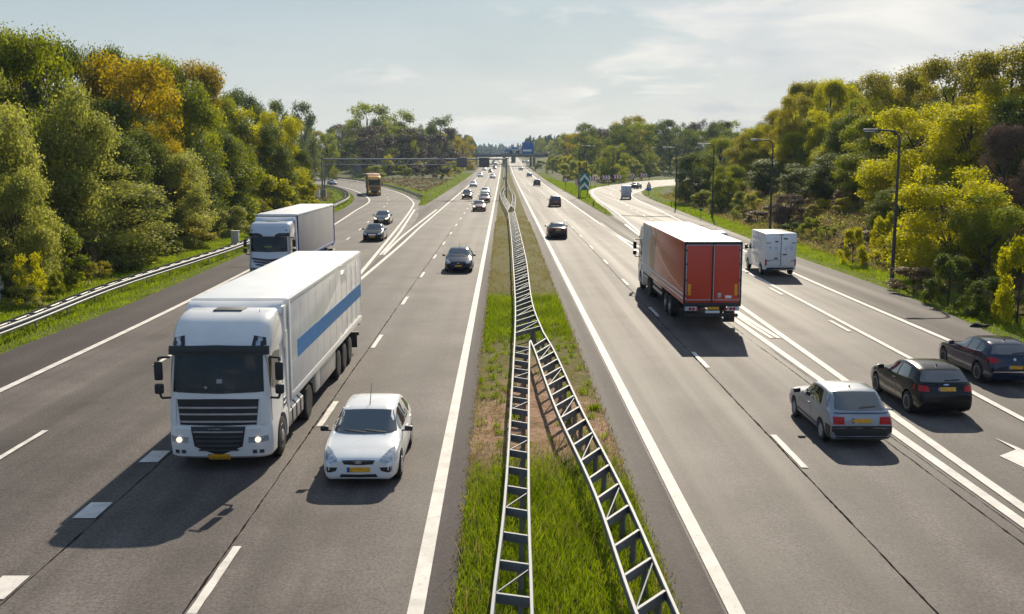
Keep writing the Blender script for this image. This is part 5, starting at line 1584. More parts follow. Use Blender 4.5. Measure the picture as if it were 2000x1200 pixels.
sv = dup(van, label='small lorry with a grey box body in the bend of the right ramp', cat='lorry', swap={P_WHITE: P_LIGHTSILVER}); sv.scale = (.88, .88, .88); place(sv, 1223, 390, PI - R(6), False, 5.0)
br = make_curtain_lorry('articulated_lorry', 'brown box lorry far away passing under the bridge', 'b', P_BROWN, P_BROWN, P_BROWN); place(br, 1003, 318.5, PI, False, 16.2)
# ------------------------------------------------------------------ crash barriers, lamps, signs, gantry, bridge
M_GALV = mat('galvanised_steel', (0.150, 0.160, 0.175), 0.62, 0.2, 0.3, 2.5)
M_GANTRY = mat('pale_gantry_steel', (0.34, 0.33, 0.32), 0.6, 0.05, 0.12)
M_GALVDARK = mat('weathered_galvanised_steel', (0.20, 0.20, 0.20), 0.6, 0.3, 0.25, 2.0)
M_POST = mat('dark_lamp_post_paint', (0.05, 0.048, 0.052), 0.5, 0.1, 0.15)
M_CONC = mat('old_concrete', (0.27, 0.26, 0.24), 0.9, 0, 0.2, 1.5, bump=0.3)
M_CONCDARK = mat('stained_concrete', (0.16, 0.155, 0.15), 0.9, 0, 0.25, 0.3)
M_SIGNBLUE = mat('blue_sign_face', (0.010, 0.13, 0.48), 0.45, 0, 0.08)
M_SIGNWHITE = mat('white_sign_face', (0.88, 0.88, 0.86), 0.5, 0, 0.05)
M_SIGNRED = mat('red_sign_face', (0.55, 0.03, 0.05), 0.5, 0, 0.1)
M_SIGNGREEN = mat('green_sign_face', (0.015, 0.20, 0.11), 0.5, 0, 0.08)
M_SIGNBACK = mat('grey_sign_back', (0.17, 0.16, 0.16), 0.6, 0.2, 0.15)
M_SIGNBLACK = mat('black_sign_print', (0.02, 0.02, 0.02), 0.5)
M_CABINET = mat('pale_cabinet_paint', (0.55, 0.53, 0.48), 0.6, 0, 0.1)
M_LAMPGLASS = mat('lamp_bowl', (0.75, 0.75, 0.74), 0.2, 0.1, 0.05)

W_PROF = [(0, .44), (.045, .475), (.05, .53), (.0, .57), (.0, .63), (.05, .67), (.045, .725), (.0, .76)]
def sweep(name, path, prof, m, parent, thick=.012, flip=1, closed=False):
    """steel beam: open profile (offset, z) swept along a ground path, given a thickness"""
    P = dense(path, 1.0)
    loop = [(o * flip, z) for o, z in prof] + [((o - thick) * flip, z) for o, z in reversed(prof)]
    if closed: loop = list(prof)
    n = len(loop)
    cols = [offset(P, o) for o, _ in loop]
    vs = []
    for i in range(len(P)):
        for k in range(n):
            q = cols[k][i]
            vs.append((q[0], q[1], loop[k][1] + GBASE(q[0], q[1])))
    fs = [(i * n + k, i * n + (k + 1) % n, (i + 1) * n + (k + 1) % n, (i + 1) * n + k) for i in range(len(P) - 1) for k in range(n)]
    fs += [tuple(range(n)), tuple(range((len(P) - 1) * n, len(P) * n))]
    return MB().add(vs, fs).build(name, m, parent, angle=25)
def GBASE(x, y): return float(zr(y))

def unit(a): return a / max(np.linalg.norm(a), 1e-9)

def verge_rail(label, front, gap, flip, m=M_GALV, both=True, step=4.0, name='guard_rail', group=None):
    """two-sided barrier beside a road: beams, posts and spacer blocks"""
    t = thing(name, label, 'guard rail', group=group)
    F = dense(front, 1.0)
    sweep('rail', F, W_PROF, m, t, flip=flip)
    if both:
        Bk = offset(F, -gap * flip)
        sweep('rail', Bk, W_PROF, M_GALVDARK, t, flip=-flip)
    _, tot = sub_path(F, 0, 1)
    n = 0; s = 1.0
    pm = sm = None
    while s < tot and n < 100:
        Q, _ = sub_path(F, s, s + .4, .2)
        c = Q[0]; d = unit(Q[-1] - Q[0]); nn = np.array((d[1], -d[0])) * flip
        ang = math.atan2(d[1], d[0])
        mid = c - nn * gap * .5
        if pm is None:
            pm = MB().box((0, 0, .33), (.10, .06, .72)).mesh('post', 0)
            pm.materials.append(M_GALVDARK)
            sm = MB().box((0, 0, .70), (.07, gap - .02, .09)).box((0, 0, .50), (.07, gap - .02, .05)).mesh('spacer', 0)
            sm.materials.append(M_GALVDARK)
        for me, nm in ((pm, 'post'), (sm, 'spacer')):
            if nm == 'spacer' and not both: continue
            o = bpy.data.objects.new(nm, me); COL.objects.link(o); o.parent = t
            o.location = (mid[0], mid[1], float(zr(mid[1]))); o.rotation_euler = (0, 0, ang)
        if both:   # extra spacer half-way
            Q, _ = sub_path(F, min(s + step / 2, tot - .5), min(s + step / 2 + .4, tot), .2)
            c = Q[0]; d = unit(Q[-1] - Q[0]); nn = np.array((d[1], -d[0])) * flip
            mid = c - nn * gap * .5
            o = bpy.data.objects.new('spacer', sm); COL.objects.link(o); o.parent = t
            o.location = (mid[0], mid[1], float(zr(mid[1]))); o.rotation_euler = (0, 0, math.atan2(d[1], d[0]))
        s += step; n += 1
    return t

LR = [np.array((-20.35, -4)), np.array((-20.35, 15))] + [xy(v) for v in Gs([(0, 648), (225, 560), (480, 476), (630, 411), (660, 398), (680, 387), (681, 380), (668, 370.5), (652, 366), (632, 363.5)], .6)]
verge_rail('long two-beam crash barrier on the left verge, bending away at the ramp', LR, .55, 1)
FR = [xy(v) for v in Gs([(826, 384), (812, 379), (790, 370.5), (751, 361), (707, 352.5), (640, 345), (616, 342)], .6)]
verge_rail('dark crash barrier on the far side of the left ramp behind the orange lorry', FR, .5, 1, M_GALVDARK)
RF = [xy(v) for v in Gs([(1045, 333), (1037, 327.5), (1029, 322.5)], .6)]
verge_rail('short far crash barrier right of the carriageway before the bridge', RF, .4, 1, M_GALV, False)
LF = [xy(v) for v in Gs([(921, 330), (927, 326), (934, 322)], .6)]
verge_rail('short far crash barrier left of the carriageway by the gantry', LF, .4, 1, M_GALV, False)

# ladder barrier of the median ------------------------------------------------
CH_PROF = [(-.032, .60), (-.032, .745), (-.022, .755), (.022, .755), (.032, .745), (.032, .60)]
def rail_px(px, dz=.72): return [xy(v) for v in Gs(px, dz)]
LL = [np.array((-.33, -2.0)), np.array((-.3, 8.0))] + rail_px([(961, 1200), (984, 1002), (1000, 762), (1005.5, 664)])
LRr = [np.array((.27, -2.0)), np.array((.29, 8.0))] + rail_px([(1039, 1200), (1033, 1003), (1033, 762), (1034.5, 668)])
RLr = [np.array((2.45, -2.0)), np.array((2.33, 8.0))] + rail_px([(1243, 1200), (1163, 968), (1087, 802), (1043, 682), (1036, 666)])
RRr = [np.array((3.0, -2.0)), np.array((2.84, 8.0))] + rail_px([(1323, 1200), (1221, 968), (1136, 802), (1080, 682), (1061, 650)])
WL = [LL[-1]] + rail_px([(1006.6, 600), (1002, 510), (998.7, 465), (993, 417)])
WR = [RRr[-1]] + rail_px([(1041.5, 600), (1028, 510), (1018, 465), (1005, 412)])
OL = [WL[-1]] + rail_px([(978.7, 387), (977.6, 376), (984, 365)])
IL = rail_px([(998.4, 404), (987, 386.5), (983.2, 376.5), (988.3, 366)])
IR = rail_px([(998.4, 404), (1000.8, 387), (999.5, 377), (992.8, 367)])
OR = [WR[-1]] + rail_px([(1006.8, 391), (1005.6, 381.5), (996, 366.5)])
FL = [OL[-1]] + rail_px([(984.5, 352), (982.5, 335), (983, 322)])
FRr = [OR[-1]] + rail_px([(990, 352), (985.5, 335), (985, 322)])

def ladder(label, parts_, step=1.333, name='median_barrier'):
    t = thing(name, label, 'guard rail')
    nr = [0]
    pm = MB().box((0, 0, .33), (.07, .10, .66)).mesh('post', 0); pm.materials.append(M_GALVDARK)
    for A, B, st, posts in parts_:
        A, B = dense(A, 1.0), dense(B, 1.0)
        sweep('rail', A, CH_PROF, M_GALV, t, closed=True)
        sweep('rail', B, CH_PROF, M_GALV, t, closed=True)
        _, la = sub_path(A, 0, 1); _, lb = sub_path(B, 0, 1)
        n = int(max(la, lb) / st)
        RA, RB = resample(A, n + 1), resample(B, n + 1)
        for i in range(1, n):
            if nr[0] >= 100: break
            a, b = RA[i], RB[i]
            w = np.linalg.norm(b - a)
            if w < .2: continue
            mid = (a + b) / 2; ang = math.atan2(b[1] - a[1], b[0] - a[0])
            o = MB().box((0, 0, .66), (w - .07, .012, .16)).box((0, .024, .738), (w - .07, .05, .012)).box((0, .024, .586), (w - .07, .05, .012)).build('rung', M_GALV, t, 0)
            o.location = (mid[0], mid[1], float(zr(mid[1]))); o.rotation_euler = (0, 0, ang)
            nr[0] += 1
            if posts and i % 1 == 0:
                q = a + (b - a) * .72
                p = bpy.data.objects.new('post', pm); COL.objects.link(p); p.parent = t
                p.location = (q[0], q[1] + .05, float(zr(q[1]))); p.rotation_euler = (0, 0, ang)
            if i % 3 == 1 and i + 1 < n:
                c = RA[i]; d2 = RB[i + 1]
                z = float(zr(c[1])) + .70
                u = unit(d2 - c) * .05
                MB().tube((c[0] + u[0], c[1] + u[1] + .05, z), (d2[0] - u[0], d2[1] - u[1] - .05, z), .018, n=6).build('brace', M_GALV, t)
    return t
ladder('near left arm of the ladder-like steel median barrier', [(LL, LRr, 1.333, True)])
ladder('near right arm of the ladder-like steel median barrier, splitting off to the right', [(RLr, RRr, 1.333, True)])
ladder('single middle stretch of the steel median barrier with a diamond round the gantry post', [(WL, WR, 1.45, True), (OL, IL, 4.0, False), (OR, IR, 4.0, False), (FL, FRr, 14.0, False)])

# street lamps ------------------------------------------------------------------
def street_lamp(label, base, h, arm, side, m=M_POST, r=.11, group='street lamps along the ramps', head=M_LAMPGLASS):
    t = thing('street_lamp', label, 'street lamp', base, 0, group)
    p = MB()
    p.path([(0, 0, 0), (0, 0, .9), (0, 0, .95), (0, 0, h - .6)], [r * 1.15, r * 1.15, r, r * .62], 10)
    pts = [(0, 0, h - .6)]
    for k in range(1, 6):
        a = math.pi / 2 * k / 5
        pts.append((side * .55 * (1 - math.cos(a)), 0, h - .6 + .6 * math.sin(a)))
    pts.append((side * arm, 0, h + .06))
    p.path(pts, [r * .62] * (len(pts) - 1) + [r * .5], 8)
    p.build('post', m, t)
    hd = MB()
    hd.box((side * (arm + .28), 0, h + .05), (.85, .26, .13), .05)
    o = hd.build('lamp_head', M_GALVDARK, t)
    MB().box((side * (arm + .34), 0, h - .03), (.6, .2, .07), .03).build('lamp_bowl', head, o)
    return t
def lamp_px(label, bx, by, ty, arm, side, Y=None, **k):
    p = G(bx, by)
    if Y: p = Vector((at(bx, Y), Y, 0))
    z = hz1(p.x, p.y)
    h = zat(ty, p.y) - z
    return street_lamp(label, (p.x, p.y, z - .05), h, arm, side, **k)
lamp_px('nearest tall street lamp, on the right verge above the grass', 1742, 551, 254, 1.5, -1)
lamp_px('street lamp standing behind the white box van', 1509, 452, 273, 1.5, -1, Y=100)
lamp_px('street lamp with a green marker plate near its foot on the right verge', 1394, 426, 281, 1.4, -1, Y=127)
lamp_px('street lamp right of the small triangular warning sign', 1319.5, 407, 288, 1.4, -1)
lamp_px('street lamp just left of the green chevron sign', 1130.5, 387, 285, 1.3, 1)
lamp_px('thin street lamp rising behind the green chevron sign', 1146, 352, 286, 1.5, 1, Y=270)
lamp_px('street lamp in front of the round green tree behind the chevron boards', 1196, 355, 288, 1.2, 1, Y=290)
lamp_px('street lamp right of the last red chevron board', 1269, 348, 289, 1.5, 1, Y=330)
lamp_px('street lamp half hidden by bushes at the inside of the right bend', 1355, 340, 288, 1.5, 1, Y=330)
lamp_px('pale lamp on the right verge before the bridge', 1046, 327, 299.5, 1.2, 1, Y=455, m=M_GALV)

# gantry over the left carriageway ------------------------------------------------
gy_ = 185.0
gx0, gx1 = at(630, gy_), at(990.5, gy_)
gz_t, gz_b = zat(311, gy_), zat(322, gy_)
gt = thing('sign_gantry', 'long lattice gantry spanning the left carriageway and ramp', 'gantry', (gx0, gy_, 0))
bm_ = MB()
for zz, rr_ in ((gz_t, .13), (gz_b, .07)):
    bm_.tube((0, 0, zz), (gx1 - gx0, 0, zz), rr_, n=8)
k = 0; xx = .6; st = .95
while xx < gx1 - gx0 - 1:
    bm_.tube((xx, 0, gz_t), (xx + st, 0, gz_b), .06, n=6); bm_.tube((xx + st, 0, gz_b), (xx + 2 * st, 0, gz_t), .06, n=6)
    xx += 2 * st
bm_.build('lattice_beam', M_GANTRY, gt)
for (x0, h0) in ((0, hz1(gx0, gy_)), (gx1 - gx0, 0)):
    pp = MB().box((x0 - .16, 0, (gz_t + h0) / 2), (.24, .3, gz_t - h0), .02)
    if x0 == 0: pp.box((x0 + .22, .1, (gz_b + h0) / 2), (.2, .26, gz_b - h0), .02)
    pp.build('post', M_GALVDARK, gt)
    MB().box((x0, 0, gz_t + .12), (.5, .4, .18), .03).build('post_cap', M_GALV, gt)
MB().box((.0, .0, .75), (.9, .9, 1.9), .05).build('concrete_foot', M_CONC, gt)
MB().box((-.75, -.3, .5), (.16, .5, 1.9), .02).build('control_box', M_SIGNWHITE, gt)
for (pa, pb) in ((892, 912.5), (935.5, 956)):
    a, b = at(pa, gy_) - gx0, at(pb, gy_) - gx0
    MB().box(((a + b) / 2, -.22, (zat(308, gy_) + zat(327, gy_)) / 2), (b - a, .28, zat(308, gy_) - zat(327, gy_)), .05).build('matrix_sign', M_SIGNBACK, gt)
c_ = at(868, gy_) - gx0
MB().tube((c_, 0, gz_t), (c_, 0, zat(299.5, gy_)), .05).tube((c_, 0, zat(299.5, gy_)), (c_ - .3, 0, zat(299, gy_)), .05).box((c_ - .6, 0, gz_t + .2), (1.0, .1, .08)).build('camera_mast', M_GALV, gt)

# bridge --------------------------------------------------------------------------
by_ = 560.0
bx0, bx1 = at(926, by_) - 16, at(1100, by_) + 14
bu, bt, br_ = zat(307.6, by_), zat(301.5, by_), zat(294, by_)
bt_ = thing('road_bridge', 'distant concrete road bridge crossing the whole motorway', 'bridge', (0, by_, 0))
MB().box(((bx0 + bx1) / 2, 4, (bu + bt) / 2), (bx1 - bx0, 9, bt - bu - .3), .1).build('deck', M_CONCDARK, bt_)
MB().box(((bx0 + bx1) / 2, -.62, bt - .15), (bx1 - bx0, .3, .8), .05).build('parapet', M_CONC, bt_)
rl_ = MB()
rl_.box(((bx0 + bx1) / 2, -.6, br_), (bx1 - bx0, .1, .12))
rl_.box(((bx0 + bx1) / 2, -.6, (bt + br_) / 2), (bx1 - bx0, .06, .08))
for xx in np.arange(bx0 + .5, bx1, 2.0): rl_.box((xx, -.6, (bt + br_) / 2), (.08, .08, br_ - bt))
rl_.build('railing', M_GALV, bt_)
zb_ = float(zr(by_))
for px in (984, 1037, 1043, 930):
    xx = at(px, by_)
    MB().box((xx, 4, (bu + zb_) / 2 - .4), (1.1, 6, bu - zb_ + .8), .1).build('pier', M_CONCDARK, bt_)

# big blue sign gantry before the bridge
sy = 520.0
sg = thing('sign_gantry', 'far gantry with a large blue direction sign and dark lane signals', 'gantry', (0, sy, 0))
def px_box(o, name, m, x0, x1, y0, y1, depth=.25, dy=0.0, bev=.03):
    a, b = at(x0, sy), at(x1, sy); zt_, zb2 = zat(y0, sy), zat(y1, sy)
    return MB().box(((a + b) / 2, dy, (zt_ + zb2) / 2), (b - a, depth, zt_ - zb2), bev).build(name, m, o)
bs = px_box(sg, 'direction_sign', M_SIGNBLUE, 1019.5, 1042.5, 278.5, 300.5, .2)
for (x0, x1, y0, y1) in ((1022, 1032, 284.4, 285.6), (1022, 1029, 288.4, 289.6), (1022, 1026.5, 281.2, 282.4)):
    px_box(bs, 'text_line', M_GALV, x0, x1, y0, y1, .04, -.12, 0)
px_box(bs, 'white_panel', M_SIGNWHITE, 1021, 1038.5, 292.2, 296.2, .04, -.12, 0)
for x0, x1 in ((995, 1001), (1008, 1014)):
    px_box(sg, 'lane_signal', M_SIGNBLACK, x0, x1, 294, 300.4, .4)
px_box(sg, 'lane_signal', M_SIGNBLACK, 1064.5, 1069.5, 299.5, 305.5, .4)
px_box(sg, 'gantry_beam', M_GALVDARK, 985, 1090, 299.6, 301.4, .4)
for px in (986, 1090):
    xx = at(px, sy)
    MB().box((xx, 0, (zat(300, sy) + 1.0) / 2), (.4, .4, zat(300, sy) - 1.0)).build('post', M_GALVDARK, sg)
sy = 690.0
s2 = thing('direction_sign', 'pair of smaller blue signs far behind the bridge', 'road sign', (0, sy, 0))
px_box(s2, 'sign_face', M_SIGNBLUE, 1000.5, 1011, 288, 292.3, .2)
px_box(s2, 'sign_face', M_SIGNBLUE, 987, 998, 291, 297, .2)
px_box(s2, 'white_panel', M_SIGNWHITE, 1000.8, 1010.5, 292.4, 294.2, .2)
MB().box((at(993, sy), 0, 6), (.3, .3, 9)).build('post', M_GALVDARK, s2)

# green chevron sign at the gore -------------------------------------------------
def flat(P, y, d, name, m, parent):
    """polygon (x,z) standing upright, d metres thick"""
    return MB().prism(P, y, y + d, 'y').build(name, m, parent, 0)
def sign_frame(label, name, cat, px, py, Y=None):
    p = G(px, py)
    if Y: p = Vector((at(px, Y), Y, 0))
    p.z = hz1(p.x, p.y)
    return thing(name, label, cat, p), p
gs, p = sign_frame('green and white sign with upward chevrons where the right ramp leaves', 'chevron_sign', 'road sign', 1142, 386)
Y = p.y
sx = lambda px: at(px, Y) - p.x
sz = lambda py: zat(py, Y) - p.z
flat([(sx(1133.5), sz(372)), (sx(1151), sz(372)), (sx(1151), sz(339)), (sx(1133.5), sz(339))], 0, .06, 'sign_face', M_SIGNGREEN, gs)
for y0 in (340, 356):
    flat([(sx(1133.6), sz(y0 + 10.5)), (sx(1133.6), sz(y0 + 16)), (sx(1142.3), sz(y0 + 6.5)), (sx(1150.9), sz(y0 + 16)), (sx(1150.9), sz(y0 + 10.5)), (sx(1142.3), sz(y0))], -.015, .012, 'chevron', M_SIGNWHITE, gs)
for px in (1135, 1148):
    MB().tube((sx(px), .12, -.2), (sx(px), .12, sz(340)), .07, n=8).build('post', M_POST, gs)
# red and white chevron boards along the bend
for i, (x0, x1, y0, y1, lab) in enumerate(((1124.5, 1137, 351, 362, 'first red and white chevron board, half hidden by the lamp left of the green sign'), (1151, 1166, 344.8, 354, 'red and white chevron board directly right of the green sign'), (1176.5, 1192.5, 342.8, 351.2, 'red and white chevron board left of the lamp post before the green tree'), (1199, 1214.5, 341.8, 349.8, 'red and white chevron board under the round green tree'), (1225, 1240, 339.5, 347.2, 'red and white chevron board, second from the right end of its row'), (1251, 1265, 338.8, 346.2, 'last red and white chevron board at the right end of its row'))):
    Y = 232 + i * 17
    xx = at((x0 + x1) / 2, Y)
    zc = hz1(xx, Y)
    t = thing('chevron_board', lab, 'road sign', (xx, Y, zc), 0, 'chevron boards along the bend of the right ramp')
    a, b = at(x0, Y) - xx, at(x1, Y) - xx
    z0_, z1_ = zat(y1, Y) - zc, zat(y0, Y) - zc
    flat([(a, z0_), (b, z0_), (b, z1_), (a, z1_)], 0, .05, 'board', M_SIGNRED, t)
    w = (b - a) / 3; zm = (z0_ + z1_) / 2
    for k in range(3):
        o = a + k * w + .06 * w
        flat([(o, z1_ - .02), (o + w * .5, z1_ - .02), (o + w * .98, zm), (o + w * .5, z0_ + .02), (o, z0_ + .02), (o + w * .46, zm)], -.015, .012, 'arrow', M_SIGNWHITE, t)
    for q in (a * .6, b * .6):
        MB().tube((q, .1, -.3), (q, .1, z1_), .04, n=6).build('post', M_GALVDARK, t)
# round signs
def round_sign(label, px, py, r_px, by, Y):
    xx = at(px, Y); zc = hz1(xx, Y)
    t = thing('round_sign', label, 'road sign', (xx, Y, zc))
    z = zat(py, Y) - zc; r = r_px * Y / FPX
    M = Matrix.Rotation(math.pi / 2, 4, 'Z')
    for rr_, dy, m, nm in ((r, 0, M_SIGNRED, 'rim'), (r * .74, -.012, M_SIGNWHITE, 'sign_face')):
        o = MB().lathe_x([(-.02, rr_), (.02, rr_)], n=28).build(nm, m, t, 40)
        o.matrix_local = Matrix.Translation((0, dy, z)) @ M
    MB().box((-r * .24, -.045, z), (r * .34, .02, r * .30)).build('dark_symbol', M_SIGNBLACK, t)
    MB().box((r * .24, -.045, z), (r * .34, .02, r * .30)).build('red_symbol', M_SIGNRED, t)
    MB().tube((0, .08, -.3), (0, .08, z + r), .05, n=8).build('post', M_POST, t)
    return t
round_sign('round no-overtaking sign on the verge left of the green chevron sign', 1105, 352, 4.4, 365, 225)
round_sign('round red-rimmed sign on the median beyond the barrier diamond', 986.5, 349, 3.4, 366, 262)
# warning triangle with blue plate
wt_, p = sign_frame('red triangular warning sign above a blue plate reading 70 in the right bend', 'warning_sign', 'road sign', 1268, 378.5, 205)
Y = p.y
sx = lambda px: at(px, Y) - p.x
sz = lambda py: zat(py, Y) - p.z
tri = [(sx(1263.6), sz(364)), (sx(1273.2), sz(364)), (sx(1268.6), sz(355))]
flat(tri, 0, .04, 'triangle', M_SIGNRED, wt_)
cx_, cz_ = sum(q[0] for q in tri) / 3, sum(q[1] for q in tri) / 3
flat([(cx_ + (q[0] - cx_) * .55, cz_ + (q[1] - cz_) * .55) for q in tri], -.012, .01, 'triangle_face', M_SIGNWHITE, wt_)
pl = flat([(sx(1264), sz(373)), (sx(1273), sz(373)), (sx(1273), sz(364.3)), (sx(1264), sz(364.3))], 0, .05, 'blue_plate', M_SIGNBLUE, wt_)
cu = bpy.data.curves.new('digits', 'FONT'); cu.body = '70'; cu.size = .62; cu.align_x = 'CENTER'; cu.align_y = 'CENTER'; cu.extrude = .006
to = bpy.data.objects.new('tmp_digits', cu); COL.objects.link(to)
bpy.context.view_layer.update()
tm = bpy.data.meshes.new_from_object(to.evaluated_get(bpy.context.evaluated_depsgraph_get()))
bpy.data.objects.remove(to)
tm.transform(Matrix.Translation((sx(1268.5), -.02, sz(367.6))) @ Matrix.Rotation(math.pi / 2, 4, 'X'))
tm.materials.clear()
link_mesh('digits', tm, M_SIGNWHITE, pl)
flat([(sx(1260), sz(370.6)), (sx(1264), sz(370.6)), (sx(1264), sz(368.8)), (sx(1260), sz(368.8))], .01, .04, 'side_plate', M_SIGNBLUE, wt_)
MB().tube((sx(1268.5), .08, -.3), (sx(1268.5), .08, sz(355)), .05, n=8).build('post', M_POST, wt_)
# small verge furniture
def marker(label, px, py, h, m, w=.12, Y=None):
    p = G(px, py); 
    t = thing('marker_post', label, 'marker post', (p.x, p.y, hz1(p.x, p.y)), 0, 'small marker posts on the verges')
    MB().box((0, 0, h / 2), (w, .06, h), .02).build('post', m, t)
    MB().box((0, -.035, h * .8), (w * .7, .02, h * .14)).build('reflector', M_SIGNWHITE, t)
    return t
marker('dark marker post on the grass tongue of the right gore', 1159, 404, .95, M_POST, .18)
marker('thin marker post beside the right leg of the green sign', 1151.5, 389, .9, M_POST)
marker('marker post left of the lamp at the green sign', 1116, 378, .9, M_POST)
marker('pale marker post beyond the chevron boards', 1224, 355, 1.1, M_SIGNWHITE)
marker('marker post on the far left verge of the carriageway', 874, 367, .9, M_POST)
marker('marker post on the right verge left of a lamp', 1311, 404, 1.0, M_POST)
t_, p = sign_frame('tiny green plate on a thin post on the right verge', 'plate_sign', 'road sign', 1372, 425, 124)
MB().box((0, 0, 1.2), (.40, .03, .34), .01).build('plate', M_SIGNGREEN, t_)
MB().tube((0, .04, -.1), (0, .04, 1.4), .03, n=6).build('post', M_POST, t_)
p = G(460, 478, .0); zc = hz1(p.x, p.y)
t_ = thing('utility_cabinet', 'pale roadside cabinet behind the left barrier near the grey lorry', 'cabinet', (p.x, p.y, zc))
MB().box((0, 0, .55), (.62, .45, 1.25), .03).build('casing', M_CABINET, t_)
MB().box((0, 0, 1.2), (.70, .53, .07), .02).build('lid', M_CABINET, t_)
p = G(-4, 592, 0); zc = hz1(p.x, p.y)
t_ = thing('utility_cabinet', 'white panel cabinet cut off by the left edge of the picture', 'cabinet', (p.x, p.y, zc))
MB().box((0, 0, .7), (.55, .4, 1.5), .02).build('casing', M_SIGNWHITE, t_)
MB().box((0, 0, 1.47), (.6, .45, .05), .01).build('lid', M_GREYPL, t_)
Y = 300.0; xx = at(697, Y); zc = hz1(xx, Y)
t_ = thing('road_sign', 'grey back of a sign panel beyond the left ramp behind the gantry', 'road sign', (xx, Y, zc))
MB().box((0, 0, zat(330, Y) - zc), (13.5 * Y / FPX, .1, 14 * Y / FPX), .02).build('panel', M_SIGNBACK, t_)
for s in (-1, 1): MB().tube((s * .7, .1, -.3), (s * .7, .1, zat(324, Y) - zc), .06, n=6).build('post', M_GALVDARK, t_)
# tyre shred at the edge of the right shoulder and a pale stone in the verge
p = G(1910, 640)
sh = MB()
prev = None
pts = [(p.x - .35 + .14 * k, p.y + .10 * math.sin(k * .9), .05 + .07 * math.sin(k * .8) ** 2) for k in range(7)]
sh.path(pts, [.03, .07, .10, .11, .10, .08, .03], 8)
sh = sh.build('tyre_shred', M_RUBBER); tag(sh, 'black shred of tyre lying where the right shoulder meets the grass', 'tyre shred')
bm = bmesh.new(); bmesh.ops.create_icosphere(bm, subdivisions=2, radius=.16)
for v in bm.verts: v.co = Vector((v.co.x * 1.4, v.co.y, v.co.z * .7)) * (1 + .12 * math.sin(v.co.x * 20 + v.co.z * 31))
me = bpy.data.meshes.new('stone'); bm.to_mesh(me); bm.free()
p = G(1812, 565, .2); st_ = link_mesh('stone', me, M_CONC); st_.location = (p.x, p.y, hz1(p.x, p.y) + .06)
tag(st_, 'pale stone lying in the right verge beyond the nearest lamp', 'stone')
# ------------------------------------------------------------------ vegetation
SP = {  # species: (dark tone, light tone, share of light shining through)
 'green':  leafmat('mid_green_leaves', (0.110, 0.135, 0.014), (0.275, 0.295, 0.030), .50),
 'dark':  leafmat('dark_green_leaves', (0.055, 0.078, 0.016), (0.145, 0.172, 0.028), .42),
 'willow':  leafmat('pale_olive_leaves', (0.165, 0.180, 0.036), (0.370, 0.370, 0.085), .50),
 'yellow':  leafmat('yellow_green_leaves', (0.200, 0.210, 0.012), (0.480, 0.440, 0.024), .58),
 'ochre':  leafmat('ochre_leaves', (0.190, 0.145, 0.014), (0.430, 0.325, 0.026), .54),
 'olive':  leafmat('olive_brown_leaves', (0.160, 0.148, 0.022), (0.350, 0.310, 0.040), .52),
 'brown':  leafmat('bare_brown_twigs', (0.073, 0.051, 0.038), (0.183, 0.123, 0.084), 0.14),
 'heath':  leafmat('brown_heath_twigs', (0.123, 0.085, 0.042), (0.307, 0.217, 0.095), 0.26),
 'blue':   leafmat('dark_spruce_needles', (0.035, 0.061, 0.030), (0.073, 0.113, 0.050), 0.14),
 'grass':  leafmat('fresh_grass_blades', (0.095, 0.140, 0.012), (0.270, 0.330, 0.034), .50),
 'drygrass': leafmat('dry_grass_blades', (0.149, 0.131, 0.035), (0.333, 0.271, 0.105), .40),
}
M_BARK = mat('grey_brown_bark', (0.060, 0.048, 0.038), 0.95, 0, 0.35, 6, bump=0.6, bscale=14)

def leaf_quads(g, centers, normals, size, aspect=.62):
    """diamond leaves with a slight fold"""
    n = len(centers)
    ref = g.normal(size=(n, 3))
    u = np.cross(normals, ref); u /= np.linalg.norm(u, axis=1)[:, None] + 1e-9
    v = np.cross(normals, u)
    s = size[:, None]
    a = centers + u * s; c = centers - u * s
    b = centers + v * s * aspect + normals * s * .15; d = centers - v * s * aspect + normals * s * .15
    V = np.stack([a, b, c, d], 1).reshape(-1, 3)
    F = np.arange(4 * n).reshape(n, 4)
    return V, F

def foliage_mesh(name, V, F, tone):
    me = np_mesh(name, V, F)
    at_ = me.attributes.new('tone', 'FLOAT', 'FACE')
    at_.data.foreach_set('value', np.ascontiguousarray(tone, np.float32))
    return me

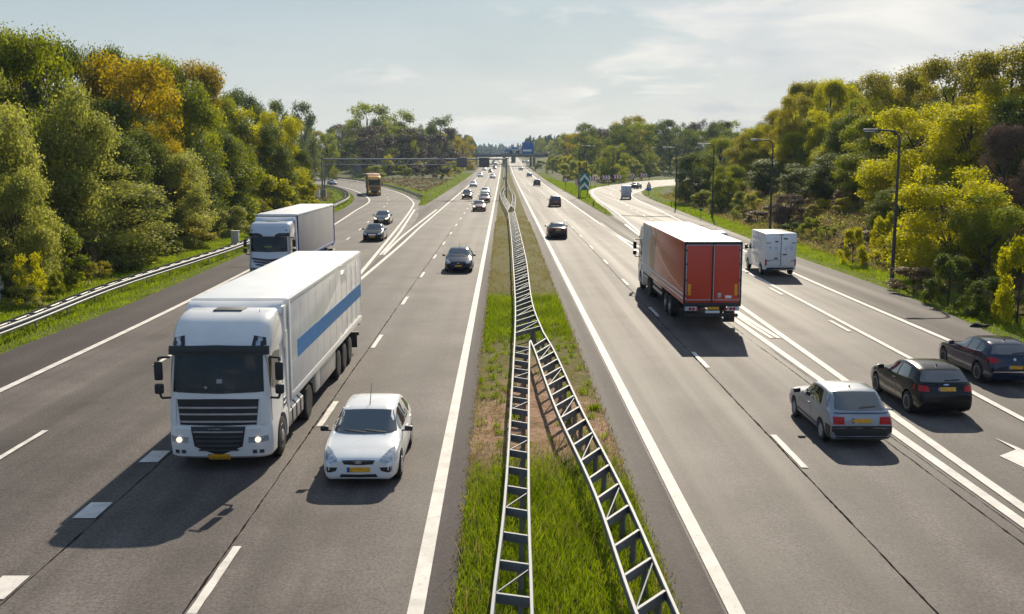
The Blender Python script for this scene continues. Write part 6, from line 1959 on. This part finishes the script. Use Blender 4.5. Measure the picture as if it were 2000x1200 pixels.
def crown(seed, n_clump=34, n_leaf=9000, leaf=.17, shape='round', ragged=.22):
    """crown of unit-ish size: height 1 (z 0..1), half width about .36; leaves sit on many uneven clumps"""
    g = np.random.default_rng(seed)
    cs, rs = [], []
    while len(cs) < n_clump:
        z = g.uniform(.04, .95)
        if shape == 'round': w = .36 * max(0, 1 - ((z - .46) / .54) ** 2) ** .40
        elif shape == 'tall': w = .24 * math.sin(math.pi * min(1, (z + .06) / 1.1)) ** .6
        elif shape == 'flat': 
            z = g.uniform(.45, .95); w = .50 * math.sqrt(max(0, 1 - ((z - .62) / .36) ** 2))
        elif shape == 'bush': w = .5 * math.sqrt(max(0, 1 - (z / 1.02) ** 2))
        else: w = .30 * (1 - z) + .02     # cone
        if shape in ('round', 'tall') and g.uniform() < .18: z *= .5
        a = g.uniform(0, 2 * math.pi)
        rr_ = w * math.sqrt(g.uniform(.45, 1.0))
        cs.append((rr_ * math.cos(a), rr_ * math.sin(a), z))
        rs.append(g.uniform(.055, .13) * (1.0 if shape != 'cone' else (.35 + .8 * (1 - z))))
    cs, rs = np.array(cs), np.array(rs)
    wts = rs ** 2; wts /= wts.sum()
    k = g.choice(n_clump, n_leaf, p=wts)
    d = g.normal(size=(n_leaf, 3)); d /= np.linalg.norm(d, axis=1)[:, None]
    rad = rs[k] * (g.uniform(.35, 1.0, n_leaf) ** .45) * (1 + ragged * g.normal(size=n_leaf))
    # sprays: leaves gather along short twigs
    tw = g.integers(0, 900, n_leaf)
    toff = g.normal(size=(900, 3)) * .022
    zs_ = {'round': .60, 'tall': .62, 'flat': .34, 'bush': .8}.get(shape, .7)
    low = (d[:, 2] < -.25) & (g.uniform(size=n_leaf) < .2)
    d[low, 2] *= -1          # clumps are fuller on top, open underneath
    P = cs[k] + d * rad[:, None] * np.array((1, 1, zs_)) + toff[tw] + g.normal(size=(n_leaf, 3)) * .006
    keep = P[:, 2] > 0.0
    P = P[keep]; d = d[keep]; k = k[keep]
    N = d * .85 + g.normal(size=d.shape) * .50 + np.array((0, 0, .25))
    N /= np.linalg.norm(N, axis=1)[:, None]
    sz = g.uniform(.6, 1.3, len(P)) * leaf / 10.0
    V, F = leaf_quads(g, P, N, sz)
    tone = np.clip(.42 + .20 * g.normal(size=len(P)) + .22 * g.normal(size=n_clump)[k], 0, 1)
    return foliage_mesh('crown', V, F, tone), cs

def trunk(seed, cs):
    g = random.Random(seed)
    mb = MB()
    pts = [(0, 0, -.05)]
    for i in range(1, 7):
        pts.append((pts[-1][0] + g.uniform(-.012, .012), pts[-1][1] + g.uniform(-.012, .012), i * .13))
    mb.path(pts, [.022 - .0026 * i for i in range(7)], 8)
    for c in sorted(cs.tolist(), key=lambda q: q[2])[::2]:
        j = max(1, min(5, int(c[2] / .13 * .62)))
        p = pts[j]
        m1 = ((p[0] + c[0]) / 2, (p[1] + c[1]) / 2, (p[2] + c[2]) / 2 + .02)
        mb.path([p, m1, c], [.008, .005, .002], 5)
    return mb.mesh('trunk', 40)

PROTO = {}
def proto(kind):
    if kind in PROTO: return PROTO[kind]
    spec = {
     'round': [(s, 64, 42000, .098, 'round', .15) for s in (1, 2, 3, 4)],
     'tall':  [(s, 58, 32000, .098, 'tall', .16) for s in (11, 12, 13)],
     'far':   [(s, 46, 9000, .15, 'round', .17) for s in (21, 22, 23, 24)],
     'flat':  [(31, 40, 8000, .14, 'flat', .2)],
     'bush':  [(s, 30, 9500, .20, 'bush', .24) for s in (41, 42, 43)],
     'wisp':  [(s, 30, 4200, .20, 'round', .34) for s in (61, 62)],
     'cone':  [(s, 40, 2600, .30, 'cone', .25) for s in (51, 52)],
    }[kind]
    out = []
    for sp in spec:
        me, cs = crown(*sp)
        me.materials.append(SP['green'])
        tr = trunk(sp[0], cs); tr.materials.append(M_BARK)
        out.append((me, tr))
    PROTO[kind] = out
    return out

tr_rnd = random.Random(5)
def tree(name, label, cat, x, y, h, w, sp, kind='round', group=None, z=None):
    """h = height in metres, w = crown width in metres"""
    pr = proto(kind)
    me, tm = pr[tr_rnd.randrange(len(pr))]
    z = hz1(x, y) if z is None else z
    o = thing(name, label, cat, (x, y, z - .1), tr_rnd.uniform(0, 6.28), group)
    basew = {'round': .86, 'tall': .66, 'far': .86, 'flat': 1.15, 'bush': 1.15, 'wisp': .95, 'cone': .72}[kind]
    o.scale = (w / basew, w / basew * tr_rnd.uniform(.9, 1.1), h)
    c = bpy.data.objects.new('crown' if kind != 'bush' else 'foliage', me); COL.objects.link(c); c.parent = o
    c.material_slots[0].link = 'OBJECT'; c.material_slots[0].material = SP[sp]
    t = bpy.data.objects.new('trunk' if kind != 'bush' else 'stems', tm); COL.objects.link(t); t.parent = o
    return o

ADJ = {'green': 'mid green', 'dark': 'dark green', 'willow': 'pale olive', 'yellow': 'bright yellow green', 'ochre': 'ochre', 'olive': 'olive brown', 'brown': 'bare brown', 'heath': 'brown', 'blue': 'dark blue green'}
def T(px, top, Y, wpx, sp, kind, where, bush=False):
    """one tree given by its photo column, the row of its top, its distance and width in pixels"""
    x = at(px, Y)
    z = hz1(x, Y)
    h = max(.8, zat(top, Y) - z) / .985
    w = wpx * Y / FPX
    cat = 'bush' if bush else 'tree'
    lab = f'{ADJ[sp]} {cat} {where}'
    return tree('bush' if bush else 'tree', lab, cat, x, Y, h, w, sp, 'bush' if bush and kind == 'bush' else kind, None, z)

def TL(px, top, row, wpx, sp, kind, where, bush=False):
    """a tree of the left wood: row = metres from the road axis to the side of the crown that faces the road"""
    T(px, top, row * FPX / (983 - px - .40 * wpx), wpx, sp, kind, where, bush)
# left wood, near to far: trees one can tell apart in the photo
TL(20, 330, 24.6, 170, 'willow', 'round', 'low at the left edge of the picture above the white cabinet')
TL(150, 318, 24.6, 330, 'willow', 'round', 'standing lowest and nearest in the left wood')
TL(60, 70, 29.5, 260, 'green', 'round', 'tallest at the left edge of the picture')
TL(-60, 120, 27, 260, 'willow', 'round', 'cut off by the left edge of the picture')
TL(240, 112, 30, 250, 'ochre', 'round', 'with the biggest warm coloured crown in the left wood')
TL(150, 165, 26, 180, 'willow', 'tall', 'in front of the big ochre crown on its left')
TL(258, 225, 29.5, 150, 'dark', 'tall', 'like a weeping column below the big ochre crown')
TL(330, 300, 25.0, 160, 'willow', 'round', 'bushy at the foot of the weeping dark tree')
TL(352, 165, 28, 190, 'green', 'round', 'right of the big ochre crown')
TL(300, 235, 27, 130, 'ochre', 'round', 'small, tucked under the big ochre crown')
TL(375, 128, 35, 170, 'ochre', 'round', 'with a domed top on the skyline of the left wood')
TL(122, 84, 37, 180, 'dark', 'round', 'between the tallest edge tree and the big ochre crown')
TL(212, 98, 40, 130, 'dark', 'round', 'on the skyline just behind the big ochre crown')
TL(300, 116, 39, 150, 'green', 'round', 'between the two ochre crowns on the skyline')
TL(470, 178, 40, 120, 'dark', 'round', 'on the skyline right of the ochre dome')
TL(425, 262, 26.5, 170, 'green', 'tall', 'above the roof of the grey curtain lorry')
TL(400, 350, 30, 170, 'willow', 'round', 'left of the grey lorry cab, behind the barrier')
TL(455, 205, 30, 150, 'yellow', 'round', 'sloping down the skyline past the ochre dome')
TL(498, 238, 27, 140, 'dark', 'round', 'between two yellow green crowns at the right end of the left wood')
TL(548, 222, 27, 120, 'yellow', 'round', 'last bright one at the right end of the left wood')
TL(528, 345, 24.6, 125, 'yellow', 'bush', 'directly above the grey lorry trailer', True)
TL(578, 296, 27, 76, 'dark', 'tall', 'at the right end of the left wood beside the gantry post')
TL(590, 350, 25, 70, 'yellow', 'bush', 'at the foot of the gantry on the left', True)
TL(565, 372, 24.4, 90, 'green', 'bush', 'between the grey trailer and the gantry foot', True)
TL(100, 440, 24.2, 150, 'green', 'bush', 'in the undergrowth below the nearest pale tree', True)
TL(40, 492, 23.6, 75, 'yellow', 'wisp', 'a thin sapling near the white cabinet', True)
TL(93, 527, 23.6, 46, 'green', 'bush', 'small and round behind the left barrier', True)
TL(180, 508, 24.2, 75, 'olive', 'wisp', 'a thin sapling behind the left barrier', True)
TL(30, 555, 23.4, 90, 'willow', 'bush', 'low by the white cabinet', True)
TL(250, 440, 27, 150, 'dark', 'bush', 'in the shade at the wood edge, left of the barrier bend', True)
TL(340, 425, 24.6, 150, 'olive', 'bush', 'twiggy, at the wood edge above the barrier', True)
TL(440, 400, 24.4, 100, 'willow', 'bush', 'just left of the pale cabinet', True)
# right wood
T(1965, 98, 84, 230, 'olive', 'round', 'tallest at the right edge of the picture')
T(1850, 108, 98, 200, 'olive', 'round', 'with a broad crown on the right skyline')
T(1745, 135, 112, 170, 'olive', 'round', 'lower on the right skyline, above the nearest lamp')
T(1690, 190, 118, 110, 'green', 'round', 'left of the nearest street lamp head')
T(1790, 205, 88, 210, 'yellow', 'round', 'large, right behind the nearest street lamp')
T(1895, 205, 80, 170, 'yellow', 'tall', 'behind the brightest bush on the right')
T(1990, 180, 78, 150, 'yellow', 'round', 'below the tallest olive crown at the right edge')
T(1965, 245, 68, 110, 'brown', 'round', 'leafless, at the right edge above the bright bush')
T(1865, 318, 62, 240, 'yellow', 'round', 'glowing brightest of all on the right bank')
T(1945, 372, 58, 190, 'green', 'round', 'right of the brightest one on the right bank')
T(2010, 455, 46, 110, 'yellow', 'bush', 'cut off by the right edge above the dark blue car', True)
T(1700, 230, 102, 150, 'green', 'round', 'dark at its foot, left of the nearest lamp post')
T(1655, 222, 122, 100, 'yellow', 'round', 'a golden dome left of the nearest lamp')
T(1605, 225, 136, 100, 'green', 'tall', 'in the row of domes right of the second lamp')
T(1560, 222, 146, 90, 'yellow', 'tall', 'in the row of domes above the box van')
T(1525, 215, 158, 90, 'olive', 'round', 'at the top of the row of domes on the right bank')
T(1488, 245, 165, 80, 'yellow', 'tall', 'in the row of domes right at the second lamp head')
T(1452, 258, 172, 80, 'olive', 'tall', 'left end of the row of domes on the right bank')
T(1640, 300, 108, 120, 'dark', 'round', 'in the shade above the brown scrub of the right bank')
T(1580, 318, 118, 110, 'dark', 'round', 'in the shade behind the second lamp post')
T(1505, 312, 138, 90, 'dark', 'tall', 'between the second and third lamp on the right bank')
T(1545, 378, 103, 70, 'brown', 'round', 'dark and twiggy directly right of the second lamp post')
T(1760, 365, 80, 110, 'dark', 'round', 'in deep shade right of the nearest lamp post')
T(1577, 163, 175, 90, 'dark', 'flat', 'flat topped, on the right skyline, left half')
T(1650, 160, 170, 90, 'dark', 'flat', 'flat topped, on the right skyline, right half')
T(1425, 322, 140, 75, 'green', 'round', 'round, right of the third lamp post')
T(1365, 300, 165, 95, 'dark', 'round', 'inside the right bend behind the lamps')
T(1405, 268, 190, 90, 'green', 'round', 'above the inside of the right bend')
for (px, top, Y, w, sp, wh) in ((1590, 425, 92, 55, 'green', 'right of the box van roof'), (1622, 438, 88, 50, 'green', 'second to the right of the box van roof'), (1675, 446, 72, 62, 'yellow', 'small and bright on the scrub of the right bank'),
                            (1735, 410, 72, 70, 'yellow', 'touching the nearest lamp post on its left'), (1655, 385, 96, 60, 'olive', 'on the open scrub of the right bank'), (1615, 388, 104, 55, 'yellow', 'at the top of the open scrub of the right bank'),
                            (1455, 372, 124, 60, 'willow', 'between the third lamp and the box van'), (1410, 378, 136, 60, 'green', 'just right of the third lamp foot'), (1340, 352, 168, 55, 'green', 'right of the fourth lamp'),
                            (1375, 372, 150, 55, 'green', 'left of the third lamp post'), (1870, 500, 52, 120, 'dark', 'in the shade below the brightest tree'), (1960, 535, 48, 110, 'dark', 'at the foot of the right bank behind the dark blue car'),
                            (1800, 520, 57, 110, 'heath', 'low and brown right of the nearest lamp foot'), (1550, 432, 96, 55, 'dark', 'behind the box van roof')):
    T(px, top, Y, w, sp, 'bush', wh, True)
# middle distance beyond the ramps
T(1200, 281, 300, 62, 'green', 'far', 'round and isolated behind the chevron boards')
T(1215, 245, 380, 80, 'dark', 'far', 'dark, behind the isolated round one')
T(1240, 228, 400, 75, 'olive', 'far', 'highest on the skyline over the chevron boards')
T(1310, 234, 390, 95, 'dark', 'flat', 'wide topped, on the skyline over the right bend')
T(1410, 236, 330, 80, 'dark', 'flat', 'wide topped, on the skyline left of the row of domes')
T(1155, 262, 430, 70, 'olive', 'far', 'sloping down the skyline right of the bridge')
T(1125, 262, 470, 55, 'ochre', 'far', 'yellowish, at the right end of the bridge')
T(640, 262, 330, 50, 'green', 'far', 'round, over the left ramp behind the gantry post')
T(720, 205, 420, 110, 'green', 'far', 'broadest on the skyline over the orange lorry')
T(780, 215, 430, 80, 'green', 'far', 'right of the broadest one over the orange lorry')
T(800, 252, 380, 90, 'brown', 'far', 'purple brown, above the gantry beam')
T(735, 250, 370, 90, 'brown', 'far', 'purple brown, directly above the orange lorry')
T(868, 252, 420, 80, 'brown', 'far', 'purple brown, near the right end of the far left wood')
T(860, 226, 450, 70, 'dark', 'far', 'dark, at the right end of the far left skyline')
T(905, 268, 480, 50, 'ochre', 'far', 'yellowish, at the left end of the bridge')
T(535, 196, 260, 70, 'dark', 'flat', 'dark topped, above the right end of the left wood')
T(590, 203, 330, 70, 'dark', 'far', 'dark, second on the skyline behind the left wood')

# the rest of the woods: rows one cannot single out, each row a group with one label
def fill(n, xr, yr, hr, wr, sps, kind, label, group, cat='tree', dmin=5.0, seed=1, sep=.55, test=None):
    g = random.Random(seed)
    got = []
    tries = 0
    while len(got) < n and tries < n * 60:
        tries += 1
        y = g.uniform(*yr); x = g.uniform(*xr)
        if test and not test(x, y): continue
        if road_dist(x, y)[0] < dmin: continue
        w = g.uniform(*wr)
        if any((x - a) ** 2 + (y - b) ** 2 < (sep * (w + c) / 1.0) ** 2 * .5 for a, b, c in got): continue
        got.append((x, y, w))
        tree('bush' if cat == 'bush' else 'tree', label, cat, x, y, g.uniform(*hr), w, g.choice(sps), kind, group)
    return len(got)
fill(34, (-56, -34), (44, 165), (11.5, 15), (6, 8.5), ['green', 'dark', 'olive', 'dark', 'willow'], 'round', 'tree in the back rows of the near left wood', 'back rows of the left wood', seed=2)
fill(24, (-34, -28), (36, 136), (7, 11), (5, 7), ['green', 'dark', 'willow', 'dark'], 'tall', 'tree filling the front edge of the near left wood', 'front edge of the left wood', seed=3)
fill(24, (-29, -24.4), (34, 122), (1.4, 3.2), (1.6, 3.4), ['dark', 'green', 'heath', 'willow'], 'bush', 'low bush at the foot of the near left wood', 'undergrowth of the left wood', 'bush', 5.4, seed=4)
fill(30, (38, 74), (60, 175), (9.5, 13), (6, 8.5), ['olive', 'green', 'dark', 'yellow', 'olive'], 'round', 'tree in the back rows of the near right wood', 'back rows of the right wood', seed=6, dmin=15)
fill(20, (37, 46), (60, 175), (5, 8), (4.5, 6.5), ['green', 'dark', 'yellow', 'dark'], 'tall', 'tree filling the front edge of the near right wood', 'front edge of the right wood', seed=7, dmin=14)
fill(80, (25, 46), (40, 180), (.7, 2.2), (1.4, 3.4), ['heath', 'heath', 'olive', 'green', 'brown', 'yellow', 'willow'], 'bush', 'low scrubby bush on the open right bank', 'scrub of the right bank', 'bush', 4.4, seed=8, sep=.35)
fill(60, (-230, -30), (330, 520), (15, 22), (11, 17), ['green', 'dark', 'dark', 'olive', 'brown'], 'far', 'tree in the far wood beyond the left ramp', 'far wood beyond the left ramp', seed=9, dmin=24, test=lambda x, y: x < -20 - (520 - y) * .06)
fill(44, (-110, -18), (250, 520), (3, 8), (5, 10), ['green', 'willow', 'green', 'yellow', 'brown'], 'bush', 'bush in the wedge between left ramp and carriageway', 'bushes between left ramp and carriageway', 'bush', 7, seed=10, test=lambda x, y: x < -17 - max(0, 350 - y) * .12 and x > -0.36 * y + 30)
fill(64, (30, 240), (300, 540), (13, 20), (10, 16), ['green', 'dark', 'olive', 'dark', 'brown'], 'far', 'tree in the far wood beyond the right ramp', 'far wood beyond the right ramp', seed=11, dmin=14, test=lambda x, y: y > 250 + x * 1.1)
fill(56, (20, 130), (235, 520), (3, 7.5), (5, 10), ['green', 'willow', 'green', 'yellow'], 'bush', 'bush between the right ramp and the carriageway', 'bushes between right ramp and carriageway', 'bush', 7, seed=12, test=lambda x, y: y > 225 + x * 1.6)
fill(22, (-75, -20), (500, 900), (12, 20), (9, 14), ['green', 'olive', 'dark', 'ochre'], 'far', 'tree lining the left carriageway near the bridge', 'trees by the bridge on the left', seed=13, dmin=10)
fill(22, (24, 90), (500, 900), (12, 19), (9, 14), ['green', 'olive', 'dark', 'yellow'], 'far', 'tree lining the right carriageway near the bridge', 'trees by the bridge on the right', seed=14, dmin=12)
fill(30, (-300, -55), (180, 330), (13, 17), (9, 13), ['green', 'dark', 'olive', 'yellow'], 'far', 'tree on the outer side of the left ramp', 'outer side of the left ramp', seed=15, dmin=9, test=lambda x, y: x < -70 or y > 330 or road_dist(x, y)[0] > 12)
fill(26, (56, 260), (175, 330), (12, 17), (9, 13), ['green', 'dark', 'olive', 'yellow'], 'far', 'tree on the outer side of the right ramp', 'outer side of the right ramp', seed=16, dmin=12)

fill(46, (17, 62), (240, 540), (3, 7.5), (5, 9), ['green', 'willow', 'green', 'yellow', 'dark'], 'bush', 'bush close to the right carriageway before the bridge', 'bushes right of the carriageway before the bridge', 'bush', 5, seed=18, sep=.4, test=lambda x, y: y > 235 + x * 1.9)
# far forest: one mass of spruces across the horizon
def far_forest():
    g = np.random.default_rng(77)
    Vs, Fs, Ts = [], [], []
    base, _ = crown(91, 26, 420, .62, 'cone', .25)
    n = len(base.vertices)
    bv = np.empty(n * 3); base.vertices.foreach_get('co', bv); bv = bv.reshape(-1, 3)
    m = len(base.polygons)
    k = 0
    def put(x, y, h, w):
        nonlocal k
        a = g.uniform(0, 6.28); c, s = math.cos(a), math.sin(a)
        q = np.c_[(bv[:, 0] * c - bv[:, 1] * s) * w / .62, (bv[:, 0] * s + bv[:, 1] * c) * w / .62, bv[:, 2] * h]
        q += np.array((x, y, float(zr(y)) - .5))
        Vs.append(q); Fs.append(np.arange(n).reshape(-1, 4) + k * n); Ts.append(np.clip(g.normal(.35, .2) + g.normal(size=m) * .1, 0, 1)); k += 1
    for i in range(620):
        y = g.uniform(1000, 1900)
        x = g.uniform(-.34, .34) * y
        if abs(x - 1) < 16: continue
        if -40 < x < 50 and y < 1450: continue
        h = g.uniform(15, 23) * (1.0 + .12 * math.sin(x * .02))
        put(x, y, h, g.uniform(5, 9))
    for i in range(120):   # closing the end of the vista
        y = g.uniform(1900, 2100); x = g.uniform(-90, 110)
        put(x, y, g.uniform(17, 27), g.uniform(6, 10))
    for i in range(110):   # taller block right of the big blue sign
        y = g.uniform(900, 1050); x = g.uniform(22, 150)
        put(x, y, g.uniform(17, 22.5), g.uniform(5, 8))
    for i in range(90):
        y = g.uniform(900, 1100); x = g.uniform(-150, -26)
        put(x, y, g.uniform(17, 22), g.uniform(5, 8))
    me = foliage_mesh('far_forest', np.concatenate(Vs), np.concatenate(Fs), np.concatenate(Ts))
    o = link_mesh('far_forest', me, SP['blue'])
    tag(o, 'blue hazy spruce forest closing the horizon', 'forest', kind='stuff')
far_forest()

# grass -----------------------------------------------------------------------------
def blades(name, label, pts, h, w, sp, seed, lean=.35):
    """pts: (n,3) roots. Each blade is a bent strip of two faces"""
    g = np.random.default_rng(seed)
    n = len(pts)
    a = g.uniform(0, 2 * np.pi, n)
    side = np.c_[np.cos(a), np.sin(a), np.zeros(n)]
    ln = g.normal(size=(n, 2)) * lean
    hh = h * g.uniform(.5, 1.25, n) if np.isscalar(h) else h * g.uniform(.6, 1.2, n)
    mid = pts + np.c_[ln[:, 0] * hh * .35, ln[:, 1] * hh * .35, hh * .6]
    tip = pts + np.c_[ln[:, 0] * hh, ln[:, 1] * hh, hh * .95]
    ww = (w * g.uniform(.6, 1.3, n))[:, None]
    V = np.stack([pts - side * ww * .5, pts + side * ww * .5, mid + side * ww * .42, mid - side * ww * .42, tip + side * ww * .1, tip - side * ww * .1], 1).reshape(-1, 3)
    i = np.arange(n) * 6
    F = np.concatenate([np.c_[i, i + 1, i + 2, i + 3], np.c_[i + 3, i + 2, i + 4, i + 5]])
    patch_ = .45 + .5 * np.sin(pts[:, 0] * 1.9 + 1) * np.cos(pts[:, 1] * 1.3)
    t1 = np.clip(.12 + .45 * patch_ + .2 * g.normal(size=n), 0, 1)
    me = foliage_mesh(name, V, F, np.r_[t1, t1])
    o = link_mesh(name, me, SP[sp])
    return tag(o, label, 'grass', kind='stuff')
def scatter(n, f, seed):
    g = np.random.default_rng(seed)
    return f(g, n)
def med_pts(y0, y1, n, seed, rag_=.8):
    g = np.random.default_rng(seed)
    y = g.uniform(y0, y1, n) + g.normal(size=n) * .25
    x = g.uniform(XM_L + .03, XM_R - .03, n)
    edge = y1 - .8 + bumps(x * 2.5, y * 1.3) * rag_ - np.abs(g.normal(size=n)) * 1.5
    y0r = y0 + .4 + bumps(x * 3.1 + 2, y0 + 0 * x) * rag_ + np.abs(g.normal(size=n)) * 1.4 if y0 > 20 else y0 + 0 * x
    ok = (y < edge) & (y > y0r) & (bumps(x * 2.2 + 5, y * 1.1) > -.75)
    x, y = x[ok], y[ok]
    return np.c_[x, y, np.full(len(x), .05)]
P1 = med_pts(11, 25.5, 26000, 1)
edgef = 1 - .55 * np.clip(1 - np.minimum(P1[:, 0] - XM_L, XM_R - P1[:, 0]) / .8, 0, 1)
blades('median_grass', 'long fresh grass under the near arms of the median barrier', P1, .34 * edgef, .016, 'grass', 1)
P2 = med_pts(41, 56.5, 15000, 2)
blades('median_grass', 'bright grass patch on the median beside the red lorry', P2, .22, .022, 'grass', 2)
g_ = np.random.default_rng(5)
P3 = np.c_[g_.uniform(XM_L, XM_R, 16000), g_.uniform(22, 130, 16000), np.full(16000, .05)]
P3 = P3[(bumps(P3[:, 0] * 2.4, P3[:, 1] * .9) > -.1) & ((P3[:, 1] > 54) | (np.abs(P3[:, 0] - 1) > .8))]
blades('dry_grass', 'thin dry grass scattered over the bare median', P3, .12, .025, 'drygrass', 3)

def tufts(n, y0, y1, k, spread, seed):
    g = np.random.default_rng(seed)
    cx, cy = g.uniform(XM_L + .1, XM_R - .1, n), g.uniform(y0, y1, n)
    # fewer tufts on the bare middle
    ok = (np.abs(cx - 1.05) > .7) | (g.uniform(size=n) < .25); cx, cy = cx[ok], cy[ok]; n = len(cx)
    r = np.repeat(np.arange(n), k)
    return np.c_[cx[r] + g.normal(size=len(r)) * spread, cy[r] + g.normal(size=len(r)) * spread * 1.6, np.full(len(r), .05)]
def inside_median(P): return P[(P[:, 0] > XM_L + .02) & (P[:, 0] < XM_R - .02)]
blades('grass_tufts', 'green tufts of grass scattered over the bare sandy median', inside_median(tufts(170, 23, 44, 34, .07, 61)), .17, .018, 'grass', 12)
blades('dry_stalks', 'dry stalks standing in the long median grass', inside_median(np.c_[np.random.default_rng(62).uniform(XM_L, XM_R, 1800), np.random.default_rng(63).uniform(11, 26, 1800), np.full(1800, .05)]), .52, .011, 'drygrass', 13, .28)
blades('grass_tufts', 'low weeds creeping over the edges of the asphalt along the median', np.c_[np.where(np.random.default_rng(64).uniform(size=5000) < .5, XM_L - .02, XM_R + .02) + np.random.default_rng(65).normal(size=5000) * .06, np.random.default_rng(66).uniform(11, 120, 5000), np.full(5000, .02)], .09, .02, 'drygrass', 14, .6)
def verge_pts(n, xr, yr, d0, d1, seed):
    g = np.random.default_rng(seed)
    y = yr[0] + (yr[1] - yr[0]) * g.uniform(0, 1, n) ** 1.5
    x = g.uniform(*xr, n)
    d = road_dist(x, y)
    ok = (d > d0) & (d < d1)
    x, y, d = x[ok], y[ok], d[ok]
    return np.c_[x, y, hz(x, y) - .01], d
Pv, dv = verge_pts(170000, (-28, -19), (12, 150), .03, 6.5, 21)
hv = np.where(dv < .9, .10, .22) + .05 * bumps(Pv[:, 0], Pv[:, 1])
blades('verge_grass', 'fresh grass of the left verge round the barrier', Pv, np.clip(hv, .08, .4), .028, 'grass', 4)
Pv, dv = verge_pts(200000, (20.5, 34), (20, 170), .03, 4.6, 22)
hv = np.where(dv < .9, .10, .20) + .05 * bumps(Pv[:, 0], Pv[:, 1])
blades('verge_grass', 'fresh grass of the right verge below the scrub', Pv, np.clip(hv, .08, .4), .03, 'grass', 5)
Pv, dv = verge_pts(110000, (22, 48), (36, 200), 2.8, 16, 23)
blades('bank_grass', 'dry brown grass and twigs of the open right bank', Pv, .42, .07, 'drygrass', 6, .6)
def mounds(name, label, pts, dims, nleaf, leaf, sp, seed):
    """low ground cover: many small tufted mounds in one mesh"""
    g = np.random.default_rng(seed)
    n = len(pts); r = g.uniform(*dims, n)
    k = np.repeat(np.arange(n), nleaf)
    d = g.normal(size=(len(k), 3)); d /= np.linalg.norm(d, axis=1)[:, None]; d[:, 2] = np.abs(d[:, 2])
    P = pts[k] + d * (r[k] * g.uniform(.6, 1.1, len(k)))[:, None] * np.array((1, 1, .8))
    N = d * .8 + g.normal(size=d.shape) * .5; N /= np.linalg.norm(N, axis=1)[:, None]
    V, F = leaf_quads(g, P, N, leaf * g.uniform(.6, 1.4, len(k)), .5)
    tone = np.clip(.4 + .25 * g.normal(size=n)[k] + .15 * g.normal(size=len(k)), 0, 1)
    o = link_mesh(name, foliage_mesh(name, V, F, tone), SP[sp])
    return tag(o, label, 'ground cover', kind='stuff')
Pv, dv = verge_pts(5200, (22, 50), (36, 200), 3.6, 17, 24)
mounds('heath_cover', 'brown heath mounds covering the right bank', Pv, (.25, .75), 46, .085, 'heath', 7)
Pv, dv = verge_pts(1500, (22, 50), (36, 200), 3.4, 16, 25)
mounds('bramble_cover', 'olive bramble cover on the right bank', Pv, (.3, .8), 46, .10, 'willow', 8)
Pv, dv = verge_pts(1500, (-34, -23), (25, 150), 4.6, 12, 26)
mounds('bramble_cover', 'dark bramble cover at the foot of the left wood', Pv, (.25, .65), 46, .09, 'green', 9)
g_ = np.random.default_rng(31)
def wedge_pts(A, B, C, n, seed):
    g = np.random.default_rng(seed)
    u, v = g.uniform(size=n), g.uniform(size=n)
    f = u + v > 1; u[f] = 1 - u[f]; v[f] = 1 - v[f]
    A, B, C = map(np.array, (A, B, C))
    q = A + u[:, None] * (B - A) + v[:, None] * (C - A)
    d = road_dist(q[:, 0], q[:, 1]); q = q[d > .05]
    return np.c_[q, hz(q[:, 0], q[:, 1])]
W1 = wedge_pts(GORE_R, xy(G(1060, 348)), xy(G(1158, 366)), 15000, 8)
blades('gore_grass', 'grass tongue between the carriageway and the right ramp', W1, .25, .07, 'grass', 8)
Pv, dv = verge_pts(60000, (-60, -12.2), (150, 420), .05, 5.0, 27)
blades('gore_grass', 'grass strip along the wedge between the left ramp and the carriageway', Pv, .25, .09, 'grass', 9)
Pv, dv = verge_pts(1800, (-60, -14), (175, 330), 4.0, 16, 28)
mounds('heath_cover', 'brown heath in the wedge between the left ramp and the carriageway', Pv, (.3, .7), 30, .14, 'heath', 10)
Pv, dv = verge_pts(40000, (13.3, 60), (130, 420), .05, 4.0, 29)
blades('gore_grass', 'grass strip along the far edges of the right ramp', Pv, .25, .09, 'grass', 11)

# ------------------------------------------------------------------ haze: thin even air round the whole scene
def make_haze():
    m = bpy.data.materials.new('thin_hazy_air'); m.use_nodes = True
    n, l = m.node_tree.nodes, m.node_tree.links
    n.clear()
    out = n.new('ShaderNodeOutputMaterial')
    v = n.new('ShaderNodeVolumePrincipled')
    v.inputs['Color'].default_value = (0.62, 0.80, 1.0, 1)
    v.inputs['Density'].default_value = 0.00013
    v.inputs['Anisotropy'].default_value = 0.2
    l.new(v.outputs[0], out.inputs['Volume'])
    o = MB().box((0, 3480, 30), (6100, 7140, 74)).build('haze', m, angle=0)
    tag(o, 'thin bluish haze over the far distance', 'haze', kind='stuff')
make_haze()
